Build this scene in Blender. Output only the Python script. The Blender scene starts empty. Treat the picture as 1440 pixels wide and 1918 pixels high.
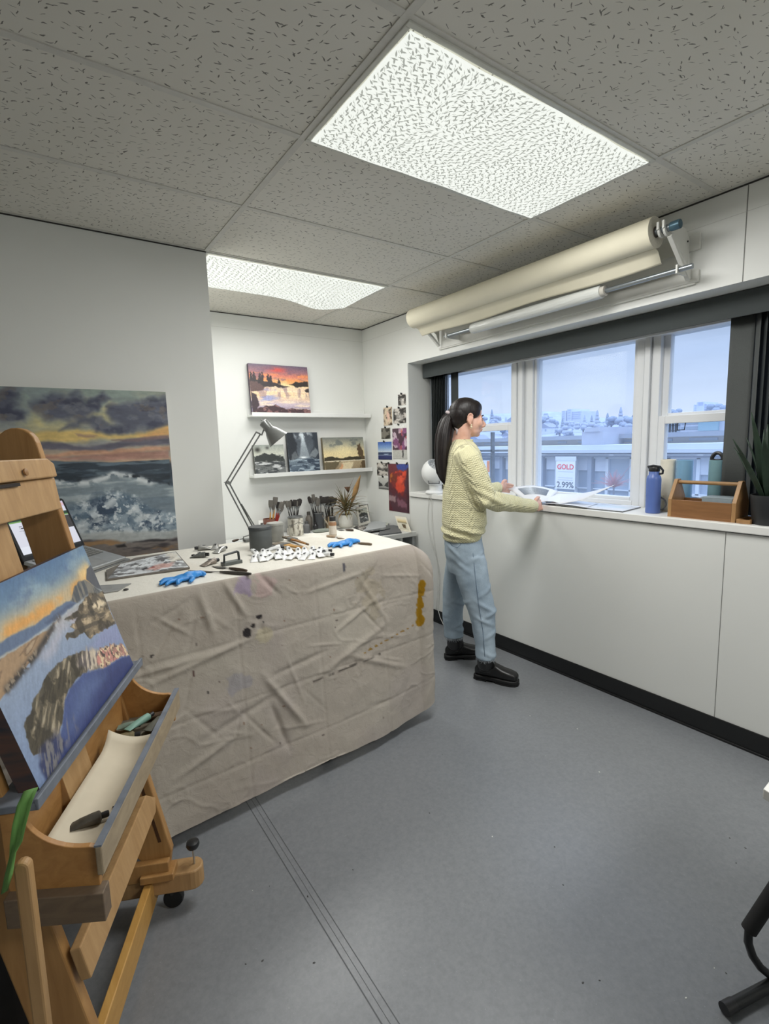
import bpy, bmesh, math, random
import numpy as np
from mathutils import Vector, Matrix, Quaternion
random.seed(7)
PI = math.pi
SC = bpy.context.scene
COL = SC.collection
# ---------------------------------------------------------------- camera model (used to measure the room)
F = 944.364
YAW, PITCH, ROLL = 0.60276281, -0.13192553, -0.02722552
CAM = Vector((0, 0, 1.481))
_f = Vector((math.sin(YAW)*math.cos(PITCH), math.cos(YAW)*math.cos(PITCH), math.sin(PITCH)))
_r = Vector((math.cos(YAW), -math.sin(YAW), 0)); _u = _r.cross(_f)
CR = _r*math.cos(ROLL)+_u*math.sin(ROLL); CU = -_r*math.sin(ROLL)+_u*math.cos(ROLL); CF = _f
def ray(px, py): return CR*((px-720)/F) - CU*((py-959)/F) + CF
def onpl(px, py, n, c):
    d = ray(px, py); n = Vector(n); t = (c-n.dot(CAM))/n.dot(d); return CAM+d*t
def atX(px, py, x): return onpl(px, py, (1,0,0), x)
def atY(px, py, y): return onpl(px, py, (0,1,0), y)
def atZ(px, py, z): return onpl(px, py, (0,0,1), z)
V = Vector
# room numbers (metres)
XW, YB, YL, XC, HC = 2.648, 4.14, 2.945, 0.886, 2.561
# ---------------------------------------------------------------- colours and materials
def lin(c): return tuple((v/12.92 if v <= 0.04045 else ((v+0.055)/1.055)**2.4) for v in c)
def rgb(r, g, b): return lin((r/255, g/255, b/255))
class NT:
    def __init__(s, name):
        s.m = bpy.data.materials.new(name); s.m.use_nodes = True
        s.t = s.m.node_tree; s.b = s.t.nodes['Principled BSDF']; s.o = s.t.nodes['Material Output']
    def n(s, typ, **kw):
        x = s.t.nodes.new(typ)
        for k, v in kw.items():
            if k.startswith('_'): x.inputs[k[1:].replace('_', ' ')].default_value = v
            else: setattr(x, k, v)
        return x
    def l(s, a, b): s.t.links.new(a, b)
    def math(s, op, a, b=None, c=None, clamp=False):
        x = s.t.nodes.new('ShaderNodeMath'); x.operation = op; x.use_clamp = clamp
        for i, v in enumerate((a, b, c)):
            if v is None: continue
            if isinstance(v, (int, float)): x.inputs[i].default_value = v
            else: s.l(v, x.inputs[i])
        return x.outputs[0]
    def coord(s, kind='Object', scale=(1,1,1), rot=(0,0,0)):
        c = s.n('ShaderNodeTexCoord'); m = s.n('ShaderNodeMapping')
        m.inputs['Scale'].default_value = scale; m.inputs['Rotation'].default_value = rot
        s.l(c.outputs[kind], m.inputs['Vector']); return m.outputs[0]
    def noise(s, vec, scale=5, detail=4, rough=.5, dist=0):
        x = s.n('ShaderNodeTexNoise'); x.inputs['Scale'].default_value = scale; x.inputs['Detail'].default_value = detail
        x.inputs['Roughness'].default_value = rough; x.inputs['Distortion'].default_value = dist
        s.l(vec, x.inputs['Vector']); return x.outputs['Fac']
    def ramp(s, fac, stops):
        x = s.n('ShaderNodeValToRGB'); e = x.color_ramp.elements
        while len(e) < len(stops): e.new(.5)
        for k, (p, c) in zip(e, stops): k.position = p; k.color = (*c, 1)
        s.l(fac, x.inputs[0]); return x.outputs[0]
    def mix(s, fac, a, b):
        x = s.n('ShaderNodeMix', data_type='RGBA')
        for i, v in ((0, fac), (6, a), (7, b)):
            if isinstance(v, (int, float)): x.inputs[i].default_value = v
            elif isinstance(v, tuple): x.inputs[i].default_value = (*v, 1)
            else: s.l(v, x.inputs[i])
        return x.outputs[2]
    def bump(s, h, strength=.2, dist=.01):
        x = s.n('ShaderNodeBump'); x.inputs['Strength'].default_value = strength; x.inputs['Distance'].default_value = dist
        s.l(h, x.inputs['Height']); s.l(x.outputs[0], s.b.inputs['Normal'])
    def set(s, **kw):
        for k, v in kw.items():
            i = s.b.inputs[k.replace('_', ' ')]
            if hasattr(v, 'links') or isinstance(v, bpy.types.NodeSocket): s.l(v, i)
            elif isinstance(v, tuple) and len(v) == 3: i.default_value = (*v, 1)
            else: i.default_value = v
        return s
MATS = {}
def simple(name, c, rough=.5, metal=0, var=.06, scale=30, bump=0, spec=None, **kw):
    """plain procedural material: colour with a little noise variation"""
    if name in MATS: return MATS[name]
    t = NT(name); base = rgb(*c)
    nz = t.noise(t.coord(), scale, 3)
    col = t.ramp(nz, [(.25, tuple(v*(1-var) for v in base)), (.75, tuple(min(1, v*(1+var)) for v in base))])
    t.set(Base_Color=col, Roughness=rough, Metallic=metal)
    if spec is not None: t.set(**{'Specular_IOR_Level': spec})
    for k, v in kw.items(): t.set(**{k: v})
    if bump: t.bump(nz, bump, .003)
    MATS[name] = t.m; return t.m
def wood(name, c1, c2, rough=.45, axis=2, scale=1.0):
    if name in MATS: return MATS[name]
    t = NT(name); sc = [14*scale]*3; sc[axis] = 1.2*scale
    v = t.coord('Object', tuple(sc))
    nz = t.noise(v, 3.0, 5, .6, 1.2); n2 = t.noise(t.coord('Object', (3,3,3)), 2.2, 3)
    a = t.ramp(nz, [(.3, rgb(*c1)), (.7, rgb(*c2))])
    col = t.mix(t.math('MULTIPLY', n2, .35), a, rgb(*[x*.72 for x in c1]))
    t.set(Base_Color=col, Roughness=rough); t.bump(nz, .12, .001)
    MATS[name] = t.m; return t.m
def paintmat(name='painted_surface', rough=.45, bump=.25):
    if name in MATS: return MATS[name]
    t = NT(name); a = t.n('ShaderNodeAttribute', attribute_name='Col')
    t.set(Base_Color=a.outputs['Color'], Roughness=rough)
    t.bump(t.noise(t.coord('Object', (60,60,60)), 2, 4), bump, .001)
    MATS[name] = t.m; return t.m
# ---------------------------------------------------------------- mesh helpers
class MB:
    def __init__(s): s.v = []; s.f = []; s.mi = []
    def add(s, vs, fs, m=0):
        o = len(s.v); s.v += [tuple(v) for v in vs]
        for f in fs: s.f.append(tuple(i+o for i in f)); s.mi.append(m)
    def hexa(s, p, m=0):   # 8 points: bottom ring 0-3, top ring 4-7
        s.add(p, [(3,2,1,0), (4,5,6,7), (0,1,5,4), (1,2,6,5), (2,3,7,6), (3,0,4,7)], m)
    def box(s, x0, x1, y0, y1, z0, z1, m=0):
        s.hexa([(x0,y0,z0),(x1,y0,z0),(x1,y1,z0),(x0,y1,z0),(x0,y0,z1),(x1,y0,z1),(x1,y1,z1),(x0,y1,z1)], m)
    def obox(s, c, ax, ay, az, hx, hy, hz, m=0):
        c = V(c); ax = V(ax)*hx; ay = V(ay)*hy; az = V(az)*hz
        s.hexa([c-ax-ay-az, c+ax-ay-az, c+ax+ay-az, c-ax+ay-az, c-ax-ay+az, c+ax-ay+az, c+ax+ay+az, c-ax+ay+az], m)
    def beam(s, a, b, side, up, hs, hu, m=0):
        """bar from a to b; half sizes hs along 'side', hu along 'up'"""
        a = V(a); b = V(b); sd = V(side)*hs; u = V(up)*hu
        s.hexa([a-sd-u, a+sd-u, a+sd+u, a-sd+u, b-sd-u, b+sd-u, b+sd+u, b-sd+u], m)
    def prism(s, poly, vec, m=0):
        n = len(poly); vec = V(vec); vs = [V(p) for p in poly]+[V(p)+vec for p in poly]
        s.add(vs, [tuple(range(n))[::-1], tuple(range(n, 2*n))]+[(i, (i+1) % n, n+(i+1) % n, n+i) for i in range(n)], m)
    def loft(s, rings, cap=True, m=0, closed=True):
        n = len(rings[0]); vs = [p for r in rings for p in r]; fs = []
        for k in range(len(rings)-1):
            for i in range(n if closed else n-1):
                j = (i+1) % n; fs.append((k*n+i, k*n+j, (k+1)*n+j, (k+1)*n+i))
        if cap: fs += [tuple(range(n))[::-1], tuple(range((len(rings)-1)*n, len(rings)*n))]
        s.add(vs, fs, m)
    def tube(s, pts, r, seg=8, m=0, cap=True, flat=None):
        pts = [V(p) for p in pts]; n = len(pts); rr = r if hasattr(r, '__len__') else [r]*n
        tan = [(pts[min(i+1, n-1)]-pts[max(i-1, 0)]).normalized() for i in range(n)]
        up = V((0,0,1)) if abs(tan[0].z) < .9 else V((1,0,0))
        a = tan[0].cross(up).normalized(); rings = []
        for i in range(n):
            if i: a = (a-tan[i]*a.dot(tan[i])).normalized()
            b = tan[i].cross(a); ring = []
            for k in range(seg):
                th = 2*PI*k/seg; fb = 1 if flat is None else flat
                ring.append(pts[i]+(a*math.cos(th)+b*math.sin(th)*fb)*rr[i])
            rings.append(ring)
        s.loft(rings, cap, m)
    def lathe(s, prof, o=(0,0,0), ax=(0,0,1), seg=28, m=0):
        ax = V(ax).normalized(); t = V((1,0,0)) if abs(ax.x) < .9 else V((0,1,0))
        a = ax.cross(t).normalized(); b = ax.cross(a); o = V(o); rings = []
        for r, z in prof: rings.append([o+ax*z+(a*math.cos(2*PI*k/seg)+b*math.sin(2*PI*k/seg))*max(r, 1e-5) for k in range(seg)])
        s.loft(rings, True, m)
    def ell(s, c, rad, rot=None, seg=20, rings=12, m=0):
        c = V(c); R = rot or Matrix.Identity(3); out = []
        for i in range(1, rings):
            ph = PI*i/rings
            out.append([c+R@V((rad[0]*math.sin(ph)*math.cos(2*PI*k/seg), rad[1]*math.sin(ph)*math.sin(2*PI*k/seg), -rad[2]*math.cos(ph))) for k in range(seg)])
        s.loft(out, True, m)
    def grid(s, P, m=0):   # P[i][j] points
        h = len(P); w = len(P[0])
        s.add([p for r in P for p in r], [(i*w+j, i*w+j+1, (i+1)*w+j+1, (i+1)*w+j) for i in range(h-1) for j in range(w-1)], m)
    def mesh(s, name):
        me = bpy.data.meshes.new(name); me.from_pydata(s.v, [], s.f)
        me.polygons.foreach_set('material_index', s.mi)
        bm = bmesh.new(); bm.from_mesh(me); bmesh.ops.recalc_face_normals(bm, faces=bm.faces); bm.to_mesh(me); bm.free()
        return me
    def build(s, name, mats, parent=None, smooth=40, bevel=0, solid=0, sub=0, remesh=0, relax=0):
        me = s.mesh(name)
        if remesh: me = voxel(me, remesh, relax)
        return link(me, name, mats, parent, smooth, bevel, solid, sub)
def voxel(me, size, relax=0):
    o = bpy.data.objects.new('tmp', me); COL.objects.link(o)
    r = o.modifiers.new('r', 'REMESH'); r.mode = 'VOXEL'; r.voxel_size = size
    if relax:
        sm = o.modifiers.new('s', 'SMOOTH'); sm.iterations = relax; sm.factor = .5
    dg = bpy.context.evaluated_depsgraph_get()
    out = bpy.data.meshes.new_from_object(o.evaluated_get(dg)); bpy.data.objects.remove(o); out.materials.clear()
    return out
def link(me, name, mats, parent=None, smooth=40, bevel=0, solid=0, sub=0):
    for m in (mats if isinstance(mats, (list, tuple)) else [mats]): me.materials.append(m)
    if smooth:
        me.shade_smooth()
        if smooth < 180: me.set_sharp_from_angle(angle=math.radians(smooth))
    o = bpy.data.objects.new(name, me); COL.objects.link(o)
    if parent is not None:
        o.parent = parent; o.matrix_parent_inverse = Matrix.Translation(-world_off(parent))   # part meshes are laid out in room coordinates
    else:
        co = np.empty(len(me.vertices)*3, dtype=np.float32); me.vertices.foreach_get('co', co); co = co.reshape(-1, 3)
        lo, hi = co.min(0), co.max(0); c = np.array([(lo[0]+hi[0])/2, (lo[1]+hi[1])/2, lo[2]], dtype=np.float32)
        me.vertices.foreach_set('co', (co-c).ravel()); o.location = V([float(x) for x in c])
    if bevel:
        b = o.modifiers.new('bevel', 'BEVEL'); b.width = bevel; b.segments = 2; b.limit_method = 'ANGLE'; b.harden_normals = False
    if solid:
        b = o.modifiers.new('solid', 'SOLIDIFY'); b.thickness = solid; b.offset = 0
    if sub:
        b = o.modifiers.new('sub', 'SUBSURF'); b.levels = sub; b.render_levels = sub
    return o
def world_off(p):
    """world translation of a (never rotated) parent"""
    return p.location.copy() if p.parent is None else world_off(p.parent)+p.matrix_parent_inverse.translation+p.location
def tag(o, label, cat, group=None, kind=None):
    o['label'] = label; o['category'] = cat
    if group: o['group'] = group
    if kind: o['kind'] = kind
    return o
def thing(name, label, cat, loc, group=None):
    o = bpy.data.objects.new(name, None); COL.objects.link(o); o.location = V(loc); o.empty_display_size = .05
    return tag(o, label, cat, group)
def struct(o): o['kind'] = 'structure'; return o
# ---------------------------------------------------------------- numpy noise and painted panels
def _h(ix, iy, s):
    n = (ix.astype(np.int64)*374761393+iy.astype(np.int64)*668265263+s*974634777) & 0x7fffffff
    n = ((n ^ (n >> 13))*1274126177) & 0x7fffffff
    return ((n ^ (n >> 16)) & 0xffff)/65535.0
def vn(x, y, s=0):
    xi = np.floor(x); yi = np.floor(y); fx = x-xi; fy = y-yi
    fx = fx*fx*(3-2*fx); fy = fy*fy*(3-2*fy)
    a = _h(xi, yi, s); b = _h(xi+1, yi, s); c = _h(xi, yi+1, s); d = _h(xi+1, yi+1, s)
    return a+(b-a)*fx+(c-a)*fy+(a-b-c+d)*fx*fy
def fbm(x, y, s=0, o=5, g=.5):
    t = 0; a = 1; n = 0
    for k in range(o): t = t+a*vn(x*2**k+17*k, y*2**k+31*k, s+k); n += a; a *= g
    return t/n
def ss(a, b, x): t = np.clip((x-a)/(b-a), 0, 1); return t*t*(3-2*t)
class Paint:
    """a little painter: u to the right, v downward, colours in sRGB 0-255"""
    def __init__(s, W, H, asp, bg=(128,128,128)):
        s.W, s.H = W, H
        s.u, s.v = np.meshgrid(np.linspace(0, 1, W), np.linspace(0, 1, H)); s.x = s.u*asp; s.y = s.v; s.asp = asp
        s.c = np.zeros((H, W, 3))+np.array(bg, float)
    def put(s, mask, col): 
        col = np.array(col, float) if not isinstance(col, np.ndarray) else col
        s.c = s.c*(1-mask[..., None])+col*mask[..., None]
    def grad(s, stops, par=None):
        par = s.v if par is None else par
        ps = [p for p, _ in stops]
        s.c = np.stack([np.interp(par, ps, [c[k] for _, c in stops]) for k in range(3)], -1)
    def n(s, sx, sy, seed=0, o=5, g=.5): return fbm(s.x*sx, s.y*sy, seed, o, g)
    def poly(s, pts, soft=.01, wob=.02, f=14, seed=1):
        """soft-edged mask of a polygon given in (u, v)"""
        x = s.x+wob*(s.n(f, f, seed, 4)-.5)*2; y = s.y+wob*(s.n(f, f, seed+50, 4)-.5)*2
        ins = np.zeros(x.shape, bool); dist = np.full(x.shape, 9.0); q = [(u*s.asp, v) for u, v in pts]
        for (x0, y0), (x1, y1) in zip(q, q[1:]+q[:1]):
            dx, dy = x1-x0, y1-y0; k = np.clip(((x-x0)*dx+(y-y0)*dy)/(dx*dx+dy*dy+1e-12), 0, 1)
            dist = np.minimum(dist, np.hypot(x-x0-k*dx, y-y0-k*dy))
            c = (y0 > y) != (y1 > y); ins ^= c & (x < dx*(y-y0)/(dy if abs(dy) > 1e-9 else 1e-9)+x0)
        return ss(-soft, soft, np.where(ins, dist, -dist))
    def line(s, pts, w):
        dist = np.full(s.x.shape, 9.0); q = [(u*s.asp, v) for u, v in pts]
        for (x0, y0), (x1, y1) in zip(q, q[1:]):
            dx, dy = x1-x0, y1-y0; k = np.clip(((s.x-x0)*dx+(s.y-y0)*dy)/(dx*dx+dy*dy+1e-12), 0, 1)
            dist = np.minimum(dist, np.hypot(s.x-x0-k*dx, s.y-y0-k*dy))
        return np.exp(-(dist/w)**2)
    def speck(s, amt, sx=40, sy=40, seed=9):
        s.c = np.clip(s.c*(1+amt*(s.n(sx, sy, seed, 4)-.5)*2)[..., None], 0, 255)
def panel(P, name, parent, o, ux, vx, mat=None, lift=0, warp=None):
    """mesh grid at origin o (top-left), ux = full width vector, vx = full downward vector; colours from P"""
    o = V(o); ux = np.array(ux); vx = np.array(vx); H, W = P.H, P.W
    pts = np.array(o)[None, None]+P.u[..., None]*ux+P.v[..., None]*vx
    if warp is not None: pts = pts+warp
    idx = np.arange(H*W).reshape(H, W)
    f = np.stack([idx[:-1, :-1], idx[1:, :-1], idx[1:, 1:], idx[:-1, 1:]], -1).reshape(-1, 4)
    me = bpy.data.meshes.new(name); me.vertices.add(H*W); me.vertices.foreach_set('co', pts.astype(np.float32).ravel())
    me.loops.add(f.size); me.loops.foreach_set('vertex_index', f.ravel().astype(np.int32))
    me.polygons.add(len(f)); me.polygons.foreach_set('loop_start', np.arange(0, f.size, 4).astype(np.int32)); 
    me.update(calc_edges=True); me.validate()
    col_attr(me, P.c.reshape(-1, 3))
    return link(me, name, mat or paintmat(), parent, 180)
def col_attr(me, c):
    c = np.clip(c/255, 0, 1); c = np.where(c <= .04045, c/12.92, ((c+.055)/1.055)**2.4)
    a = me.color_attributes.new('Col', 'FLOAT_COLOR', 'POINT')
    a.data.foreach_set('color', np.concatenate([c, np.ones((len(c), 1))], 1).astype(np.float32).ravel())
# ================================================================ ROOM SHELL
WALL = simple('wall_paint', (226,227,223), .55, var=.012, scale=3, bump=.03)
TRIMW = simple('white_trim', (232,232,228), .4, var=.01)
def ceiling_mat():
    t = NT('fissured_ceiling_tile'); co = t.coord('Object')
    base = rgb(224,221,212)
    mask = None
    for sc, off, thr in ((21, 0, .05), (27, 3.7, .045)):
        mp = t.n('ShaderNodeMapping'); mp.inputs['Location'].default_value = (off, off*.7, 0); t.l(co, mp.inputs[0])
        wob = t.n('ShaderNodeTexNoise'); wob.inputs['Scale'].default_value = 45; wob.inputs['Detail'].default_value = 2; t.l(mp.outputs[0], wob.inputs['Vector'])
        wm = t.n('ShaderNodeVectorMath', operation='SUBTRACT'); t.l(wob.outputs['Color'], wm.inputs[0]); wm.inputs[1].default_value = (.5,.5,.5)
        ws = t.n('ShaderNodeVectorMath', operation='SCALE'); ws.inputs['Scale'].default_value = .016; t.l(wm.outputs[0], ws.inputs[0])
        ad = t.n('ShaderNodeVectorMath', operation='ADD'); t.l(mp.outputs[0], ad.inputs[0]); t.l(ws.outputs[0], ad.inputs[1])
        vo = t.n('ShaderNodeTexVoronoi', voronoi_dimensions='2D'); vo.inputs['Scale'].default_value = sc; vo.inputs['Randomness'].default_value = .85
        t.l(ad.outputs[0], vo.inputs['Vector'])
        sb = t.n('ShaderNodeVectorMath', operation='SUBTRACT'); t.l(ad.outputs[0], sb.inputs[0]); t.l(vo.outputs['Position'], sb.inputs[1])
        sp = t.n('ShaderNodeSeparateXYZ'); t.l(sb.outputs[0], sp.inputs[0])
        sc_ = t.n('ShaderNodeSeparateColor'); t.l(vo.outputs['Color'], sc_.inputs[0])
        ang = t.math('MULTIPLY_ADD', sc_.outputs[0], 2.2, -1.5)
        ca = t.math('COSINE', ang); sa = t.math('SINE', ang)
        lx = t.math('ADD', t.math('MULTIPLY', sp.outputs[0], ca), t.math('MULTIPLY', sp.outputs[1], sa))
        ly = t.math('SUBTRACT', t.math('MULTIPLY', sp.outputs[1], ca), t.math('MULTIPLY', sp.outputs[0], sa))
        ln = t.math('MULTIPLY_ADD', sc_.outputs[1] , .0085, .0045); wd = t.math('MULTIPLY_ADD', sc_.outputs[2], .0014, .0009)
        e = t.math('ADD', t.math('POWER', t.math('DIVIDE', lx, ln), 2), t.math('POWER', t.math('DIVIDE', ly, wd), 2))
        m = t.math('SUBTRACT', 1.0, t.math('SMOOTH_MIN', e, 1.0, .1), clamp=True)
        m = t.math('MULTIPLY', m, 2.2, clamp=True)
        mask = m if mask is None else t.math('MAXIMUM', mask, m)
    st = t.ramp(t.noise(t.coord('Object'), 1.1, 4), [(.3, base), (.75, rgb(210,207,196))])
    t.set(Base_Color=t.mix(t.math('MULTIPLY', mask, .85), st, rgb(84,82,76)), Roughness=.9)
    return t.m
b = MB(); b.box(-2.6, XW+.1, -2.6, YB+.1, HC, HC+.06); struct(b.build('ceiling', ceiling_mat()))
TEE = simple('ceiling_tee', (204,202,194), .5); GAP_SHADOW = simple('dark_gap_and_shadow', (52,50,47), .8)
yl = [YL-.6055*k for k in range(10)]+[YL+.6]; xl = [.887, 2.112, -.335, -1.56]
b = MB()
for x in xl:
    b.box(x-.012, x+.012, -2.6, YB, HC-.004, HC+.01); b.box(x+.012, x+.0145, -2.6, YB, HC-.0012, HC+.01, 1)
for y in yl:
    if y < -2.5: continue
    b.box(-2.6, XW, y-.012, y+.012, HC-.0035, HC+.01); b.box(-2.6, XW, y+.012, y+.0145, HC-.0012, HC+.01, 1)
struct(b.build('trim_1', [TEE, GAP_SHADOW], smooth=0))
b = MB()   # wall angle round the room, with its shadow line drawn as a dark strip
for x0, x1, y0, y1 in ((XW-.02, XW, -2.6, YB), (XC, XW, YB-.02, YB), (-2.6, XC+.0, YL-.02, YL)):
    b.box(x0, x1, y0, y1, HC-.003, HC+.004)
for x0, x1, y0, y1 in ((XW-.004, XW+.001, -2.6, YB), (XC, XW, YB-.004, YB+.001), (-2.6, XC, YL-.004, YL+.001)):
    b.box(x0, x1, y0, y1, HC-.009, HC-.003, 1)
struct(b.build('trim_2', [TEE, GAP_SHADOW], smooth=0))
# floor: grey sheet vinyl with fine flecks
t = NT('grey_vinyl_floor'); co = t.coord('Object')
f1 = t.noise(co, 60, 6, .7); f2 = t.noise(co, 1.2, 4); f3 = t.noise(co, 190, 2)
c = t.ramp(f1, [(.35, rgb(119,122,126)), (.65, rgb(131,134,138))])
c = t.mix(t.math('MULTIPLY', f2, .3), c, rgb(122,124,127))
c = t.mix(t.math('GREATER_THAN', f3, .74), c, rgb(146,150,154))
t.set(Base_Color=c, Roughness=t.math('MULTIPLY_ADD', f2, .16, .25)); t.set(**{'Specular_IOR_Level': .5}); t.bump(f1, .05, .001)
b = MB(); b.box(-2.6, XW+.3, -2.6, YB+.3, -.06, 0); struct(b.build('floor', t.m))
SEAM = simple('dark_seam', (84,87,90), .6)
b = MB()
for a, e, w in (((478,1530), (715,1918), .0016), ((500,1528), (748,1918), .0012), ((490,1529), (731,1918), .0007)):
    p = atZ(*a, 0); q = atZ(*e, 0); d = (q-p).normalized(); q = q+d*1.2; p = p-d*.25; n = V((-d.y, d.x, 0))*w
    b.add([p-n+V((0,0,.0006)), p+n+V((0,0,.0006)), q+n+V((0,0,.0006)), q-n+V((0,0,.0006))], [(0,1,2,3)])
struct(b.build('trim_3', SEAM, smooth=0))
b = MB()
rs = random.Random(3)
for k in range(26):
    px, py = rs.uniform(430, 1400), rs.uniform(1330, 1880)
    p = atZ(px, py, 0); r = rs.uniform(.0018, .0045)
    b.ell(p+V((0,0,.0005)), (r, r*.6, .0008), Matrix.Rotation(rs.uniform(0,3), 3, 'Z'), 8, 5, 0 if rs.random() < .4 else 1)
tag(b.build('paint_specks', [simple('pale_speck', (214,214,208), .6), simple('dark_speck', (62,62,62), .6)]), 'small dried paint specks scattered over the grey vinyl floor', 'paint specks', kind='stuff')
# walls
YJ, YJ2, ZS, ZT = 3.445, .40, 1.075, 2.153
b = MB()
b.box(XW, 3.10, -2.6, YB+.3, 0, 1.03); b.box(XW, 3.10, -2.6, YB+.3, ZT, 2.75)
b.box(XW, 3.10, YJ, YB+.3, 1.03, ZT); b.box(XW, 3.10, -2.6, YJ2, 1.03, ZT)
struct(b.build('wall_right', WALL, smooth=0))
b = MB(); b.box(XC, XW, YB, YB+.12, 0, 2.62); struct(b.build('wall_back', WALL, smooth=0))
b = MB(); b.box(-2.6, XC, YL, YB+.12, 0, 2.62); struct(b.build('wall_left', WALL, smooth=0))
b = MB(); b.box(-2.72, -2.6, -2.72, YL, 0, 2.62); struct(b.build('wall_west', WALL, smooth=0))
b = MB(); b.box(-2.6, XW, -2.72, -2.6, 0, 2.62); struct(b.build('wall_front', WALL, smooth=0))
LINE = simple('panel_joint', (120,120,116), .7); FAINT = simple('faint_joint', (196,196,191), .7)
b = MB()   # joints between the wall panels
x = XW-.0006
b.box(x, XW+.001, 1.0135, 1.0165, .10, 1.03); b.box(x, XW+.001, 1.010, 1.014, ZT, HC-.01)
b.box(x, XW+.001, 3.452, 3.4545, .78, 1.05, 1); b.box(x, XW+.001, 3.452, 3.4545, 1.05, ZT, 1)
b.box(x, XW+.001, -2.6, YB, 2.443, 2.4445, 1); b.box(XC, XW, YB-.0006, YB+.001, 2.443, 2.445, 1)
struct(b.build('trim_4', [LINE, FAINT], smooth=0))
BLACKB = simple('black_rubber_base', (26,27,28), .35)
b = MB(); b.box(XW-.008, XW, -2.6, YB, 0, .104); b.box(XW-.016, XW-.008, -2.6, YB, 0, .012)
struct(b.build('baseboard_right', BLACKB, smooth=0, bevel=.003))
b = MB(); b.box(XC, XW-.01, YB-.008, YB, 0, .104); struct(b.build('baseboard_back', BLACKB, smooth=0))
b = MB(); b.box(-2.6, XC+.008, YL-.008, YL, 0, .104); struct(b.build('baseboard_left', BLACKB, smooth=0))
b = MB(); b.box(XW-.016, 2.96, YJ2+.001, YJ-.001, 1.036, ZS); struct(b.build('trim_5', TRIMW, smooth=0, bevel=.004))
# ================================================================ CEILING LIGHTS
COVER = NT('backlit_fabric'); COVER.set(Base_Color=rgb(176,177,172), Roughness=.8, Emission_Color=rgb(246,250,243), Emission_Strength=.83)
LEAF = NT('printed_leaf'); LEAF.set(Base_Color=rgb(96,98,92), Roughness=.8, Emission_Color=rgb(160,163,156), Emission_Strength=.95)
REAR_FILL_W = 38
def ceiling_light(x0, x1, y0, y1, label, seed, sag, watts):
    r = random.Random(seed)
    t = thing('ceiling_light', label, 'ceiling light', ((x0+x1)/2, (y0+y1)/2, HC-.03), 'leaf patterned ceiling lights')
    b = MB()
    for a in ((x0-.018, x1+.018, y0-.018, y0), (x0-.018, x1+.018, y1, y1+.018), (x0-.018, x0, y0, y1), (x1, x1+.018, y0, y1)): b.box(*a, HC-.008, HC-.001)
    b.build('frame', simple('light_frame', (205,205,196), .4), t, bevel=.002)
    def zz(u, v):
        e = min(u, 1-u)*(x1-x0); g = min(v, 1-v)*(y1-y0); d = min(e, g)
        z = HC-.010-.006*min(1, d/.05)**.5-sag(u, v)
        return z
    N, Mm = 60, 30; P = []
    for j in range(Mm+1):
        row = []
        for i in range(N+1):
            u, v = i/N, j/Mm; wx = .0015*math.sin(v*17+seed)*(1-min(1, min(u, 1-u)*12)); wy = .0015*math.sin(u*31+seed)*(1-min(1, min(v, 1-v)*12))
            row.append((x0+(x1-x0)*u+wx, y0+(y1-y0)*v+wy, zz(u, v)))
        P.append(row)
    b = MB(); b.grid(P); d = b.build('fabric_cover', COVER.m, t, 180)
    lb = MB()
    def leaf(p, a, L, w):
        ca, sa = math.cos(a), math.sin(a); pts = []
        for q, s in ((0, 0), (.3, .5), (.6, .45), (1, 0), (.6, -.45), (.3, -.5)):
            xx = p[0]+ca*L*q-sa*w*s; yy = p[1]+sa*L*q+ca*w*s
            if not (x0+.002 < xx < x1-.002 and y0+.002 < yy < y1-.002): return
            pts.append((xx, yy, zz((xx-x0)/(x1-x0), (yy-y0)/(y1-y0))-.0016))
        lb.add(pts, [(0,1,2,3,4,5)])
    st = .017; nx, ny = int((x1-x0)/st), int((y1-y0)/st)
    for i in range(nx):
        for j in range(ny):
            px = x0+(i+.5+r.uniform(-.28,.28)+.5*(j % 2))*st; py = y0+(j+.5+r.uniform(-.28,.28))*st
            a = float(fbm(np.array([px*4.]), np.array([py*4.]), 5+seed, 3)[0])*7+(.62 if (i+j) % 2 else -.62)
            leaf((px, py), a, r.uniform(.019, .025), .0058)
            leaf((px-.014*math.cos(a), py-.014*math.sin(a)), a-(.5 if (i+j) % 2 else -.5), .015, .0016)
    lb.build('leaf_print', LEAF.m, d, 0)
    L = bpy.data.lights.new('panel_or_fill_lamp', 'AREA'); L.shape = 'RECTANGLE'; L.size = (x1-x0)*.94; L.size_y = (y1-y0)*.92
    L.energy = watts; L.color = (1, .995, .97)
    o = bpy.data.objects.new('panel_or_fill_lamp', L); COL.objects.link(o); o.location = ((x0+x1)/2, (y0+y1)/2, HC-.075); 
ceiling_light(.915, 2.092, 1.150, 1.722, 'large glowing rectangular ceiling light with a leaf print cover, nearest the camera', 1, lambda u, v: .002*math.sin(u*9), 25)
ceiling_light(.905, 2.092, 2.962, 3.532, 'glowing leaf print ceiling light in the alcove, partly hidden by the wall corner', 2,
              lambda u, v: .045*math.exp(-((u-.8)/.16)**2-((v-1.0)/.35)**2)*(1 if v < .97 else .8), 19)
# added unseen ceiling panel and fill lamp behind the camera, brightening the walls
for x0, y0 in ((.91, -1.27),):
    b = MB(); b.box(x0+.02, x0+1.2, y0+.02, y0+.58, HC-.012, HC-.002); struct(b.build('rear_fill_panel', COVER.m, smooth=0))
    L = bpy.data.lights.new('panel_or_fill_lamp', 'AREA'); L.shape = 'RECTANGLE'; L.size = 1.1; L.size_y = .5; L.energy = REAR_FILL_W; L.color = (1, .995, .97)
    o = bpy.data.objects.new('panel_or_fill_lamp', L); COL.objects.link(o); o.location = (x0+.61, y0+.3, HC-.03)
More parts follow.
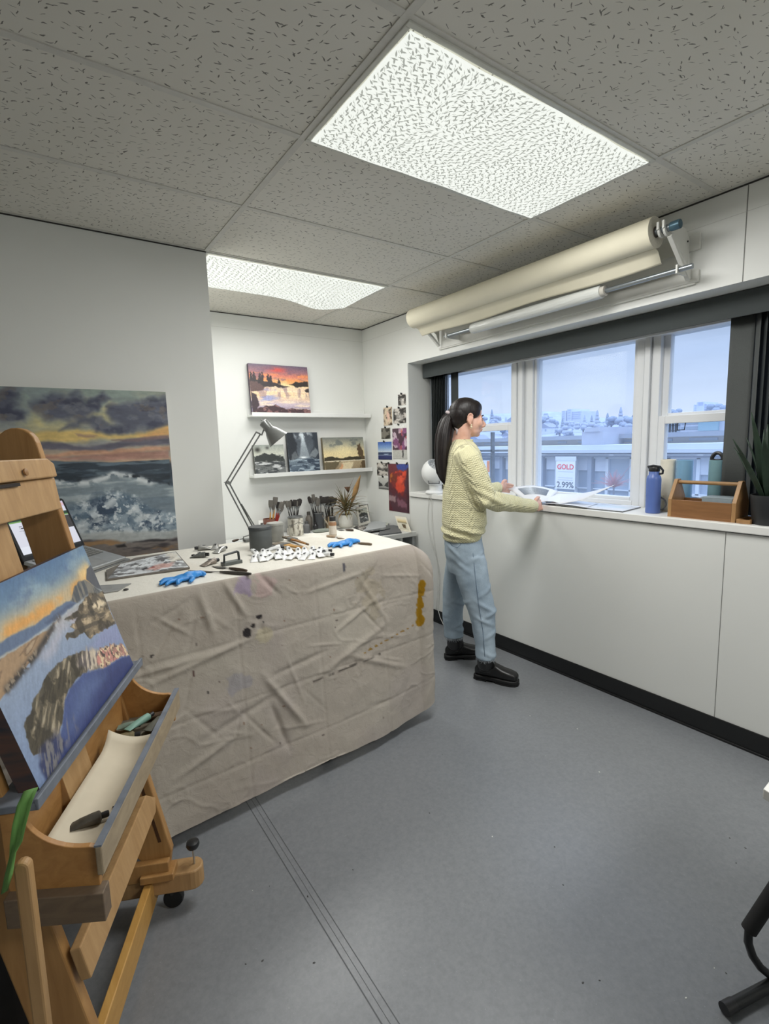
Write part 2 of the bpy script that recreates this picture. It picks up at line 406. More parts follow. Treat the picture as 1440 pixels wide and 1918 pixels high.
# ================================================================ WINDOWS
WF = simple('window_vinyl', (226,228,230), .35, var=.01)
GL = NT('window_glass'); tr = GL.n('ShaderNodeBsdfTransparent'); tr.inputs[0].default_value = (.95,.97,.98,1)
gs = GL.n('ShaderNodeBsdfGlossy'); gs.inputs['Roughness'].default_value = .03; lw = GL.n('ShaderNodeLayerWeight'); lw.inputs[0].default_value = .5
mx = GL.n('ShaderNodeMixShader'); GL.l(GL.math('MULTIPLY_ADD', GL.math('POWER', lw.outputs['Facing'], 4), .45, .03), mx.inputs[0]); GL.l(tr.outputs[0], mx.inputs[1]); GL.l(gs.outputs[0], mx.inputs[2]); 
tl = GL.n('ShaderNodeBsdfTranslucent'); tl.inputs[0].default_value = (.86,.92,1,1); m2_ = GL.n('ShaderNodeMixShader'); m2_.inputs[0].default_value = .09   # pale translucent veil added to the panes as outdoor haze
GL.l(mx.outputs[0], m2_.inputs[1]); GL.l(tl.outputs[0], m2_.inputs[2]); GL.l(m2_.outputs[0], GL.o.inputs[0])
GLASS = GL.m
def frame(b, x0, x1, y0, y1, z0, z1, w, wt=None, wb=None):
    wt = wt or w; wb = wb or w
    b.box(x0, x1, y0, y0+w, z0, z1); b.box(x0, x1, y1-w, y1, z0, z1); b.box(x0, x1, y0+w, y1-w, z1-wt, z1); b.box(x0, x1, y0+w, y1-w, z0, z0+wb)
def window(nm, y0, y1, hung):
    e = bpy.data.objects.new(nm, None); COL.objects.link(e); e.location = (2.98, (y0+y1)/2, ZS); struct(e)
    b = MB(); frame(b, 2.95, 3.06, y0, y1, ZS+.001, ZT-.001, .045, .05, .03); b.build('window_frame', WF, e, 0, bevel=.004)
    a, c = y0+.045, y1-.045; z0, z1 = ZS+.03, ZT-.05
    if hung:
        zm = 1.60 if hung == 1 else 1.59
        b = MB(); frame(b, 2.985, 3.03, a, c, zm-.005, z1, .035, .03, .032); b.build('upper_sash', WF, e, 0, bevel=.003)
        b = MB(); frame(b, 2.955, 3.0, a-.004, c+.004, z0, zm+.012, .04, .045, .05); b.build('lower_sash', WF, e, 0, bevel=.003)
        b = MB(); b.box(3.004, 3.008, a+.02, c-.02, zm+.01, z1-.01); b.box(2.975, 2.979, a+.02, c-.02, z0+.03, zm-.02); b.build('pane', GLASS, e, 0)
        b = MB(); yy = (a+c)/2 if hung == 1 else c-.13
        b.tube([(2.95, yy-.02, zm-.033), (2.944, yy-.018, zm-.07), (2.944, yy+.018, zm-.07), (2.95, yy+.02, zm-.033)], .0028, 6); b.build('sash_lift', simple('dark_metal', (40,42,44), .4, .6), e)
    else:
        b = MB(); frame(b, 2.965, 3.01, a, c, z0, z1, .022, .022, .022); b.build('fixed_sash', WF, e, 0, bevel=.004)
        b = MB(); b.box(2.985, 2.989, a+.01, c-.01, z0+.01, z1-.01); b.build('pane', GLASS, e, 0)
    return e
window('window_1', 2.545, 3.440, 1); window('window_2', 1.602, 2.442, 0); window('window_3', .42, 1.555, 2)
b = MB()   # mullion covers between the window units
for y0, y1 in ((2.442, 2.545), (1.555, 1.602)):
    b.box(2.962, 3.07, y0, y1, ZS, ZT); m = (y0+y1)/2
    b.box(2.935, 2.962, m-.016, m+.016, ZS, ZT)
struct(b.build('trim_6', WF, smooth=0, bevel=.004))
b = MB(); b.box(2.93, 3.06, YJ2, YJ, ZT-.105, ZT-.002); struct(b.build('trim_7', WF, smooth=0, bevel=.003))
w1 = bpy.data.objects['window_1']
b = MB(); p = atX(921, 760, 3.05); b.box(3.045, 3.075, p.y-.009, p.y+.009, ZS, 1.56); b.box(3.045, 3.075, 2.56, 3.4, 1.405, 1.42); b.build('screen_bar', simple('screen_bar', (92,102,116), .5), w1, 0)
# vertical blind
BL = simple('blind_fabric', (82,85,84), .85, var=.12, scale=400, bump=.2); BLD = simple('blind_fabric_dark', (56,61,61), .85, var=.1, scale=400, bump=.2)
t = thing('vertical_blind', 'charcoal fabric vertical blind with slats drawn to both ends of the window', 'blind', (2.84, 1.95, 2.03))
b = MB(); b.box(2.795, 2.801, .42, 3.432, 2.035, 2.15); b.box(2.801, 2.91, 3.426, 3.432, 2.035, 2.15); b.box(2.801, 2.91, .42, .426, 2.035, 2.15); b.box(2.801, 2.91, .42, 3.432, 2.144, 2.15)
b.build('valance', simple('valance_fabric', (64,69,69), .85, var=.1, scale=400, bump=.2), t, 0, bevel=.002)
b = MB(); b.box(2.855, 2.895, .44, 3.42, 2.10, 2.135); b.build('headrail', simple('rail_grey', (190,190,188), .4, .3), t, 0)
def slat(y, ang, mat, x=2.878, w=.089, bow=.006):
    b = MB(); d = V((math.sin(ang), math.cos(ang), 0)); n = V((d.y, -d.x, 0)); P = []
    for z in (1.088, 1.4, 1.75, 2.10):
        P.append([V((x, y, z))+d*w*(k/6-.5)+n*bow*(1-(2*k/6-1)**2) for k in range(7)])
    b.grid(P); o = b.build('slat', mat, t, 180, solid=.0009)
for k in range(11): slat(3.395-.0185*k, 1.05-.03*k, BLD)
slat(3.125, .12, BLD, 2.878, .10)
for k in range(16): slat(1.035-.026*k, .72, BLD if k % 3 else BL)
slat(1.085, -.12, BL, 2.872, .10)
# ================================================================ OUTDOORS
XS = 36.0
def fy(px, py=880): return atX(px, py, XS).y
def fz(py, px=1090): return atX(px, py, XS).z
CON = simple('pale_concrete', (196,203,212), .8, var=.04, scale=.6); DKB = simple('slate_beam', (134,142,158), .6, scale=1)  # facade colours kept pale, street haze mixed into them
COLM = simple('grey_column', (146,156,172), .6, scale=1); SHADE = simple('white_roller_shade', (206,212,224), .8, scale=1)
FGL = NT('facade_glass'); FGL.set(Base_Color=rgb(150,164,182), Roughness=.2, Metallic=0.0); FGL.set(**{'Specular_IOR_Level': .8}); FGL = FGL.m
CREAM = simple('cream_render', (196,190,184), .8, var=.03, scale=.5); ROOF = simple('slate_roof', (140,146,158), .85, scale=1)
PALEW = simple('pale_frame', (214,220,228), .6)
b = MB(); b.box(3.2, 420, -160, 420, -4.6, -4.4); struct(b.build('ground_outside', simple('asphalt', (120,124,128), .9, scale=.4)))
ZSTR = -4.4
zb = fz(856); zt = fz(834)
t = thing('building', 'long low grey glazed building across the street with a pale flat roof edge', 'building', (XS+4, 26, ZSTR))
b = MB()
Y0, Y1 = 6, 62
z848 = fz(848)
b.box(XS-.9, XS+12, Y0, Y1, z848, fz(842)); b.box(XS-.3, XS+12, Y0, Y1, fz(842), zt)
b.build('roof_edge', CON, t, 0)
b = MB(); b.box(XS-.5, XS+12, Y0, Y1, zb, z848); b.build('beam', DKB, t, 0)
b = MB(); b.tube([(XS-.65, Y0, fz(851.5)), (XS-.65, Y1, fz(851.5))], .045, 6)
for k in range(9): b.box(XS-.72, XS-.55, 9+k*6.1, 9.35+k*6.1, fz(852.6), fz(850.2))
b.build('pipe', PALEW, t, 0)
b = MB(); b.box(XS+.2, XS+12, Y0, Y1, ZSTR, zb); b.build('glazing', FGL, t, 0)
dy = fy(1017)-fy(1107)
ys = [fy(1017)+dy*k for k in range(-4, 8)]
for y in ys:
    b = MB(); b.box(XS-.25, XS+.2, y-.17, y+.17, ZSTR, zb); b.build('column', COLM, t, 0)
for k, y in enumerate(ys[:-1]):
    zs = fz(881+(k*7 % 4)*.8); g = (y-.3, y-dy/2+.95, y-dy/2-.95, y-dy+.3)
    for a, c in ((g[0], g[1]), (g[2], g[3])):
        b = MB(); b.box(XS+.05, XS+.15, c, a, zs, zb-.05); b.build('roller_shade', SHADE, t, 0)
    b = MB()
    for a, c in ((g[1]+.12, g[1]-.1), (g[2]+.12, g[2]-.1)): b.box(XS-.02, XS+.2, c, a, ZSTR, zb)
    b.box(XS-.02, XS+.2, y-dy+.2, y-.2, fz(915), fz(913)); b.box(XS-.02, XS+.2, y-dy+.2, y-.2, zb-.12, zb)
    b.build('mullion', PALEW, t, 0)
b = MB(); zu0 = atX(1090, 823, XS+3.2).z; zu1 = atX(1090, 815.5, XS+3.2).z; b.box(XS+4, XS+11, Y0, Y1, zt, zu0); b.build('upper_storey', CREAM, t, 0)
b = MB(); b.box(XS+3.2, XS+11.5, Y0, Y1, zu0, zu1); b.build('upper_roof', ROOF, t, 0)
for k in range(15):
    y = 10+k*3.1; b = MB(); b.box(XS+3.93, XS+4.05, y, y+.9+.5*(k % 3), zt+.15, zu0-.12); b.build('window', FGL, t, 0)
b = MB(); y0 = fy(1116, 800); y1 = fy(1076, 800); b.box(XS+1, XS+9, y0, y1, zt, fz(809)); b.box(XS+.9, XS+9, y0+.3, y1-.3, fz(809), fz(801)); b.build('plant_room', simple('mauve_cladding', (166,172,188), .8, scale=1), t, 0)
# posters on the facade
def text(name, s, size, loc, mat, parent, ext=.004, rot=None, fit=None, bold=0):
    cu = bpy.data.curves.new(name, 'FONT'); cu.body = s; cu.size = size; cu.align_x = 'CENTER'; cu.align_y = 'CENTER'; cu.extrude = ext; cu.offset = bold
    o = bpy.data.objects.new(name, cu); COL.objects.link(o)
    dg = bpy.context.evaluated_depsgraph_get(); me = bpy.data.meshes.new_from_object(o.evaluated_get(dg)); bpy.data.objects.remove(o)
    me.transform(Matrix.Translation(loc) @ (rot or Matrix.Identity(4)))
    return link(me, name, mat, parent, 0)
FACEIN = Matrix(((0,0,-1,0),(-1,0,0,0),(0,1,0,0),(0,0,0,1)))   # text that faces -x, read from the room
def poster(px0, px1, py0, py1, label):
    p = atX(px0, py0, XS-.9); q = atX(px1, py1, XS-.9)
    t = thing('banner', label, 'banner', (XS-.9, (p.y+q.y)/2, q.z)); b = MB(); b.box(XS-.92, XS-.88, q.y, p.y, q.z, p.z); b.build('sheet', simple('white_vinyl', (236,238,242), .6), t, 0)
    return t, p, q
t, p, q = poster(1041.5, 1076.5, 863, 917, 'white banner with a red word and large percentage on the facade across the street')
yc = (p.y+q.y)/2; W = p.y-q.y; H = p.z-q.z
text('lettering', 'GOLD', W*.31, (XS-.93, yc, p.z-H*.22), simple('red_print', (238,66,70), .6), t, .005, FACEIN, bold=.012)
b = MB(); 
for k, zf in enumerate((.385, .60, .68)): b.box(XS-.926, XS-.92, q.y+W*.12, p.y-W*.12, p.z-H*zf-.025, p.z-H*zf+.025)
b.build('rule_line', simple('grey_print', (196,200,212), .6), t, 0)
text('lettering', '2.99%', W*.37, (XS-.93, yc, p.z-H*.86), simple('slate_print', (44,50,70), .6), t, .005, FACEIN, bold=.006)
b = MB(); b.box(XS-.94, XS-.86, q.y-.06, p.y+.06, p.z, p.z+.35); b.build('top_rail', PALEW, t, 0)
t, p, q = poster(893, 917, 862, 905, 'white and orange poster on the facade beyond the left window, beside the woman')
b = MB(); b.box(XS-.93, XS-.92, q.y, q.y+(p.y-q.y)*.2, p.z-1.1, p.z-.05); b.build('orange_strip', simple('orange_print', (236,140,72), .6), t, 0)
# parked car seen end-on
t = thing('parked_car', 'white parked car across the street, low in the middle window', 'car', (XS-6.5, atX(1160, 920, XS-6.5).y, ZSTR))
yc = atX(1160, 915, XS-6.5).y; zc = atX(1160, 924, XS-6.5).z
b = MB()
def cring(z, hw, x0, x1): return [(x0, yc-hw, z), (x1, yc-hw, z), (x1, yc+hw, z), (x0, yc+hw, z)]
x0 = XS-6.5
b.loft([cring(ZSTR+.3, .88, x0, x0+4), cring(ZSTR+1.0, .92, x0, x0+4.1), cring(ZSTR+1.15, .84, x0+.3, x0+3.9)]); b.loft([cring(ZSTR+1.15, .82, x0+.8, x0+3.5), cring(ZSTR+1.7, .64, x0+1.4, x0+2.9)])
b.build('body', simple('white_car_paint', (232,234,238), .25), t, 30, bevel=.06)
b = MB(); b.loft([[(p_[0]-.12, p_[1]*1, p_[2]) for p_ in cring(ZSTR+1.2, .72, x0+.85, x0+1.0)], [(p_[0]-.12, p_[1], p_[2]) for p_ in cring(ZSTR+1.62, .58, x0+1.3, x0+1.45)]]); b.build('windscreen', FGL, t, 0)
for s in (-1, 1):
    for xx in (.8, 3.2):
        b = MB(); b.lathe([(.05,-.1),(.33,-.1),(.33,.1),(.05,.1)], (x0+xx, yc+s*.8, ZSTR+.33), (0,1,0), 16); b.build('wheel', BLACKB, t)
    b = MB(); b.ell((x0-.02, yc+s*.62, ZSTR+.8), (.06,.16,.09)); b.build('headlight', FGL, t)
# hill with trees and houses far behind, distance haze put into their colours
N1, N2 = 60, 30
def hill_z(x, y):
    s = max(0, min(1, (x-90)/150)); s = s*s*(3-2*s)
    d = math.hypot(x, y)
    return ZSTR+ s*(d*.056+3.2)*(.82+.18*math.sin(y*.021+1.5)+.06*math.sin(y*.07))
P = [[(90+k*10, -60+j*11, hill_z(90+k*10, -60+j*11)) for j in range(N1)] for k in range(N2)]
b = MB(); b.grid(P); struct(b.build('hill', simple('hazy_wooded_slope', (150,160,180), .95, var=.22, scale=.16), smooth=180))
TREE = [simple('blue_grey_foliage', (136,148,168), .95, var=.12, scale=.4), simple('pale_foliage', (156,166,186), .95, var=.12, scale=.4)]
rs = random.Random(11)
def place(px, x):   # a point on the hill along the ray of a bearing
    d = ray(px, 790); y = d.y/d.x*x; return V((x, y, hill_z(x, y)))
kinds = ['round leafless-looking tree on the hazy hill', 'taller pointed conifer on the hazy hill']
taken = []
def free(px, x, r):
    for k in range(60):
        p = place(px+rs.uniform(-4, 4)*(1+k*.15), x+rs.uniform(-6, 6)*(k*.2))
        if all((p-q).length > r+s_ for q, s_ in taken): break
    taken.append((p, r)); return p
spots = [(p_, rs.uniform(190, 245)) for p_ in list(range(868, 960, 7))+list(range(1004, 1186, 6))+[1252, 1262, 1330, 1340]]
for i, (px, x) in enumerate(spots):
    p = free(px, x, 4.6); con = rs.random() < .3; h = rs.uniform(4, 6.5)*(x/200)*(1.3 if con else .8)
    t = thing('conifer' if con else 'tree', kinds[1] if con else kinds[0], 'tree', p-V((0,0,.5)), 'pointed trees on the hill' if con else 'round trees on the hill')
    b = MB(); b.tube([p-V((0,0,.6)), p+V((0,0,h*.4))], .4, 6); b.build('trunk', simple('bark_grey', (112,116,130), .9), t)
    b = MB()
    if con:
        for k in range(5): b.lathe([(h*.24*(1-k*.16), h*(.12+k*.16)), (h*.02, h*(.38+k*.16))], p, seg=9)
    else:
        for k in range(9): b.ell(p+V((rs.gauss(0, h*.16), rs.gauss(0, h*.3), h*rs.uniform(.35, .8))), (h*.26, h*.28, h*.22), seg=9, rings=6)
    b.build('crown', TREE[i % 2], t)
def house(px, x, w, h, kind, label, dz=0):
    p = free(px, x, w*.75)+V((0,0,dz)); t = thing('house', label, 'house', p-V((0,0,.6)), 'houses on the hill')
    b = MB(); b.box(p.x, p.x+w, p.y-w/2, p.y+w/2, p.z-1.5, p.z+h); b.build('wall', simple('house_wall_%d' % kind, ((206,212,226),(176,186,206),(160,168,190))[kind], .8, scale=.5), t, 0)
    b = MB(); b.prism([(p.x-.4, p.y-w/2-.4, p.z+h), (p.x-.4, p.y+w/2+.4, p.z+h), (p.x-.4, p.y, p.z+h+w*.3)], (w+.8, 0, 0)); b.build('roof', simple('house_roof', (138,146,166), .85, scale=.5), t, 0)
    for s_ in (-.18, .18):
        b = MB(); b.box(p.x-.08, p.x+.02, p.y+w*(s_-.07), p.y+w*(s_+.07), p.z+h*.4, p.z+h*.75); b.build('window', FGL, t, 0)
for i in range(22):
    house(rs.choice((rs.uniform(1005, 1185), rs.uniform(870, 955))), rs.uniform(112, 200), rs.uniform(4, 7), rs.uniform(2, 3.2), i % 3, 'small hazy gabled house among the trees on the far hill')
TOWER = simple('hazy_tower_concrete', (196,204,222), .85, var=.04, scale=.2); TWIN = simple('hazy_tower_window', (172,182,206), .6)  # tower colours paled to carry the distance haze
def tower(label, X, parts, rows):
    a = atX(parts[0][0], 790, X); t = thing('apartment_tower', label, 'building', (X+8, a.y, hill_z(X, a.y)))
    for k, (p0, p1, yt, yb) in enumerate(parts):
        y1 = atX(p0, yt, X).y; y0 = atX(p1, yt, X).y; z1 = atX((p0+p1)/2, yt, X).z; z0 = atX((p0+p1)/2, yb, X).z
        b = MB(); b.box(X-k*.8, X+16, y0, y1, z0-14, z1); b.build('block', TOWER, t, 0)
        for r_ in range(rows):
            zz_ = z1-(z1-z0)*(r_+.6)/rows; b = MB(); b.box(X-k*.8-.15, X, y0+.6, y1-.6, zz_, zz_+(z1-z0)*.35/rows); b.build('window_band', TWIN, t, 0)
tower('hazy slab apartment tower on the hilltop in the middle window', 245, [(1055, 1089, 771, 786), (1064, 1072, 766, 786), (1055, 1063, 769.5, 786)], 4)
tower('hazy square tower above the right window rail', 300, [(1299, 1326, 757, 775), (1306, 1320, 753, 760)], 4)
# pale office block beyond the right window
X = 70; t = thing('office_block', 'pale office block with rows of small square windows seen low in the right window', 'building', (X+6, atX(1300, 800, X).y, ZSTR))
y1 = atX(1244, 800, X).y; y0 = atX(1372, 800, X).y; z1 = atX(1300, 784, X).z; zb_ = atX(1300, 818, X).z
b = MB(); b.box(X, X+14, y0, y1, ZSTR, z1); b.build('wall', simple('office_wall', (196,202,218), .8, scale=.3), t, 0)
for r_ in range(3):
    zc = z1-(z1-zb_)*(.17+.30*r_)
    for c_ in range(4):
        yy = y1-(y1-y0)*(.07+c_*.047); b = MB(); b.box(X-.05, X+.1, yy-.33, yy+.33, zc-.38, zc+.38); b.build('window', FGL, t, 0)
    b = MB(); b.box(X-.05, X+.1, y1-(y1-y0)*.52, y1-(y1-y0)*.27, zc-.3, zc+.1); b.build('window_band', FGL, t, 0)
b = MB(); b.box(X-.4, X+.1, y1-(y1-y0)*.82, y1-(y1-y0)*.54, z1-1.6, z1-.1); b.build('glass_bay', simple('teal_glass', (150,184,200), .3), t, 0)
# bare reddish shrub by the facade
p = atX(1150, 890, XS-2); 
t = thing('street_tree', 'reddish bare street tree in front of the glazed building', 'tree', (XS-2, p.y, ZSTR))
b = MB(); b.tube([(XS-2, p.y, ZSTR), (XS-2, p.y, p.z-.6)], .07, 6); b.build('trunk', simple('bark_grey', (112,116,130), .9), t)
b = MB()
for k in range(140):
    a = rs.uniform(0, 2*PI); q = V((XS-2+rs.gauss(0,.3), p.y+rs.gauss(0,.55), p.z-.75+abs(rs.gauss(0,.45))*1.2)); b.tube([V((XS-2, p.y, p.z-.9)), (V((XS-2, p.y, p.z-.8))+q)/2+V((0,0,.05)), q], .014, 3)
b.build('twigs', simple('red_twig', (190,140,146), .9), t, 0)
# overcast sky
w = bpy.data.worlds.new('overcast_sky'); SC.world = w; w.use_nodes = True; nt = w.node_tree; bg = nt.nodes['Background']
tc = nt.nodes.new('ShaderNodeTexCoord'); mp = nt.nodes.new('ShaderNodeMapping'); mp.inputs['Scale'].default_value = (1.6,1.6,6.5); nt.links.new(tc.outputs['Generated'], mp.inputs[0])
nz = nt.nodes.new('ShaderNodeTexNoise'); nz.inputs['Scale'].default_value = 2.3; nz.inputs['Detail'].default_value = 6; nz.inputs['Roughness'].default_value = .55; nt.links.new(mp.outputs[0], nz.inputs['Vector'])
rp = nt.nodes.new('ShaderNodeValToRGB'); nt.links.new(nz.outputs['Fac'], rp.inputs[0]); e = rp.color_ramp.elements
e[0].position = .36; e[0].color = (*rgb(176,194,224), 1); e[1].position = .66; e[1].color = (*rgb(196,214,246), 1)
sx = nt.nodes.new('ShaderNodeSeparateXYZ'); nt.links.new(tc.outputs['Generated'], sx.inputs[0])
mr = nt.nodes.new('ShaderNodeMapRange'); mr.inputs['From Min'].default_value = .03; mr.inputs['From Max'].default_value = .14; mr.inputs['To Min'].default_value = .75; mr.inputs['To Max'].default_value = 0; nt.links.new(sx.outputs[2], mr.inputs['Value'])
mxx = nt.nodes.new('ShaderNodeMix'); mxx.data_type = 'RGBA'; nt.links.new(mr.outputs[0], mxx.inputs[0]); nt.links.new(rp.outputs[0], mxx.inputs[6]); mxx.inputs[7].default_value = (*rgb(224,234,250), 1)
nt.links.new(mxx.outputs[2], bg.inputs[0])
m2 = nt.nodes.new('ShaderNodeMapRange'); m2.inputs['From Min'].default_value = .28; m2.inputs['From Max'].default_value = .8; m2.inputs['To Min'].default_value = 1.12; m2.inputs['To Max'].default_value = 5.0
nt.links.new(sx.outputs[2], m2.inputs['Value']); nt.links.new(m2.outputs[0], bg.inputs[1])
# ================================================================ WORK TABLE AND DROP CLOTH
ZTAB = .965
BEECH1, BEECH2 = (196,148,92), (214,170,114)
def edge_y(x): return 1.958+.066*(x-.17)
TX0, TX1 = -.47, 1.572
t = thing('work_table', 'work table hidden under the paint-stained canvas cloth, only its dark feet showing', 'table', (.55, 2.4, 0))
LEGM = simple('dark_steel', (48,50,52), .45, .5)
b = MB(); b.prism([(TX0+.012, edge_y(TX0)+.014, .925), (TX1-.012, edge_y(TX1)+.014, .925), (1.60, 2.685, .925), (TX0+.012, 2.74, .925)], (0,0,.035)); b.build('table_top', wood('plywood', (170,140,104), (190,160,122)), t, 0)
for x, y in ((1.375, 2.075), (1.03, 2.055), (-.38, 1.98), (1.46, 2.62), (-.38, 2.66)):
    b = MB(); b.box(x-.02, x+.02, y-.02, y+.02, .03, .925); b.lathe([(.026,0), (.026,.012), (.012,.016), (.012,.03)], (x, y, 0), seg=12); b.build('leg', LEGM, t, 0)
# cloth: top grid joined to a hanging skirt that follows front edge, corner and right side
def cloth():
    per = []   # (edge point, outward dir)
    n1 = 300
    for i in range(n1+1):
        x = TX0+(TX1-TX0)*i/n1; per.append((x, edge_y(x), -.066, -1.0, 'f', i/n1))
    for i in range(1, 40):
        a = -PI/2+(PI/2)*i/40; per.append((TX1, edge_y(TX1), math.cos(a), math.sin(a), 'c', i/40))
    n2 = 60
    for i in range(n2+1): per.append((TX1+.05*i/n2, edge_y(TX1)+(2.68-edge_y(TX1))*i/n2, 1, .05, 's', i/n2))
    ND = 150
    R = len(per); co = np.zeros((ND+1, R, 3)); S = np.zeros((ND+1, R)); T = np.zeros((ND+1, R))
    drop = .905
    for j, (ex, ey, ox, oy, kind, q) in enumerate(per):
        l = math.hypot(ox, oy); ox /= l; oy /= l
        lowf = 1.0
        if kind == 'f': ear = max(0, (q-.78)/.22)**2*.35; lowf = 1-.75*max(0, (q-.84)/.16)
        elif kind == 'c': ear = .35+.65*math.sin(min(1, q*1.25)*PI/2)**1.5 if q < .8 else 1-.25*((q-.8)/.2); lowf = .25*(1-q)
        else: ear = .75*math.exp(-q*5); lowf = 0
        for i in range(ND+1):
            tt = i/ND; d = tt*drop
            base = .012*(1-math.exp(-d/.02))+.085*lowf*tt**1.3
            e = ear*(.112*(1-math.exp(-d/.055))-.012*tt)
            off = base+e
            sag = -.012*ear*math.exp(-d/.05)
            co[i, j] = (ex+ox*off, ey+oy*off, ZTAB-.006*(1-math.exp(-d/.01))-d*(1-.05*ear))
            S[i, j] = j; T[i, j] = d
    s_len = np.concatenate([[0], np.cumsum(np.hypot(np.diff(co[ND//2, :, 0]), np.diff(co[ND//2, :, 1])))])
    Sx = np.repeat(s_len[None], ND+1, 0)
    # wrinkles: soft folds, fold creases from storage, a few hand-placed diagonal creases
    fall = ss(.0, .12, T)
    w = (fbm(Sx*3.2, T*2.2, 5, 4)-.5)*.014*fall+(fbm(Sx*9+T*3, T*7-Sx*2, 8, 4)-.5)*.008*ss(0, .05, T)
    w += (np.abs(fbm(Sx*5+T*2.5, T*4-Sx*1.2, 21, 3)-.5))*-.012*fall
    for sc, amp, sd_ in ((4.5, .0022, 201), (8.5, .0018, 203), (15, .0012, 205)):      # crisp crumple lines left by folding
        q1 = np.abs(fbm(Sx*sc+T*sc*.5, T*sc-Sx*sc*.3, sd_, 2)-.5); w += amp*np.exp(-(q1/.014)**2)*fall*ss(.40, .56, fbm(Sx*3, T*3, sd_+1, 3))
    def crease(x0, t0, x1, t1, wd, h):
        dx, dt = x1-x0, t1-t0; L2 = dx*dx+dt*dt; k = np.clip(((Sx-x0)*dx+(T-t0)*dt)/L2, 0, 1)
        d = np.hypot(Sx-x0-k*dx, T-t0-k*dt); return .5*h*np.exp(-(d/wd)**2)*(np.sin(PI*np.clip(k, .02, .98)))**.5
    X0 = -TX0
    for c in ((1.18,.42,1.36,.70,.013,.024), (1.20,.55,1.27,.78,.012,-.020), (1.05,.0,1.13,.16,.012,.018), (1.2,.0,1.28,.10,.010,-.014), (.95,.02,.99,.2,.016,.018), (.62,.62,.70,.75,.01,.02), (.66,.50,.62,.88,.014,-.018),
              (1.55,.33,1.80,.22,.010,.014), (1.2,.44,1.5,.40,.012,-.012), (1.45,.5,1.85,.36,.016,.016), (.7,.33,1.2,.24,.012,.012), (.5,.28,1.1,.27,.010,.010), (1.4,.12,1.75,.08,.01,.01), (.9,.6,1.3,.5,.014,-.012), (1.6,.45,1.95,.62,.014,.015), (.8,.7,1.05,.62,.012,.014), (1.7,.1,1.85,.35,.012,.012)):
        w += crease(*c)
    rc = random.Random(17)
    for k in range(70):
        x0_, t0_ = rc.uniform(.1, 2.15), rc.uniform(.06, .86); an = rc.choice((rc.uniform(-.5,.5), rc.uniform(.7,1.4), rc.uniform(-1.4,-.7))); L_ = rc.uniform(.06, .26)
        w += crease(x0_, t0_, x0_+L_*math.cos(an), t0_+L_*math.sin(an), rc.uniform(.005, .011), rc.choice((-1, 1))*rc.uniform(.003, .008))
    for tx in (.25, .50, .75): w += -.0022*np.exp(-((T-tx)/.006)**2)     # storage fold lines
    for sx in (.35, .72, 1.09, 1.46, 1.83): w += -.0022*np.exp(-((Sx-sx)/.006)**2)*fall
    ox = np.array([p[2]/math.hypot(p[2], p[3]) for p in per]); oy = np.array([p[3]/math.hypot(p[2], p[3]) for p in per])
    co[..., 0] += ox[None]*w; co[..., 1] += oy[None]*w
    co[-1, :, 2] += (fbm(s_len*2.2, s_len*0, 31, 3)-.5)*.05; co[-2, :, 2] += (fbm(s_len*2.2, s_len*0, 31, 3)-.5)*.04
    # keep the hem above the floor
    co[..., 2] = np.maximum(co[..., 2], .015)
    # skirt base darker than the top: front shade put into colour, plus stains
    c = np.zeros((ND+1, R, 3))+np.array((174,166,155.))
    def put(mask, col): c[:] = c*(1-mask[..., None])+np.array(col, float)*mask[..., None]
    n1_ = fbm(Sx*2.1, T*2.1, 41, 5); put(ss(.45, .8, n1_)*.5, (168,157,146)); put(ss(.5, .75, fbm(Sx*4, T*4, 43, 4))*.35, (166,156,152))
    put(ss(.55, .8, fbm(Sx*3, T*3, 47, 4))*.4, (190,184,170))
    def blob(x, y, rx, ry, col, a=1, seed=1, wob=.6):
        d = np.hypot((Sx-x)/rx, (T-y)/ry)+wob*(fbm(Sx*26, T*26, seed, 4)-.5)*2; put((1-ss(.8, 1.0, d))*a, col)
    J = s_len
    ear_s = float(J[n1+16])
    for k, (dx, y, rx, ry) in enumerate(((.015,.205,.022,.03), (.012,.24,.024,.03), (.005,.285,.018,.03), (.004,.315,.024,.028), (.0,.36,.022,.035), (.004,.40,.026,.032))): blob(ear_s-.055+dx, y, rx, ry, (150,112,14), 1, 60+k, .35)
    for k in range(10): blob(ear_s-.10-.034*k, .415+.006*k, .007+.004*(k % 3), .005, (140,104,22), .95, 80+k, .3)
    for k, (x, y, rx, ry, col) in enumerate(((1.13,.23,.020,.022,(38,34,36)), (1.155,.205,.014,.010,(50,46,46)), (1.185,.175,.016,.010,(44,40,42)), (.76,.22,.005,.005,(40,38,40)), (.60,.29,.006,.005,(50,40,40)), (.63,.31,.004,.01,(60,40,40)), (.9,.33,.003,.012,(80,50,50)), (.95,.42,.005,.006,(50,50,52)), (1.2,.2,.004,.006,(50,50,50)),
                                             (.7,.4,.003,.004,(60,50,50)), (1.62,.04,.01,.02,(90,88,96)))): blob(x, y, rx, ry, col, .95, 100+k, .5)
    blob(1.13, .04, .04, .04, (150,134,170), .6, 120, .8); blob(1.22, .06, .05, .05, (190,160,158), .5, 121, .8)
    blob(1.08, .42, .05, .05, (140,142,158), .4, 122, 1); blob(1.75, .2, .07, .12, (160,150,130), .5, 123, 1.2); blob(1.2, .25, .04, .04, (190,180,140), .4, 124, .9)
    d = np.abs((T-.520)+(Sx-1.41)*.045); put((1-ss(.003, .007, d))*((Sx > 1.41) & (Sx < 1.80))*ss(.32, .5, fbm(Sx*30, T*30, 130, 3)), (92,86,80))
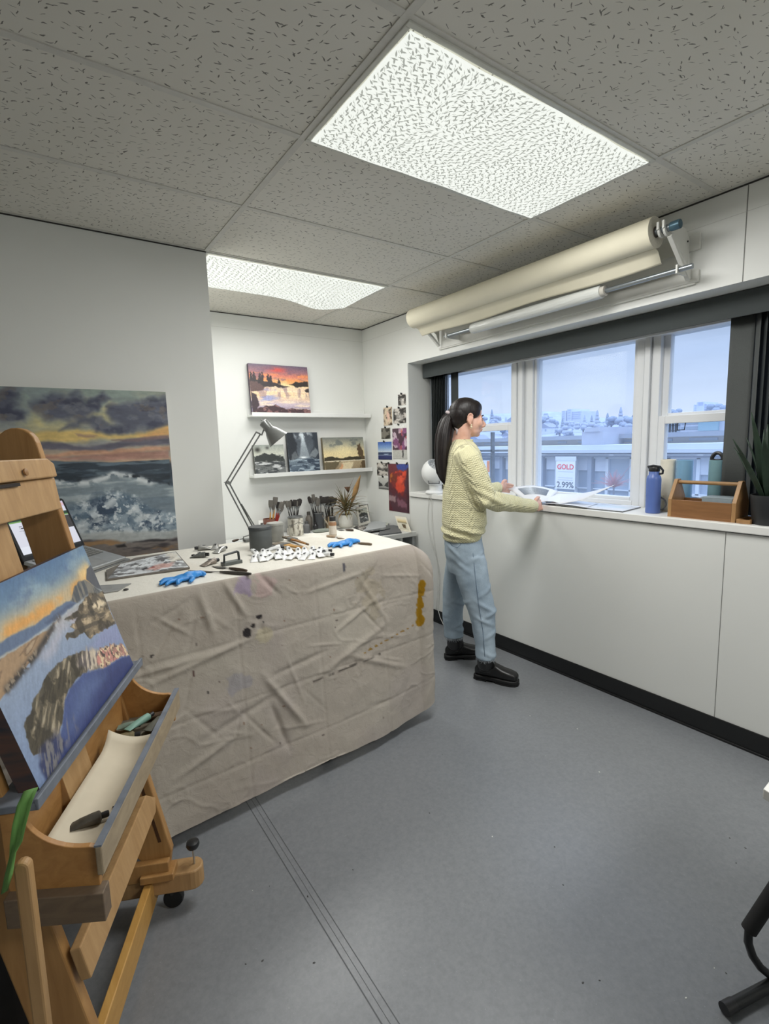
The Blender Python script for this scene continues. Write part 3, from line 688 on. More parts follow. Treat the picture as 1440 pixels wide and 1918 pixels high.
    for k in range(40):
        r = random.Random(200+k); blob(r.uniform(.5, 2.0), r.uniform(.03, .85), r.uniform(.002,.006), r.uniform(.002,.006), r.choice(((70,60,58), (120,90,70), (96,88,80), (150,140,130))), .7, 300+k, .4)
    # top sheet
    NT_ = 60; top = np.zeros((NT_, R_f := n1+1, 3)); 
    for j in range(n1+1):
        ex, ey = per[j][0], per[j][1]; ybk = 2.758+(.0-.055)*max(0, (ex-.85))/.75
        for i in range(NT_):
            q = 1-i/NT_; top[i, j] = (ex+(.045*(q) if ex > 1.2 else 0)*(ex-1.2)/.37, ey+(ybk-ey)*q, ZTAB)
    tz = (fbm(top[..., 0]*6, top[..., 1]*6, 71, 4)-.5)*.006*ss(0, .06, np.arange(NT_)[:, None]/NT_*0+ (1-np.arange(NT_)[:, None]/NT_))
    top[..., 2] += np.minimum(tz, .001)
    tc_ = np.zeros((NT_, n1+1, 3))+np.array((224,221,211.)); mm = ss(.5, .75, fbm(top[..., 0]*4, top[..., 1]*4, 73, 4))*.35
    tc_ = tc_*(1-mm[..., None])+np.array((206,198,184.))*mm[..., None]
    # side edge top already covered by front grid; assemble
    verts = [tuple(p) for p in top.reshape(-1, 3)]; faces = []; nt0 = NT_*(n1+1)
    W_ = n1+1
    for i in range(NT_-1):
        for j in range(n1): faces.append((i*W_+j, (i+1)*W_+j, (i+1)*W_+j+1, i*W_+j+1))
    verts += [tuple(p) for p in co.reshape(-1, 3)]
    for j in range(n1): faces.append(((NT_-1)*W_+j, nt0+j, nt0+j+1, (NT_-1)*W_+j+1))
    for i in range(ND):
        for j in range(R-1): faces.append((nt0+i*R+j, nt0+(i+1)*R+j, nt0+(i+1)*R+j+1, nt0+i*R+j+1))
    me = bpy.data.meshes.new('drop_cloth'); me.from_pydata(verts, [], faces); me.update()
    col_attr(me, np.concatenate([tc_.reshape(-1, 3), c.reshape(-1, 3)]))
    m = NT('canvas_cloth'); a = m.n('ShaderNodeAttribute', attribute_name='Col'); m.set(Base_Color=a.outputs['Color'], Roughness=.75); m.set(**{'Specular_IOR_Level': .25})
    f = m.noise(m.coord('Object', (1,1,1)), 26, 6, .62, .6); m.bump(f, .5, .006)
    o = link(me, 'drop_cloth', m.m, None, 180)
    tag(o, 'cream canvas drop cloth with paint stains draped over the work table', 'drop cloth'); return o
cloth()
# ================================================================ LARGE SEASCAPE
def seascape():
    W, H = 460, 400; P = Paint(W, H, 1.12); u, v = P.u, P.v
    def q(*pts):     # shapes measured on the picture
        out = []
        for a, c in pts:
            p = atY(a/4.235, 710+c/4.235, YL-.039); out.append(((p.x+.50)/1.111, (1.792-p.z)/.992))
        return out
    P.grad([(0,(148,164,156)), (.12,(140,150,150)), (.25,(152,152,148)), (.36,(190,160,134)), (.385,(52,62,72)), (.5,(70,86,100)), (.6,(128,142,152)), (.75,(150,160,165)), (.82,(178,182,178)), (.88,(124,108,94)), (1,(100,90,86))])
    sk = 1-ss(.38,.39,v)
    P.put(ss(.48,.66,P.n(6,10,3))*sk*.5, (182,182,160)); P.put(ss(.5,.66,P.n(9,12,4))*sk*.4, (118,128,138))
    P.put(P.poly(q((190,340),(250,255),(340,255),(420,330),(500,330),(640,260),(860,250),(900,330),(700,330),(560,360),(470,410),(300,410)), .05, .06)*.85, (212,200,140))
    P.put(P.poly(q((780,215),(860,180),(900,190),(830,240)), .02, .03)*.9, (226,214,156))
    P.put(P.poly(q((-2200,430),(0,430),(300,420),(600,398),(800,430),(1000,430),(1200,390),(1345,355),(1345,450),(1100,470),(900,470),(700,490),(450,500),(-2200,500)), .015, .02)*.95, (222,192,118))
    P.put(P.poly(q((1100,430),(1345,360),(1345,450),(1150,465)), .02, .02), (226,176,112)); P.put(P.poly(q((-2200,420),(0,420),(60,440),(40,520),(-2200,520)), .03, .03)*.9, (204,150,112))
    cl = [((-2200,100),(0,120),(160,115),(175,160),(130,190),(215,230),(170,300),(100,330),(-2200,330)),
          ((210,190),(330,110),(450,85),(560,80),(640,140),(690,180),(740,160),(830,112),(880,170),(800,200),(780,250),(690,280),(600,285),(500,315),(400,300),(300,250)),
          ((860,215),(1000,205),(1110,210),(1160,180),(1340,172),(1340,350),(1150,405),(1000,392),(920,340),(880,290)),
          ((440,395),(560,340),(700,315),(780,315),(850,360),(1000,375),(1000,425),(880,422),(760,432),(690,392),(560,385))]
    for i, c in enumerate(cl):
        m = P.poly(q(*c), .022, .045, 9, 20+i); P.put(m*.95, (88,92,110)); P.put(m*ss(.46,.62,P.n(11,15,30+i))*.9, (62,66,86)); P.put(m*ss(.54,.68,P.n(16,22,40+i))*.55, (130,132,138)); P.put(m*ss(.6,.72,P.n(20,22,44+i))*.5, (120,108,98))
    for c, col in ((((-2200,500),(330,500),(500,510),(590,535),(700,530),(900,500),(1050,480),(1345,468),(1345,520),(1000,540),(800,568),(690,578),(500,562),(-2200,555)), (98,96,112)), (((360,595),(700,572),(900,560),(1345,530),(1345,560),(900,600),(600,620),(-2200,620)), (206,158,128)),
                   (((-2200,620),(500,622),(800,600),(1345,570),(1345,630),(900,645),(500,640),(-2200,640)), (178,134,120)), (((900,490),(1100,470),(1345,450),(1345,480),(1100,500)), (126,104,106)), (((600,430),(760,440),(740,452),(620,452)), (160,130,116))):
        m = P.poly(q(*c), .008, .012, 12, int(c[0][1])); P.put(m*.9, col); P.put(m*ss(.5,.68,P.n(7,40,int(c[0][1])))*.5, tuple(x*.82 for x in col))
    hz = P.poly(q((-2200,655),(400,650),(900,662),(1345,638),(1345,1700),(-2200,1700)), .003, .003)
    sea = hz*(1-ss(.52,.58,v)); P.put(sea, (46,58,70)); P.put(sea*ss(.5,.62,P.n(6,46,12))*.75, (112,130,142)); P.put(sea*ss(.54,.64,P.n(5,34,13))*.9, (28,38,48))
    for c, col in ((((390,745),(560,715),(760,735),(800,790),(700,825),(420,805)), (34,46,58)), (((760,730),(1000,700),(1345,720),(1345,760),(1000,750)), (40,52,64)), (((1120,770),(1350,765),(1360,820),(1200,820)), (34,44,54))):
        m = P.poly(q(*c), .01, .02, 12, 60); P.put(m*.9, col); P.put(m*ss(.52,.64,P.n(8,40,61))*.5, (86,104,118))
    m = P.poly(q((-2200,800),(420,800),(700,815),(820,785),(900,745),(1060,770),(1200,820),(1390,830),(1400,1250),(-2200,1250)), .008, .02); P.put(m*.9, (132,146,154)); P.put(m*ss(.48,.62,P.n(5,30,64))*.7, (174,184,188)); P.put(m*ss(.56,.66,P.n(4,28,65))*.6, (98,114,128))
    P.put(P.line(q((430,815),(560,830),(700,822),(820,790),(900,752),(1050,772),(1190,822)), .016)*ss(.36,.56,P.n(30,34,66)), (214,220,222))
    wv = P.poly(q((450,1100),(560,980),(680,990),(760,950),(930,905),(1050,935),(1120,1000),(1250,1050),(1410,1060),(1410,1205),(1000,1215),(600,1205)), .02, .05, 9, 70)
    P.put(wv*.9, (84,106,126)); P.put(wv*ss(.44,.58,P.n(8,10,71,6,.6))*.95, (50,68,90)); P.put(wv*ss(.5,.6,P.n(13,12,72,6,.65))*.85, (150,166,178))
    for c in (((540,1060),(640,1000),(760,955),(930,910),(1050,940)), ((760,1200),(800,1100),(860,1000),(930,915)), ((1050,940),(1080,1020),(1120,1110),(1240,1140)), ((620,1190),(700,1120),(800,1020)), ((1120,1130),(1240,1100),(1400,1120)), ((940,1190),(1060,1170),(1200,1200)), ((500,1210),(900,1205),(1400,1205))):
        P.put(P.line(q(*c), .030)*ss(.44,.60,P.n(26,26,int(c[0][0]),5,.65))*.9, (208,216,220))
    P.put(wv*ss(.62,.68,P.n(46,46,77,4,.6))*.8, (226,232,234))
    P.put(P.poly(q((-2200,1225),(700,1210),(1410,1200),(1410,1265),(1000,1280),(600,1275),(-2200,1280)), .01, .012)*.85, (184,188,186))
    sd = P.poly(q((-2200,1290),(700,1270),(1000,1285),(1410,1260),(1410,2200),(-2200,2200)), .012, .015); P.put(sd*.85, (122,112,106)); P.put(sd*ss(.5,.6,P.n(6,26,81))*.85, (170,132,90)); P.put(sd*ss(.5,.62,P.n(5,22,82))*.85, (66,62,66))
    P.put(P.poly(q((920,1320),(980,1300),(1000,1325),(930,1332)), .006, .01)*.9, (34,32,34)); P.put(P.poly(q((1050,1290),(1200,1268),(1330,1268),(1300,1282),(1150,1290)), .006, .008)*.85, (40,38,42))
    st = fbm(P.x*16+P.y*7, P.y*70, 90, 3); P.c = np.clip(P.c*(1+.16*(st-.5))[..., None], 0, 255); P.speck(.06, 60, 80); return P
x0, x1, z0, z1 = -.50, .611, .80, 1.792
t = thing('canvas_painting', 'large stormy seascape canvas with a breaking wave hung on the left wall', 'painting', ((x0+x1)/2, YL-.02, z0))
b = MB(); b.box(x0, x1, YL-.038, YL-.001, z0, z1); b.build('stretcher', simple('canvas_edge', (204,202,196), .7), t, 0, bevel=.002)
panel(seascape(), 'painted_face', t, (x0, YL-.0392, z1), (x1-x0, 0, 0), (0, 0, z0-z1))
# ================================================================ EASEL
EA = math.radians(25); ED = V((math.sin(EA), math.cos(EA), 0)); EN = V((math.cos(EA), -math.sin(EA), 0)); EZ = V((0,0,1))
def E(d, n, z): return ED*d+EN*n+EZ*z
W1 = wood('beech', (164,120,70), (190,146,92), .42, 2, .8)
W2 = wood('beech_worn', (172,134,88), (196,158,110), .5, 2, .8)
W3 = wood('beech_orange', (168,120,68), (192,144,86), .45, 1, .8)
GREYP = simple('paint_smeared_wood', (112,118,128), .5, var=.25, scale=26)
t = thing('studio_easel', 'large adjustable beech studio easel in the left foreground', 'easel', E(1.3, -.55, 0))
def fn(z): return -.416-.196*z       # n of the masts' front edge at height z
LEAN = V((0,0,1))*1+EN*-.196; LEAN.normalize(); LN = (EN+EZ*.196).normalized()
def mast(d0, d1, zb, zt, depth, name, mat, rounded=True, fo=0.0):
    pts = []; a = E(0, fn(zb)+fo, zb); L = (zt-zb)/LEAN.z; w = depth
    prof = [(0, -w*.55), (0.0, -w), (L*.1, -w)] if False else [(0, -.02), (.05, 0), (L-w*.5, 0)]
    if rounded: prof += [(L-w*.5+w*.5*math.sin(k*PI/10), -w*.5+w*.5*math.cos(k*PI/10)) for k in range(1, 10)]
    else: prof += [(L, -.0), (L, -w)]
    prof += [(L-w*.5, -w), (.06, -w), (0, -w*.72)]
    poly = [a+ED*d0+LEAN*l+LN*o for l, o in prof]
    b = MB(); b.prism(poly, ED*(d1-d0)); return b.build(name, mat, t, 0, bevel=.004)
far = mast(1.556, 1.584, .165, 1.565, .105, 'mast', W1)
b = MB(); a = E(1.5555, fn(.25)-.026, .25); c = E(1.5555, fn(1.18)-.026, 1.18); b.beam(a, c, LN, ED, .0045, .0008); b.build('groove', simple('groove_dark', (78,48,22), .7), far, 0)
near = mast(.985, 1.013, .10, 1.565, .105, 'mast', W1)
cen = mast(1.16, 1.285, .60, 1.42, .030, 'sliding_mast', W2, False, .006)
# feet: runners front to back, with casters and a levelling screw
for d in (1.575, .99):
    b = MB(); z0, z1 = .075, .140; n0, n1, hw = (-.90 if d > 1.2 else -1.02), -.405, .034
    poly = [E(d-hw, n0, z0), E(d-hw, n1, z0)]+[E(d-hw*math.cos(k*PI/8), n1+hw*math.sin(k*PI/8), z0) for k in range(1, 8)]+[E(d+hw, n1, z0), E(d+hw, n0, z0)]
    b.prism(poly, EZ*(z1-z0)); ft = b.build('foot', W2, t, 0, bevel=.005)
    for n in (-.47, n0+.06):
        b = MB(); b.lathe([(.004,-.012), (.029,-.012), (.032,-.006), (.032,.006), (.029,.012), (.004,.012)], E(d, n, .033), ED, 18); b.box(*(lambda p: (p.x-.012, p.x+.012, p.y-.012, p.y+.012, .05, .076))(E(d, n, 0))); b.build('caster', BLACKB, ft)
    b = MB(); p = E(d, -.398, 0); b.tube([p+EZ*.13, p+EZ*.205], .0035, 8); b.build('screw', simple('bright_steel', (190,190,186), .3, .8), ft)
    b = MB(); b.lathe([(.006,.196), (.017,.200), (.021,.209), (.019,.219), (.008,.224)], (p.x, p.y, 0), seg=18); b.build('knob', simple('black_plastic', (34,35,37), .4), ft)
b = MB(); b.obox(E(1.545, -.535, .165), ED, EN, EZ, .012, .07, .03); b.obox(E(1.55, -.50, .150), ED, EN, EZ, .03, .05, .012); b.build('hinge_block', W1, t, 0, bevel=.003)
# cross boards
b = MB(); b.beam(E(.97, -.53, .085), E(1.60, -.53, .085), EN, EZ, .012, .045); b.build('cross_beam', wood('beech_yellow', (192,144,74), (210,164,92), .4, 1, .8), t, 0, bevel=.003)
zr = .455; a0 = E(0, fn(zr)+.012, zr)
poly = [(.985, .038), (1.44, .038), (1.49, -.008), (1.465, -.038), (.985, -.038)]
b = MB(); b.prism([a0+ED*d+LEAN*z for d, z in poly], LN*.022); b.build('front_rail', W2, t, 0, bevel=.003)
# upper canvas holder
zh = 1.437; a0 = E(0, fn(zh)+.004, zh)
b = MB(); b.prism([a0+ED*d+LEAN*z for d, z in ((1.02,.028), (1.502,.028), (1.532,.012), (1.528,-.024), (1.02,-.024))], LN*.034); hd = b.build('canvas_clamp', W2, t, 0, bevel=.004)
zh = 1.372; a0 = E(0, fn(zh)+.004, zh)
b = MB(); b.prism([a0+ED*d+LEAN*z for d, z in ((1.03,.042), (1.535,.042), (1.52,-.046), (1.03,-.046))], LN*.022); b.build('clamp_board', W2, t, 0, bevel=.003)
b = MB(); p = E(1.24, fn(1.415)+.03, 1.411); b.obox(p, ED, LN, LEAN, .10, .004, .004); b.build('clamp_slot', simple('slot_dark', (38,30,24), .8), hd, 0)
b = MB(); b.lathe([(.009,0), (.009,.004), (.004,.006)], E(1.36, fn(1.437)+.042, 1.439), LN, 14); b.build('bolt', simple('worn_bolt', (150,112,70), .5), hd)
# tray with curved end panels
n0, n1 = -.575, -.405; zt0 = .835; zf = .735; zb = .665
def endpanel(d):
    pts = [E(d, n0, zb-.02), E(d, n0, zt0)]
    for k in range(1, 13):
        q = k/12; a = PI/2*q; pts.append(E(d, n0+.035+(n1-n0-.06)*(1-math.cos(a)), zf+(zt0-zf)*(1-math.sin(a))))
    pts += [E(d, n1-.012, zf-.005), E(d, n1-.012, zb-.02)]
    b = MB(); b.prism(pts, ED*.012); b.build('end_panel', W3, t, 0, bevel=.0015)
endpanel(.958); endpanel(1.568)
b = MB(); b.beam(E(.97, n0+.006, (zt0+zb)/2), E(1.568, n0+.006, (zt0+zb)/2), EN, EZ, .006, (zt0-zb)/2); b.build('tray_back', W3, t, 0)
b = MB(); b.beam(E(.97, (n0+n1)/2, zb), E(1.568, (n0+n1)/2, zb), EN, EZ, (n1-n0)/2-.012, .006); b.build('tray_floor', simple('tray_grime', (112,106,92), .7, var=.3, scale=30), t, 0)
fr = MB(); fr.beam(E(.948, n1-.005, zf-.026), E(1.59, n1-.005, zf-.026), EN, EZ, .0065, .030); fr.build('tray_front', wood('tray_worn', (150,134,110), (174,156,128), .55, 1, .8), t, 0, bevel=.003)
b = MB(); b.beam(E(.948, n1-.005, zf+.006), E(1.59, n1-.005, zf+.006), EN, EZ, .0067, .002); b.build('tray_lip', GREYP, t, 0)
b = MB(); b.beam(E(.953, n0, zb-.028), E(.953, n1, zb-.045), ED, EZ, .016, .030); b.build('tray_bracket', wood('bracket', (104,88,72), (124,106,86), .6, 0, .8), t, 0, bevel=.002)
# canvas ledge (paint smeared) the picture stands on
cb = lambda z: -.284-.28*z           # canvas front plane
b = MB(); b.beam(E(.955, -.548, .833), E(1.60, -.548, .833), EN, EZ, .041, .0075); b.beam(E(.955, -.509, .837), E(1.60, -.509, .837), EN, EZ, .004, .0115); b.build('canvas_ledge', GREYP, t, 0, bevel=.002)
# brown strut post on the near side
# ---- canvas on the easel
CN = (EN+EZ*.28).normalized(); CL = (EZ-EN*.28).normalized()
z0c, z1c = .8435, 1.217; d0, d1 = .993, 1.561
TL = E(d0, cb(z1c), z1c); BLc = E(d0, cb(z0c), z0c)
tc = thing('canvas_painting', 'deep-edged canvas of a rocky tidal shore at sunset standing on the easel', 'painting', E((d0+d1)/2, cb(z0c)-.02, z0c))
b = MB(); b.prism([BLc-CN*.0006, BLc+ED*(d1-d0)-CN*.0006, TL+ED*(d1-d0)-CN*.0006, TL-CN*.0006], CN*-.036)
def edgemat():
    m = NT('painted_canvas_edge'); n = m.noise(m.coord('Object', (2,2,9)), 3, 4); m.set(Base_Color=m.ramp(n, [(.35, rgb(52,52,60)), (.55, rgb(92,66,58)), (.7, rgb(62,56,58))]), Roughness=.55); return m.m
b.build('canvas_edge', edgemat(), tc, 0)
def shore():
    P = Paint(440, 290, 1.5); u, v = P.u, P.v
    pn = CN; pc = CN.dot(TL); DU = ED/(d1-d0); DV = (BLc-TL)/(BLc-TL).length_squared
    def q(*pts):
        out = []
        for a, c in pts:
            p = onpl(a/3.837, 1000+c/3.837, pn, pc)-TL; out.append((p.dot(DU), p.dot(DV)))
        return out
    P.grad([(0,(92,120,154)), (.10,(108,136,164)), (.22,(140,164,178)), (.30,(170,176,168)), (.45,(150,164,186)), (1,(126,144,178))])
    P.put(ss(.42,.66,P.n(3,6,3))*(1-ss(.26,.34,v))*.6, (158,178,186)); P.put(ss(.48,.66,P.n(4,8,5))*(1-ss(.14,.22,v))*.55, (86,108,146))
    gl = q((-300,940),(0,745),(200,620),(350,535),(480,440),(640,300)); P.put(P.line(gl, .085)*.75, (214,180,130)); P.put(P.line(gl, .045)*ss(.3,.6,P.n(6,12,8))*.95, (224,164,92)); P.put(P.line(q((590,300),(625,255)), .05)*.9, (234,200,140))
    P.put(P.poly(q((-300,960),(0,780),(150,702),(235,665),(270,640),(330,590),(440,505),(505,472),(530,470),(640,420),(430,605),(200,775),(0,885),(-300,1060)), .008, .012), (104,120,146))
    P.put(P.poly(q((320,640),(420,560),(500,500),(540,500),(430,600),(340,650)), .01, .01)*.8, (84,96,122))
    hd = P.poly(q((505,475),(530,385),(560,350),(610,330),(690,385),(760,440),(560,500)), .008, .015); P.put(hd, (88,92,96)); P.put(hd*ss(.48,.6,fbm((P.x+P.y*.2)*46, P.y*5, 10, 4))*.7, (150,142,126))
    P.put(P.poly(q((622,250),(650,225),(700,300),(760,420),(690,385),(620,330)), .006, .01), (92,94,100))
    P.put(P.line(q((0,905),(200,780),(430,608),(640,440)), .010)*.8, (176,186,196))
    sa = fbm(P.x*5, P.y*30+P.x*6, 15, 5)
    be = P.poly(q((-300,1120),(0,905),(350,685),(432,600),(395,650),(335,760),(275,850),(150,1000),(40,1150),(-300,1500)), .006, .012); P.put(be, (170,142,112)); P.put(be*ss(.48,.6,sa)*.8, (122,100,80)); P.put(be*ss(.58,.68,sa)*.6, (206,182,152))
    ed = P.line(q((425,600),(335,745),(265,860),(160,985),(50,1120)), .022); P.put(ed*ss(.3,.5,P.n(24,24,17)), (66,62,60)); P.put(P.line(q((255,850),(150,985),(50,1110)), .02)*ss(.52,.6,P.n(40,24,18)), (150,136,118))
    P.put(P.poly(q((430,610),(560,540),(560,610),(470,640),(500,660),(420,780),(330,900),(290,900)), .05, .03)*.7, (192,186,194)); P.put(P.poly(q((500,600),(580,540),(560,610)), .03, .02)*.6, (206,178,178))
    def rock(pts, base, mid, hi, seed, ang=.9, f1=6, f2=46):
        m = P.poly(q(*pts), .006, .022, 16, seed); ca, sa_ = math.cos(ang), math.sin(ang)
        t = fbm((P.x*ca+P.y*sa_)*f1, (-P.x*sa_+P.y*ca)*f2, seed, 5, .6); t2 = P.n(12,12,seed+3)
        P.put(m, base); P.put(m*ss(.44,.56,t), mid); P.put(m*ss(.57,.67,t*.6+t2*.4), hi); P.put(m*ss(.5,.40,t2)*.6, tuple(x*.6 for x in base)); return m, t
    rock(((640,430),(740,415),(780,520),(830,640),(700,722),(640,748),(600,712),(480,768),(468,735),(540,682),(492,660),(565,612),(465,628),(560,550),(575,505)), (98,90,78), (138,124,102), (192,172,142), 31, .15, 5, 26)
    m = P.poly(q((655,500),(700,470),(760,500),(740,540),(680,540)), .02, .03, 20, 33); P.put(m*ss(.42,.55,P.n(24,30,34)), (226,208,176))
    rock(((340,1015),(400,938),(480,878),(590,850),(660,835),(745,955),(690,972),(600,992),(560,1025),(505,1110),(470,1190),(455,1300),(420,1450),(330,1570),(240,1580),(165,1380),(260,1180)), (92,86,74), (128,118,98), (172,160,138), 41, 2.5, 6, 44)
    m = P.poly(q((560,870),(650,820),(720,850),(740,960),(640,985),(560,960)), .03, .03, 20, 45); P.put(m*.7, (120,112,116)); P.put(m*ss(.5,.6,fbm((P.x*.6-P.y*.8)*10, (P.x*.8+P.y*.6)*50, 46, 4)), (206,192,172))
    m = P.poly(q((735,970),(690,905),(720,835),(790,790),(885,800),(930,860),(880,882),(830,892),(770,960)), .012, .03, 20, 47); P.put(m*.95, (176,132,118)); P.put(m*ss(.46,.56,P.n(30,34,48)), (226,204,168)); P.put(m*ss(.56,.62,P.n(36,30,49))*.9, (206,142,134)); P.put(m*ss(.58,.64,P.n(44,44,50)), (90,80,76))
    P.put(P.poly(q((830,650),(880,760),(800,790),(720,800),(640,820),(700,740)), .03, .03)*.6, (150,152,190))
    dw = P.poly(q((600,1005),(760,965),(860,892),(930,865),(990,960),(360,1830),(285,1660),(440,1420),(470,1200),(505,1115)), .012, .015, 12, 51); P.put(dw, (78,92,138)); P.put(dw*P.poly(q((700,1020),(930,880),(990,960),(700,1340),(480,1700),(420,1600),(640,1250)), .10, .03)*.9, (58,66,112)); P.put(dw*P.poly(q((560,1100),(680,1010),(760,1020),(600,1250),(500,1400)), .08, .03)*.7, (104,122,164))
    lo = P.poly(q((285,1560),(340,1480),(420,1440),(470,1500),(400,1700),(350,1820),(280,1660)), .02, .02); P.put(lo*.8, (56,60,92)); P.put(lo*ss(.54,.62,fbm((P.x*.5-P.y*.86)*9, (P.x*.86+P.y*.5)*50, 55, 4))*.8, (140,136,130))
    P.put(ss(.54,.62,fbm((P.x*.5-P.y*.86)*9, (P.x*.86+P.y*.5)*46, 56, 4))*P.poly(q((330,1500),(440,1380),(520,1300),(560,1400),(420,1640)), .03, .03)*.6, (132,128,132))
    st = fbm((P.x*.6-P.y*.8)*14, (P.x*.8+P.y*.6)*70, 58, 3); P.c = np.clip(P.c*(1+.12*(st-.5))[..., None], 0, 255); P.speck(.05, 80, 80); return P
panel(shore(), 'painted_face', tc, TL+CN*.0004, ED*(d1-d0), BLc-TL)
# ---- things lying in the tray
zfl = zb+.006
t2 = thing('paper_strip', 'strip of cream paper lining the easel tray', 'paper', E(1.12, -.48, zfl))
P = [[E(.985+.40*i/24, n0+.035+(n1-n0-.065)*j/10, zfl+.004+.012*(j/10-.4)**2*6*.3+(.030*max(0, (i-20)/4)**2)+.03*(1-j/10)**2) for j in range(11)] for i in range(25)]
b = MB(); b.grid(P); b.build('sheet', simple('cream_paper', (214,204,182), .8, var=.03), t2, 180, solid=.0015)
for k in range(3):
    b = MB(); p = E(1.14+.09*k, -.435, zfl+.0125); b.obox(p, ED, EN, EZ, .002, .018-.004*k, .0006)
    b.build('ink_mark', simple('ink_dark', (44,38,36), .7), t2, 0)
def stub(d, n, z, ang, L, r, c, label, cat='paint tube'):
    t3 = thing('paint_tube', label, cat, E(d, n, zfl)); p = E(d, n, z); dr = (ED*math.cos(ang)+EN*math.sin(ang))
    b = MB(); b.loft([[p-dr*L/2+(EZ*math.sin(a)*r*fz_+dr.cross(EZ)*math.cos(a)*r*fx)+dr*L*q for a in [2*PI*k/14 for k in range(14)]] for q, fz_, fx in ((0,.12,1.15), (.04,.15,1.15), (.3,.75,1.05), (.7,1,1), (.9,1,1), (.95,.6,.6))]); b.build('tube_body', c, t3)
    b = MB(); b.lathe([(r*.5,0), (r*.55,.002), (r*.55,.014), (r*.3,.015)], p+dr*L*.45, dr, 12); b.build('cap', simple('tube_cap', (40,40,42), .5), t3)
DIRTY = simple('dirty_tube', (74,70,62), .5, var=.4, scale=60)
stub(1.09, -.487, zfl+.022, 1.15, .062, .0125, DIRTY, 'small dark crusted paint tube on the paper strip in the easel tray')
stub(1.47, -.49, zfl+.034, .55, .085, .011, simple('pale_green_tube', (126,164,150), .55, var=.12), 'pale green paint tube lying uppermost in the easel tray')
stub(1.49, -.53, zfl+.016, 1.5, .05, .012, simple('green_grey_tube', (130,152,140), .55, var=.2), 'short grey green paint tube under the pale green tube')
stub(1.54, -.47, zfl+.012, 1.45, .09, .011, simple('brown_tube', (110,92,74), .55, var=.3), 'brown smeared paint tube against the far end of the easel tray')
stub(1.425, -.525, zfl+.016, 1.3, .075, .014, simple('olive_tube', (132,122,92), .55, var=.35, scale=60), 'olive stained paint tube at the top edge of the paper strip')
stub(1.49, -.455, zfl+.012, .35, .07, .012, simple('grey_rag_tube', (112,112,100), .6, var=.3), 'grey crusted paint tube by the easel tray front')
# ---- rounded post, green tape and black bag at the lower left
PL_D = .86
def pd(px, py, D): return onpl(px, py, ED, D)
a = pd(36, 1610, PL_D); c = pd(72, 1900, PL_D); dr = (c-a).normalized(); a2 = a-dr*.0; c2 = c+dr*((c.z-.0)/-dr.z if c.z > 0 else 0)
t4 = thing('easel_strut', 'rounded pale wooden post in the bottom left corner before the easel', 'wooden post', (c2.x, c2.y, 0))
b = MB(); w_ = .0125
sd = dr.cross(ED).normalized()
b.prism([a+dr*.02-sd*w_]+[a+dr*.02-dr*w_*math.sin(k*PI/8)-sd*w_*math.cos(k*PI/8) for k in range(1, 8)]+[a+dr*.02+sd*w_, c2+sd*w_, c2-sd*w_], ED*.018); b.build('post', W2, t4, 0, bevel=.004)
t5 = thing('painters_tape', 'torn strip of green painters tape hanging at the left edge', 'tape', pd(20, 1600, PL_D-.03))
GT = simple('green_tape', (112,160,84), .55, var=.15, scale=18)
D5 = PL_D-.012
Pp = [(58,1478,30), (46,1505,32), (36,1545,30), (30,1580,26), (24,1600,14), (16,1640,18), (8,1672,14)]
rows = []
for i, (px, py, w2) in enumerate(Pp): rows.append([pd(px+w2*(k/4-.5)*(.9), py-8*(k/4-.5), D5-.006*math.sin(k*1.3+i)) for k in range(5)])
b = MB(); b.grid(rows); b.build('strip', GT, t5, 180, solid=.0006)
t6 = thing('bag', 'black fabric bag standing in the bottom left corner behind the wooden post', 'bag', E(1.165, -.81, 0))
q = E(1.165, -.81, 0)
b = MB(); b.loft([[E(q.dot(ED)+dd*s_, q.dot(EN)+nn*s_, z) for dd, nn in ((-.07,-.15), (.0,-.17), (.07,-.15), (.09,0), (.07,.15), (0,.17), (-.07,.15), (-.09,0))] for z, s_ in ((.0,.85), (.02,1), (.2,1.02), (.42,.97), (.52,.75), (.545,.4))]); b.build('bag_body', simple('black_nylon', (17,17,19), .7, bump=.3), t6, 60, sub=2)
b = MB(); q2 = E(q.dot(ED), q.dot(EN), 0); b.tube([q2+EN*(.10*math.cos(k*PI/10))+EZ*(.53+.09*math.sin(k*PI/10)) for k in range(11)], .011, 8); b.build('handle', simple('black_nylon', (17,17,19), .7), t6)
# ================================================================ ALCOVE: SHELVES, PICTURES, DESK
SHW = simple('shelf_white', (226,227,224), .45, var=.01)
def shelf(pl, pr, label):
    a = atY(*pl, YB-.12); c = atY(*pr, YB-.12); zz = (a.z+c.z)/2
    t = thing('picture_ledge', label, 'shelf', ((a.x+2.62)/2, YB-.06, zz-.02), 'picture ledges'); x0 = a.x; x1 = 2.643
    b = MB(); b.box(x0, x1, YB-.11, YB, zz-.016, zz); b.build('board', SHW, t, 0, bevel=.002)
    b = MB(); b.box(x0, x1, YB-.122, YB-.11, zz-.016, zz+.018); b.build('front_lip', SHW, t, 0, bevel=.002)
    b = MB(); b.box(x0, x1, YB-.012, YB, zz, zz+.05); b.build('back_rail', SHW, t, 0, bevel=.002)
    return zz
zs1 = shelf((472,774), (695,781), 'upper white picture ledge in the alcove carrying one sunset canvas')
zs2 = shelf((476,891), (697,880), 'lower white picture ledge in the alcove carrying three small canvases')
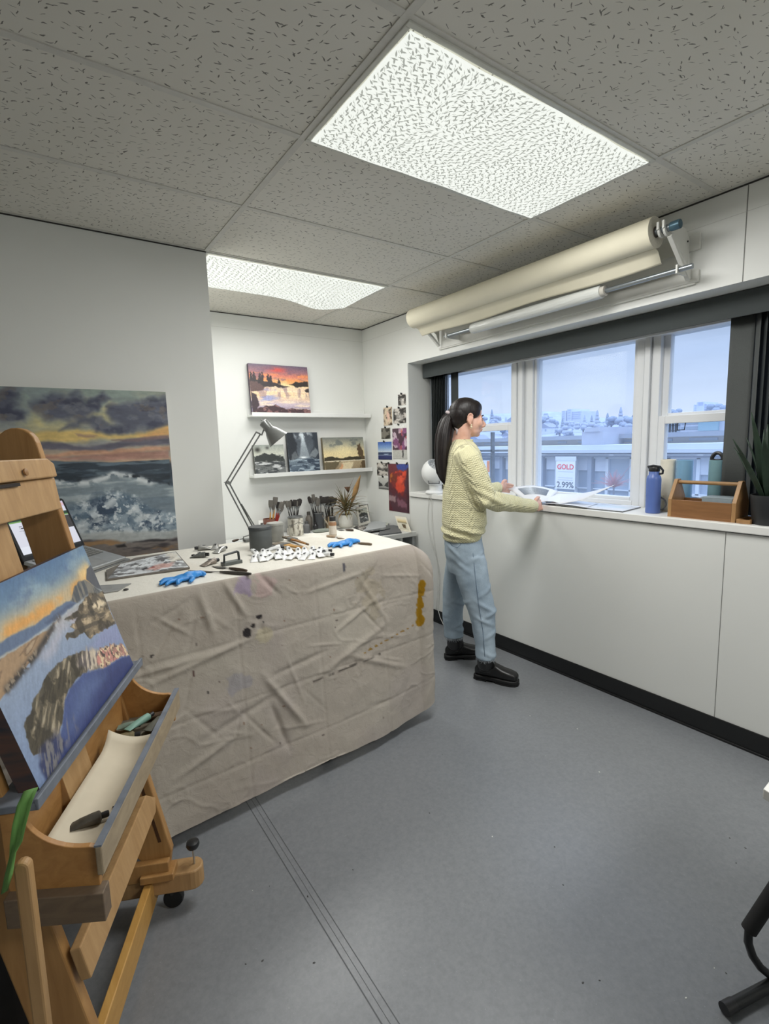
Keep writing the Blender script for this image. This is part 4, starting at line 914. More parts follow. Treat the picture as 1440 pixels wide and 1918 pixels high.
def canvas(P, pxl, pxr, pyt, zb, label, th=.03, edge=(60,58,60), lean=.035, yb=YB-.075):
    """canvas leaning on a ledge: bottom front edge at y = yb"""
    a = atY(pxl, 880, yb); c = atY(pxr, 880, yb); ztop = atY((pxl+pxr)/2, pyt, yb+lean).z
    t = thing('small_canvas', label, 'painting', ((a.x+c.x)/2, yb, zb), 'canvases on the picture ledges')
    h = ztop-zb; up = V((0, lean, h)); nrm = V((0, h, -lean)).normalized()
    o = V((a.x, yb, zb)); w = c.x-a.x
    b = MB(); b.prism([o, o+V((w,0,0)), o+V((w,0,0))+up, o+up], nrm*th); b.build('canvas_edge', simple('edge_%d_%d_%d' % edge, edge, .6, var=.15), t, 0)
    panel(P, 'painted_face', t, o+up-nrm*.0006, (w,0,0), -up)
def sunset():
    P = Paint(150, 120, 1.2); u, v = P.u, P.v
    P.grad([(0,(104,92,112)), (.12,(150,110,120)), (.22,(214,128,108)), (.32,(236,178,120)), (.40,(244,214,160)), (.45,(236,206,176)), (.62,(240,204,160)), (.78,(196,180,190)), (1,(120,110,130))])
    P.put(np.exp(-((u-.47)/.16)**2-((v-.10)/.05)**2)*.9, (226,82,70)); P.put(ss(.5,.65,P.n(5,14,3))*(1-ss(.3,.4,v))*.6, (118,92,112)); P.put(ss(.5,.6,P.n(6,20,4))*ss(.15,.2,v)*(1-ss(.33,.4,v))*.7, (240,150,90))
    w = ss(.44,.46,v); P.put(w*ss(.52,.62,P.n(4,40,5))*.6, (250,228,196)); P.put(w*ss(.5,.7,P.n(3,20,6))*(1-ss(.3,.6,u))*.8, (140,150,200)); P.put(w*ss(.5,.65,P.n(14,5,7))*(1-ss(.6,.7,v))*.5, (120,100,120))
    P.put(P.poly([(0,.27),(.25,.34),(.5,.38),(.66,.44),(.3,.44),(0,.5)], .01, .03), (58,50,52)); P.put(P.poly([(.66,.38),(.78,.32),(1,.30),(1,.42),(.8,.42)], .01, .03), (54,48,44)); P.put(P.poly([(0,.30),(.14,.36),(.24,.46),(.2,.52),(0,.56)], .01, .02), (96,74,72))
    for x, y, h in ((.03,.20,.14),(.08,.2,.14),(.17,.22,.16),(.21,.2,.16),(.31,.22,.16),(.35,.24,.14),(.48,.30,.08)): P.put(P.poly([(x-.028,y+h),(x-.02,y+.03),(x,y-.05),(x+.02,y+.03),(x+.028,y+h)], .008, .03, 30), (52,44,48))
    P.put(P.poly([(0,.56),(.10,.62),(.12,.8),(.06,1),(0,1)], .01, .03), (66,54,60)); P.put(P.poly([(.92,.48),(1,.44),(1,.52),(.95,.52)], .01, .02), (60,52,52))
    m = P.poly([(0,.92),(.2,.84),(.4,.80),(.55,.87),(.75,.86),(1,.9),(1,1),(0,1)], .01, .03); P.put(m, (74,56,60)); P.put(m*ss(.5,.6,P.n(12,16,9))*.8, (150,112,110))
    P.speck(.12, 60, 60); return P
def mono(seed, kind):
    P = Paint(130, 120, 1.1); u, v = P.u, P.v
    if kind == 'cloud':
        P.grad([(0,(150,156,150)), (.3,(196,198,184)), (.5,(160,166,160)), (.55,(96,98,96)), (1,(120,124,124))]); P.put(np.exp(-((u-.13)/.09)**2-((v-.16)/.08)**2), (46,46,42)); P.put(np.exp(-((u-.45)/.06)**2-((v-.1)/.05)**2)*.8, (60,60,58))
        m = P.poly([(0,.42),(.2,.34),(.35,.28),(.5,.34),(.6,.28),(.75,.36),(.95,.40),(1,.55),(0,.56)], .02, .06); P.put(m, (52,56,54)); w = ss(.54,.58,v); P.put(w*ss(.48,.6,P.n(4,16,5))*.9, (204,206,206)); P.put(w*ss(.52,.64,P.n(5,16,8))*.9, (54,58,60))
    else:
        P.grad([(0,(70,76,84)), (.6,(92,100,108)), (.66,(120,134,144)), (1,(66,80,96))]); P.put(np.exp(-((u-.5)/.3)**2-((v-.05)/.1)**2)*ss(.4,.6,P.n(8,9,3)), (214,222,226))
        for k in range(7): x = .36+.05*k; P.put(P.poly([(.48,.05),(.52,.05),(x+.03,.62),(x-.01,.62)], .03, .01)*.45, (214,226,232))
        P.put(P.poly([(0,0),(.18,0),(.3,.3),(.28,.62),(0,.7)], .03, .05), (44,48,54)); P.put(P.poly([(.8,.0),(1,0),(1,.7),(.7,.62),(.75,.45),(.88,.36)], .03, .05), (52,58,66)); P.put(P.poly([(.68,.62),(.78,.46),(.9,.38),(1,.5),(.9,.62)], .02, .04)*.9, (128,136,140)); P.put(P.poly([(.1,.55),(.24,.45),(.3,.62),(.1,.68)], .02, .04)*.8, (110,116,120))
        w = ss(.62,.68,v); P.put(w*ss(.5,.62,P.n(5,26,6))*.8, (176,192,202)); P.put(np.exp(-((u-.48)/.12)**2-((v-.62)/.03)**2), (236,242,244)); P.put(w*ss(.5,.62,P.n(5,22,7))*.8, (40,52,68))
    P.speck(.12, 50, 50, seed); return P
def golden():
    P = Paint(160, 110, 1.35); u, v = P.u, P.v
    P.grad([(0,(120,124,118)), (.25,(176,172,150)), (.45,(226,208,160)), (.62,(236,216,164)), (.66,(130,116,84)), (.72,(176,158,126)), (1,(150,132,104))]); P.put(np.exp(-((u-.52)/.22)**2-((v-.42)/.2)**2)*.8, (246,230,178)); P.put(ss(.5,.65,P.n(4,6,3))*(1-ss(.2,.35,v))*.7, (96,104,104))
    P.put(P.poly([(0,.6),(.2,.58),(.4,.63),(.6,.6),(1,.58),(1,.68),(0,.69)], .01, .03), (62,56,38)); P.put(P.poly([(.82,.25),(.9,.2),(.96,.4),(1,.7),(1,1),(.86,.95),(.92,.7),(.84,.5)], .02, .06), (88,70,46)); P.put(P.poly([(0,.7),(.5,.69),(1,.69),(1,.71),(0,.72)], .004, .005), (240,232,208))
    P.put(P.poly([(.3,1),(.46,.74),(.7,.74),(.62,1)], .03, .04)*.8, (236,222,186)); P.put(P.poly([(0,.72),(.4,.72),(.2,1),(0,1)], .03, .05)*.8, (86,78,56)); P.put(P.poly([(.32,1),(.4,.8),(.44,.8),(.42,1)], .02, .03)*.7, (206,140,96)); P.speck(.10, 50, 50); return P
canvas(sunset(), 479, 587, 685, zs1+.001, 'sunset lake canvas alone on the upper picture ledge', edge=(78,66,80))
canvas(mono(1,'cloud'), 479, 536, 833, zs2+.001, 'grey cloudy lake canvas behind the desk lamp on the lower ledge', edge=(80,80,76))
canvas(mono(2,'fall'), 543, 600, 810, zs2+.001, 'dark waterfall canvas in the middle of the lower ledge', edge=(52,56,62))
canvas(golden(), 609, 685, 819, zs2+.001, 'golden misty lake canvas at the right of the lower ledge', edge=(120,110,86))
# ---- photographs taped to the window wall
def photo(kind, seed):
    P = Paint(60, 80, .75); u, v = P.u, P.v; r = random.Random(seed)
    if kind in ('bw', 'sepia', 'dark'):
        n = P.n(4, 4, seed, 5, .6); lo, hi = {'bw': ((40,38,36),(206,200,192)), 'sepia': ((64,50,42),(214,196,170)), 'dark': ((44,42,36),(124,120,110))}[kind]
        k = ss(.36,.62,n)[..., None]; P.c = np.array(lo, float)*(1-k)+np.array(hi, float)*k
        if kind == 'sepia': P.put(P.poly([(.4,.2),(.6,.25),(.75,.6),(.55,.8),(.35,.5)], .05, .08), (226,190,170))
        if kind == 'bw': P.put(np.exp(-((u-.5)/.25)**2-((v-r.uniform(.3,.6))/.22)**2)*.7, (216,212,206))
    elif kind == 'sky':
        P.grad([(0,(60,96,176)), (.35,(140,172,216)), (.56,(206,218,232)), (.6,(54,72,104)), (.72,(44,58,92)), (.74,(190,204,220)), (.77,(48,60,110)), (1,(36,46,96))]); P.put(P.poly([(.4,.68),(.8,.66),(.7,.74),(.5,.74)], .02, .03), (150,168,196))
    elif kind == 'pink':
        P.c[:] = (196,176,188); P.put(ss(.45,.55,P.n(6,4,2)), (130,80,120)); P.put(ss(.5,.6,P.n(5,3,5))*ss(.4,.8,u), (206,84,60)); P.put(ss(.52,.6,P.n(7,7,7))*.9, (70,48,60)); P.put(ss(.72,.74,v), (186,186,180)); P.put(P.poly([(.68,.74),(.78,.74),(.76,.95),(.68,.95)], .02, .02), (70,70,72)); P.put(1-ss(.09,.10,v), (226,226,222))
    elif kind == 'valley':
        P.grad([(0,(206,206,200)), (.4,(190,190,186)), (1,(140,140,138))]); P.put(P.poly([(0,.35),(.3,.55),(.42,.7),(0,.8)], .03, .04), (60,60,60)); P.put(P.poly([(1,.3),(.7,.5),(.6,.7),(1,.8)], .03, .04), (66,66,66)); P.put(ss(.85,.95,v), (90,90,90))
    elif kind == 'red':
        P.c[:] = (84,50,62); P.put(P.poly([(0,.02),(.5,.0),(.6,.1),(.1,.2)], .03, .06), (110,52,60)); P.put(P.poly([(.4,.0),(1,0),(1,.1),(.5,.14)], .02, .05), (62,78,150)); P.put(P.poly([(.1,.2),(.5,.14),(.9,.12),(.8,.4),(.7,.68),(.5,.62),(.1,.42)], .03, .06), (206,72,50)); P.put(P.poly([(.1,.2),(.4,.25),(.4,.38),(.1,.4)], .04, .06)*.9, (176,112,44)); P.put(P.poly([(.55,.2),(.8,.16),(.7,.42),(.5,.4)], .04, .06)*.8, (236,96,70)); P.put(ss(.5,.56,P.n(5,6,3))*ss(.14,.2,v)*.7, (96,36,44)); P.put(P.poly([(.0,.66),(.35,.68),(.35,.8),(0,.78)], .02, .04)*.8, (176,150,152)); P.put(P.poly([(.4,.72),(.9,.78),(.9,.9),(.5,.88)], .03, .06)*.8, (140,96,112)); P.put(P.poly([(.9,.1),(1,.08),(1,1),(.88,1)], .02, .02)*.8, (66,36,46))
    P.speck(.1, 40, 40); return P
TAPE = simple('black_tape', (30,30,32), .6)
for kind, x0, x1, y0, y1, label, nt_ in (('bw', 806,919,150,308,'small grey photograph at the very top of the taped group beside the window', 1),
        ('sepia', 597,721,336,596,'tall brownish figure photograph at the upper left of the taped group', 1), ('bw', 738,921,352,568,'wide black and white photograph just under the topmost one', 1),
        ('dark', 566,696,630,785,'small dark grey photograph above the blue seascape photograph', 1), ('sky', 518,716,830,1080,'blue seascape photograph taped beside the window', 1),
        ('pink', 724,929,592,1072,'tall pink and red print with a white border above the big red print', 1), ('bw', 503,660,1126,1308,'black and white foliage photograph left of the big red print', 1),
        ('valley', 526,668,1330,1500,'pale misty valley photograph at the bottom left of the taped group', 1), ('red', 664,958,1138,1808,'big red figure print hanging lowest beside the window', 3)):
    pa = atX(640+x0/7.675, 720+y0/7.675, XW-.003); pb = atX(640+x1/7.675, 720+y0/7.675, XW-.003); pc_ = atX(640+x0/7.675, 720+y1/7.675, XW-.003)
    ux = V((0, pb.y-pa.y, 0)); vx = V((0, 0, pc_.z-pa.z)); n_ = 'photograph' if kind not in ('pink', 'red') else 'art_print'
    t = thing(n_, label, 'photograph' if n_ == 'photograph' else 'print', pa+ux/2+vx, 'pictures taped beside the window')
    b = MB(); o = pa-V((0,0,0)); b.prism([o+V((.0008,0,0)), o+ux+V((.0008,0,0)), o+ux+vx+V((.0008,0,0)), o+vx+V((.0008,0,0))], (.0018,0,0)); sh = b.build('paper', simple('photo_paper', (226,225,220), .5), t, 0)
    panel(photo(kind, int(x0)), 'picture', t, pa, ux, vx)
    for q in ([.45] if nt_ == 1 else [.03, .45, .93]):
        b = MB(); c = pa+ux*q; b.obox(c+V((-.0012,0,.004)), (1,0,0), (0,.96,.28) if q != .93 else (0,.8,-.6), (0,-.28,.96) if q != .93 else (0,.6,.8), .0006, .014, .008); b.build('tape', TAPE, t, 0)
# ---- alcove desk
ZD = .742
t = thing('desk', 'white desk along the alcove back wall holding brushes and prints', 'desk', (1.8, 3.75, 0))
DW = simple('desk_white', (206,207,204), .5, var=.02)
b = MB(); b.box(.93, 2.628, 3.345, YB-.012, ZD-.038, ZD); b.build('desk_top', DW, t, 0, bevel=.003)
b = MB(); b.box(2.60, 2.626, 3.37, 4.10, 0, ZD-.038); b.build('side_panel', simple('desk_grey', (150,152,152), .5), t, 0, bevel=.002)
b = MB(); b.box(.94, .966, 3.37, 4.10, 0, ZD-.038); b.build('side_panel', DW, t, 0, bevel=.002)
b = MB(); b.tube([(2.49, 3.40, 0), (2.49, 3.40, ZD-.038)], .024, 14); b.build('leg', DW, t)
def onD(px, py): return atZ(px, py, ZD)
# brushes standing in pots
BR = {'red': simple('red_handle', (140,34,30), .3), 'yellow': simple('ochre_handle', (186,134,60), .35), 'black': simple('black_handle', (34,32,32), .35), 'pale': simple('pale_handle', (190,178,156), .5), 'grey': simple('grey_handle', (108,106,102), .5)}
FERR = simple('ferrule', (140,142,142), .35, .7); BRI = {'dark': simple('dark_bristle', (48,44,42), .9), 'grey': simple('grey_bristle', (98,94,88), .9), 'tan': simple('tan_bristle', (122,112,98), .9)}
def brush(p, tip, hm, bm, label, group, wide=.010, foam=False):
    wide *= 1.35
    """brush with its handle foot at p and the bristle end at tip"""
    d = (tip-p); L = d.length; d.normalize(); t = thing('paintbrush', label, 'paintbrush', p, group)
    b = MB(); b.tube([p, p+d*L*.12, p+d*L*.45, p+d*L*.66], [.0040,.0060,.0072,.0046], 8); b.build('handle', hm, t)
    sd = d.cross(V((.5,.8,0))).normalized(); nn = d.cross(sd)
    def ring(c, a, e): return [c+sd*a*math.cos(2*PI*k/10)+nn*e*math.sin(2*PI*k/10) for k in range(10)]
    b = MB(); b.loft([ring(p+d*L*.65, .0038, .0038), ring(p+d*L*.72, .005, .0045), ring(p+d*L*.80, wide*.8, .004)]); b.build('ferrule', FERR, t)
    b = MB(); b.loft([ring(p+d*L*.795, wide*.82, .0042), ring(p+d*L*.88, wide*1.08, .006), ring(p+d*L*.96, wide*(1 if int(tip.x*1000) % 2 else 1.12), .0045), ring(p+d*L, wide*(.55 if int(tip.x*1000) % 2 else 1.05), .0018)]); b.build('bristles', bm, t)
def pot(px, pyb, dia, h, mat, name, label, y_=None, shape='jar'):
    c = onD(px, pyb) if y_ is None else V((atY(px, 985, y_).x, y_, ZD)); t = thing(name, label, 'pot', c); R = dia/2
    b = MB(); b.lathe([(R*.92,0), (R,.004), (R,h), (R-.003,h), (R-.004,.006), (.001,.006)], c, seg=24); b.build('body', mat, t)
    if shape == 'tin':
        b = MB(); b.lathe([(R+.0015,h-.005), (R+.0015,h+.002), (R-.004,h+.002), (R-.004,h-.005)], c, seg=24); b.build('rim', FERR, t)
    return c, h
def fill(c, pots, label, group, y):
    for k, (pxt, pyt, hm, bm, w) in enumerate(pots):
        tip = atY(pxt, pyt, y+((k % 3)-1)*.02); foot = c+V(((tip.x-c.x)*.12+((k*7) % 5-2)*.006, ((k*5) % 5-2)*.007, .012)); brush(foot, tip, BR[hm], BRI[bm], label, group, w)
yp = 4.03
c, _ = pot(505, 0, .105, .15, simple('rust_glass', (122,78,66), .3), 'brush_jar', 'reddish brush jar, leftmost of the brush pots on the desk', yp)
fill(c, [(507,937,'yellow','grey',.013), (516,931,'yellow','grey',.014), (521,940,'red','dark',.010), (528,940,'red','grey',.012), (524,945,'red','dark',.009), (533,938,'grey','grey',.008), (530,947,'red','grey',.010), (512,943,'yellow','grey',.009)], 'paintbrush with a red or ochre handle in the leftmost jar', 'brushes in the reddish jar', yp)
c, _ = pot(551, 0, .10, .14, simple('grey_jar', (116,114,110), .4), 'brush_jar', 'grey brush jar mostly hidden behind the white paint can', yp)
fill(c, [(536,938,'black','grey',.011), (541,938,'black','grey',.010), (545,936,'grey','dark',.009), (552,936,'black','dark',.011), (559,935,'black','dark',.013), (562,934,'black','dark',.014), (556,938,'grey','grey',.008), (540,941,'black','grey',.011)], 'dark paintbrush behind the white paint can', 'brushes in the jar behind the paint can', yp)
c, _ = pot(597, 0, .095, .155, simple('slate_tin', (70,72,74), .45), 'brush_tin', 'dark square-shouldered brush tin left of the foam brushes', yp, 'tin')
fill(c, [(578,930,'black','dark',.011), (586,926,'black','grey',.010), (591,931,'pale','grey',.014), (596,933,'grey','grey',.012), (601,929,'grey','dark',.009), (582,932,'black','grey',.010), (594,937,'grey','grey',.012)], 'grey paintbrush in the dark tin at the centre of the desk', 'brushes in the dark tin', yp)
c, _ = pot(619, 0, .085, .115, simple('tan_pot', (150,130,100), .6), 'brush_pot', 'tan pot holding black foam brushes beside the plant', yp-.02)
fill(c, [(604,931,'black','dark',.020), (612,930,'black','dark',.021), (620,930,'black','dark',.021), (625,932,'black','dark',.020), (608,935,'black','dark',.020), (616,936,'black','dark',.020), (601,964,'pale','tan',.006)], 'black foam brush bunched in the tan pot beside the plant', 'brushes in the tan pot', yp-.02)
# bottles and small jars among the pots
for px, y_, R, h, col, cc, label in ((591, 3.93, .022, .085, (34,34,36), (24,24,26), 'small black bottle standing in front of the dark brush tin'), (574, 3.96, .030, .095, (112,112,112), (80,80,80), 'grey jar between the paint can and the black bottle'), (543, 3.98, .028, .07, (196,190,178), (170,166,158), 'small cream jar peeking out left of the white paint can'), (579, 4.06, .030, .16, (104,98,90), (70,66,62), 'tall murky glass jar behind the black bottle')):
    c = V((atY(px, 985, y_).x, y_, ZD)); t = thing('small_bottle', label, 'bottle', c)
    b = MB(); b.lathe([(R*.9,0), (R,.004), (R,h*.7), (R*.5,h*.85), (R*.5,h*.9)], c, seg=18); b.build('body', simple('bottle_%d' % px, col, .3), t)
    b = MB(); b.lathe([(R*.55,h*.88), (R*.55,h*1.05), (R*.4,h*1.06)], c, seg=16); b.build('cap', simple('bcap_%d' % px, cc, .4), t)
# small framed card by the lamp
def card(pts, th, fm, P, name, label, cat, inset=.12):
    o, a, c = pts; ux = a-o; vx = c-o; n = ux.cross(vx).normalized()
    if n.dot(CAM-o) < 0: n = -n
    t = thing(name, label, cat, o+ux/2+vx); b = MB(); b.prism([o, o+ux, o+ux+vx, o+vx], -n*th); b.build('frame', fm, t, 0)
    panel(P, 'picture', t, o+ux*inset+vx*inset+n*.0006, ux*(1-2*inset), vx*(1-2*inset)); return t
yl_ = 4.02
card((atY(484,975,yl_+.02), atY(503,972.5,yl_+.02), V((atY(484,985,yl_).x, yl_-.02, ZD))), .006, simple('white_frame', (226,226,222), .5), photo('bw', 77), 'framed_print', 'small white framed black and white print beside the desk lamp', 'print', .16)
# plant with narrow dried leaves
c = onD(648, 984); c = V((c.x, 3.93, ZD)); x_ = atY(648, 984, 3.93).x; c.x = x_
t = thing('potted_plant', 'spiky dracaena with drying leaves in a white pot on the alcove desk', 'plant', c)
PW = simple('white_ceramic', (224,222,214), .3, var=.01)
b = MB(); b.lathe([(.05,.012), (.060,.02), (.068,.06), (.068,.125), (.063,.125), (.062,.10), (.001,.10)], c, seg=28); b.build('pot', PW, t)
b = MB(); b.lathe([(.05,0), (.082,.008), (.086,.016), (.078,.014), (.05,.008), (.001,.008)], c, seg=28); b.build('saucer', PW, t)
b = MB(); b.lathe([(.061,.098), (.061,.108), (.001,.112)], c, seg=20); b.build('soil', simple('soil', (64,52,42), .9), t)
LG = [simple('dry_leaf_green', (112,104,68), .7, var=.2), simple('dry_leaf_tan', (150,124,84), .7, var=.2)]
rs = random.Random(5)
def blade(p, d, L, w, droop, mat, par, name='leaf'):
    d = V(d).normalized(); rows = []; side = d.cross(V((0,0,1)))
    if side.length < .1: side = V((1,0,0))
    side.normalize(); q = V(p)
    for k in range(8):
        f_ = k/7; ww = w*(math.sin(PI*min(1, f_*.9+.12)))**.8*(1-f_*.75); fold = side.cross(d).normalized()*ww*.5
        rows.append([q-side*ww+fold, q, q+side*ww+fold]); d = (d+V((0,0,-droop*(f_+.2)))).normalized(); q = q+d*L/7
    m = MB(); m.grid(rows); return m.build(name, mat, par, 180, solid=.0008)
top = c+V((0,0,.20))
b = MB(); b.tube([c+V((0,0,.10)), c+V((.004,0,.15)), top], [.010,.009,.008], 8); b.build('stem', LG[1], t)
for k in range(60):
    a = rs.uniform(0, 2*PI); el = rs.choice((rs.uniform(-.2,.5), rs.uniform(.4,1.35))); blade(top+V((0,0,rs.uniform(-.05,.03))), (math.cos(a)*math.cos(el), math.sin(a)*math.cos(el)*.7, math.sin(el)), rs.uniform(.16,.26), .0095, rs.uniform(.04,.22), LG[k % 3 == 0], t)
for k in range(8):
    a = rs.uniform(0, 2*PI); blade(top+V((0,0,-.05)), (math.cos(a)*.5, math.sin(a)*.4-.2, .3), .20, .006, .55, LG[0], t)
t = thing('dried_palm_spear', 'tall tan dried palm spear leaning out of the white plant pot', 'dried plant', c+V((.02,0,.112)))
p0 = c+V((.025,.01,.112)); tp = atY(675, 890, 3.95); dd = tp-p0
rows = [[p0+dd*f_+V((s_*w_,0,s_*w_*-.6)) for s_ in (-1,0,1)] for f_, w_ in ((0,.004), (.3,.008), (.5,.018), (.62,.024), (.75,.02), (.9,.010), (1,.002))]
b = MB(); b.grid(rows); b.build('spear', simple('dry_palm', (168,132,84), .75, var=.2), t, 180, solid=.002)
b = MB(); q = atY(650, 916, 3.90); b.grid([[q+V((-.03,0,.02)), q+V((.035,0,.018))], [q+V((-.005,-.004,-.02)), q+V((.012,-.004,-.035))]]); b.build('curled_leaf', simple('brown_leaf', (84,58,38), .8), t, 180, solid=.001)
# framed pictures leaning by the corner
y1 = 3.98
card((atY(673,946,y1+.02), atY(689,944,y1+.06), V((atY(682,990,y1-.03).x-.02, y1-.03, ZD+.02))), .012, simple('grey_board', (112,112,110), .6), photo('dark', 9), 'framed_print', 'dark grey board leaning in the alcove corner behind the white framed print', 'print', .04)
o = atY(667,951,3.93); a_ = atY(688,945,3.96); c_ = V((atY(673,983,3.88).x, 3.88, ZD+.012))
card((o, a_, c_), .012, simple('ivory_frame', (216,214,204), .5), mono(4,'cloud'), 'framed_print', 'ivory framed grey landscape print leaning beside the potted plant', 'print', .13)
# loose prints and books on the right of the desk
def slab(pts, z, th, mat, name, label, cat, group=None, face=None):
    q = [V((p.x, p.y, z)) for p in pts]; t = thing(name, label, cat, sum(q, V((0,0,0)))/len(q), group)
    b = MB(); b.prism(q, (0,0,th)); b.build('body' if face is None else 'cover', mat, t, 0)
    if face is not None: panel(face, 'printed_face', t, q[3]+V((0,0,th+.0006)), q[2]-q[3], q[0]-q[3])
    return t
PG = simple('print_grey', (176,180,182), .45, var=.05); PB = simple('book_grey', (96,98,100), .5)
zz = ZD
slab([onD(*p) for p in ((708,1004), (752,999), (744,985), (716,988))], zz, .012, PB, 'art_book', 'grey art book lying lowest in the pile at the right end of the desk', 'book')
zz += .0125
slab([onD(*p)+V((-.02,.03,0)) for p in ((690,1001), (738,994), (735,982), (700,986))], zz, .006, simple('mono_cover', (74,76,78), .4), 'magazine', 'dark monochrome magazine in the middle of the desk pile', 'magazine', face=mono(8,'cloud'))
zz += .0075
slab([onD(*p)+V((-.03,.05,0)) for p in ((694,1000), (734,993), (733,980), (703,982))], zz, .004, PG, 'loose_print', 'pale plastic-sleeved print on top of the desk pile', 'print')
slab([onD(*p) for p in ((662,988), (672,994), (690,990), (676,984))], ZD, .005, simple('dark_sleeve', (70,70,70), .4), 'postcard', 'dark postcard lying flat just right of the plant saucer', 'postcard', face=photo('bw', 12))
slab([onD(*p) for p in ((676,1000), (690,1003), (700,990), (684,989))], ZD, .003, simple('white_sheet', (214,216,216), .5), 'loose_sheet', 'white loose sheet lying between the postcard and the grey art book', 'paper')
pA = atX(739,966,2.61); pB_ = atX(760,969,2.61); pC = V((2.56, atX(748,994,2.56).y, ZD))
P = Paint(40, 50, .8); P.grad([(0,(232,228,212)), (.25,(226,206,160)), (.4,(150,140,110)), (.5,(226,222,206)), (1,(206,200,180))]); P.put(P.poly([(.35,.55),(.8,.5),(.75,.85),(.5,.85)], .03, .05), (98,84,62))
card((pA, pB_, pC), .004, simple('cream_card', (228,222,204), .6), P, 'greeting_card', 'cream greeting card standing against the wall at the right end of the desk', 'card', .1)
# ================================================================ THINGS ON THE WORK TABLE
def onT(px, py, z=ZTAB): return atZ(px, py, z)
# laptop on a wedge stand
HR = V((.163, 2.775, 1.045)); HX = V((-.695, -.72, 0)).normalized(); FX = V((.72, -.695, 0)).normalized()
FR = V((.352, 2.66, .990)); 
t = thing('laptop_stand', 'slim grey wedge stand tilting the laptop', 'stand', (0.1, 2.5, ZTAB))
BD = (FR-HR); BD = (BD-HX*BD.dot(HX)); BU = BD.cross(HX).normalized()
if BU.z < 0: BU = -BU
LW = .34; DL = BD.length; BD.normalize()
SIL = simple('silver_case', (176,178,178), .35, .5); KEY = simple('key_black', (44,44,46), .5)
b = MB(); pr = [HR-BU*.016-HX*-.02, FR-BU*.016-HX*-.02]; 
b.prism([V((pr[0].x,pr[0].y,ZTAB+.001)), pr[0]-BU*.001, pr[1]-BU*.001, V((pr[1].x,pr[1].y,ZTAB+.001))], HX*(LW-.04)); b.build('wedge', simple('stand_grey', (120,122,122), .5), t, 0)
t = thing('laptop', 'open silver laptop showing a white web page behind the easel', 'laptop', (0.05, 2.55, ZTAB+.03))
b = MB(); c = HR+BD*DL/2+HX*LW/2-BU*.008; b.obox(c, HX, BD, BU, LW/2, DL/2, .008); b.build('base', SIL, t, 0, bevel=.004)
b = MB(); c = HR+BD*DL*.30+HX*LW/2+BU*.0006; b.obox(c, HX, BD, BU, LW*.43, DL*.23, .0006); kb = b.build('keyboard', simple('keyboard_well', (92,94,94), .6), t, 0)
for r_ in range(5):
    b = MB()
    for k in range(14): b.obox(HR+BD*DL*(.12+.09*r_)+HX*LW*(.09+.063*k)+BU*.0018, HX, BD, BU, LW*.026, DL*.036, .0009)
    b.build('key_row', simple('key_grey', (128,128,124), .6, var=.1), kb, 0)
b = MB(); c = HR+BD*DL*.77+HX*LW/2+BU*.0006; b.obox(c, HX, BD, BU, LW*.18, DL*.17, .0005); b.build('trackpad', simple('pad_grey', (160,161,160), .4, .3), t, 0)
ta = math.radians(22); LU = (V((0,0,1))*math.cos(ta)-FX*math.sin(ta)).normalized(); LNn = HX.cross(LU).normalized()
if LNn.dot(FX) < 0: LNn = -LNn
LH = .245; o = HR+HX*0
poly = [o, o+HX*LW]; rr = .014
for k in range(6): a = k*PI/10; poly.append(o+HX*(LW-rr+rr*math.cos(a))+LU*(LH-rr+rr*math.sin(a)))
for k in range(6): a = PI/2+k*PI/10; poly.append(o+HX*(rr+rr*math.cos(a))+LU*(LH-rr+rr*math.sin(a)))
b = MB(); b.prism(poly, -LNn*.006); lid = b.build('lid', simple('lid_black', (30,31,33), .35), t, 0)
# lid frame: u runs from hinge right end (HR) toward the left, so the page is laid out mirrored along it
SCR = NT('lit_screen'); at_ = SCR.n('ShaderNodeAttribute', attribute_name='Col'); SCR.set(Base_Color=(.02,.02,.02), Roughness=.2, Emission_Color=at_.outputs['Color'], Emission_Strength=.85)
P = Paint(170, 120, 1.4, (226,228,240)); u, v = P.u, P.v
P.put((v < .12)*1.0, (216,206,230)); P.put(((v > .12) & (v < .20))*1.0, (224,224,238)); P.put(((v > .22) & (v < .29))*1.0, (26,62,48)); P.put(((v >= .29) & (v < .315))*1.0, (120,170,96)); P.put((v > .95)*1.0, (40,42,44)); P.put(((v > .80) & (v <= .95) & (u > .70) & (u < .8))*1.0, (58,52,50)); P.put(((v > .80) & (v <= .95) & (u < .70))*1.0, (236,240,250)); P.put(((v > .04) & (v < .10) & (u > .55))*1.0, (230,196,210)); P.put(((u > .90) & (v > .32) & (v < .60))*1.0, (60,58,60))
for k in range(6): P.put(((np.abs(v-.50-.035*k) < .004) & (u > .15) & (u < .40+.05*(k % 3)))*1.0, (176,180,196))
P.put(((np.abs(v-.44) < .012) & (u > .12) & (u < .46) & (P.n(80,1,3) > .42))*1.0, (52,52,60)); P.put(((np.abs(v-.40) < .006) & (u > .12) & (u < .36) & (P.n(90,1,4) > .42))*1.0, (120,120,130)); P.put(((np.abs(v-.485) < .003) & (u > .1) & (u < .7))*1.0, (150,152,170)); P.put(((np.abs(np.abs(u-.21)-.05) < .005) & (np.abs(v-.55) < .06))*1.0, (150,152,166)); P.put(((np.abs(np.abs(v-.55)-.055) < .005) & (np.abs(u-.21) < .05))*1.0, (150,152,166))
panel(P, 'screen', lid, o+HX*(LW-.012)+LU*(LH-.012)+LNn*.0008, -HX*(LW-.024), -LU*(LH-.026), SCR.m)
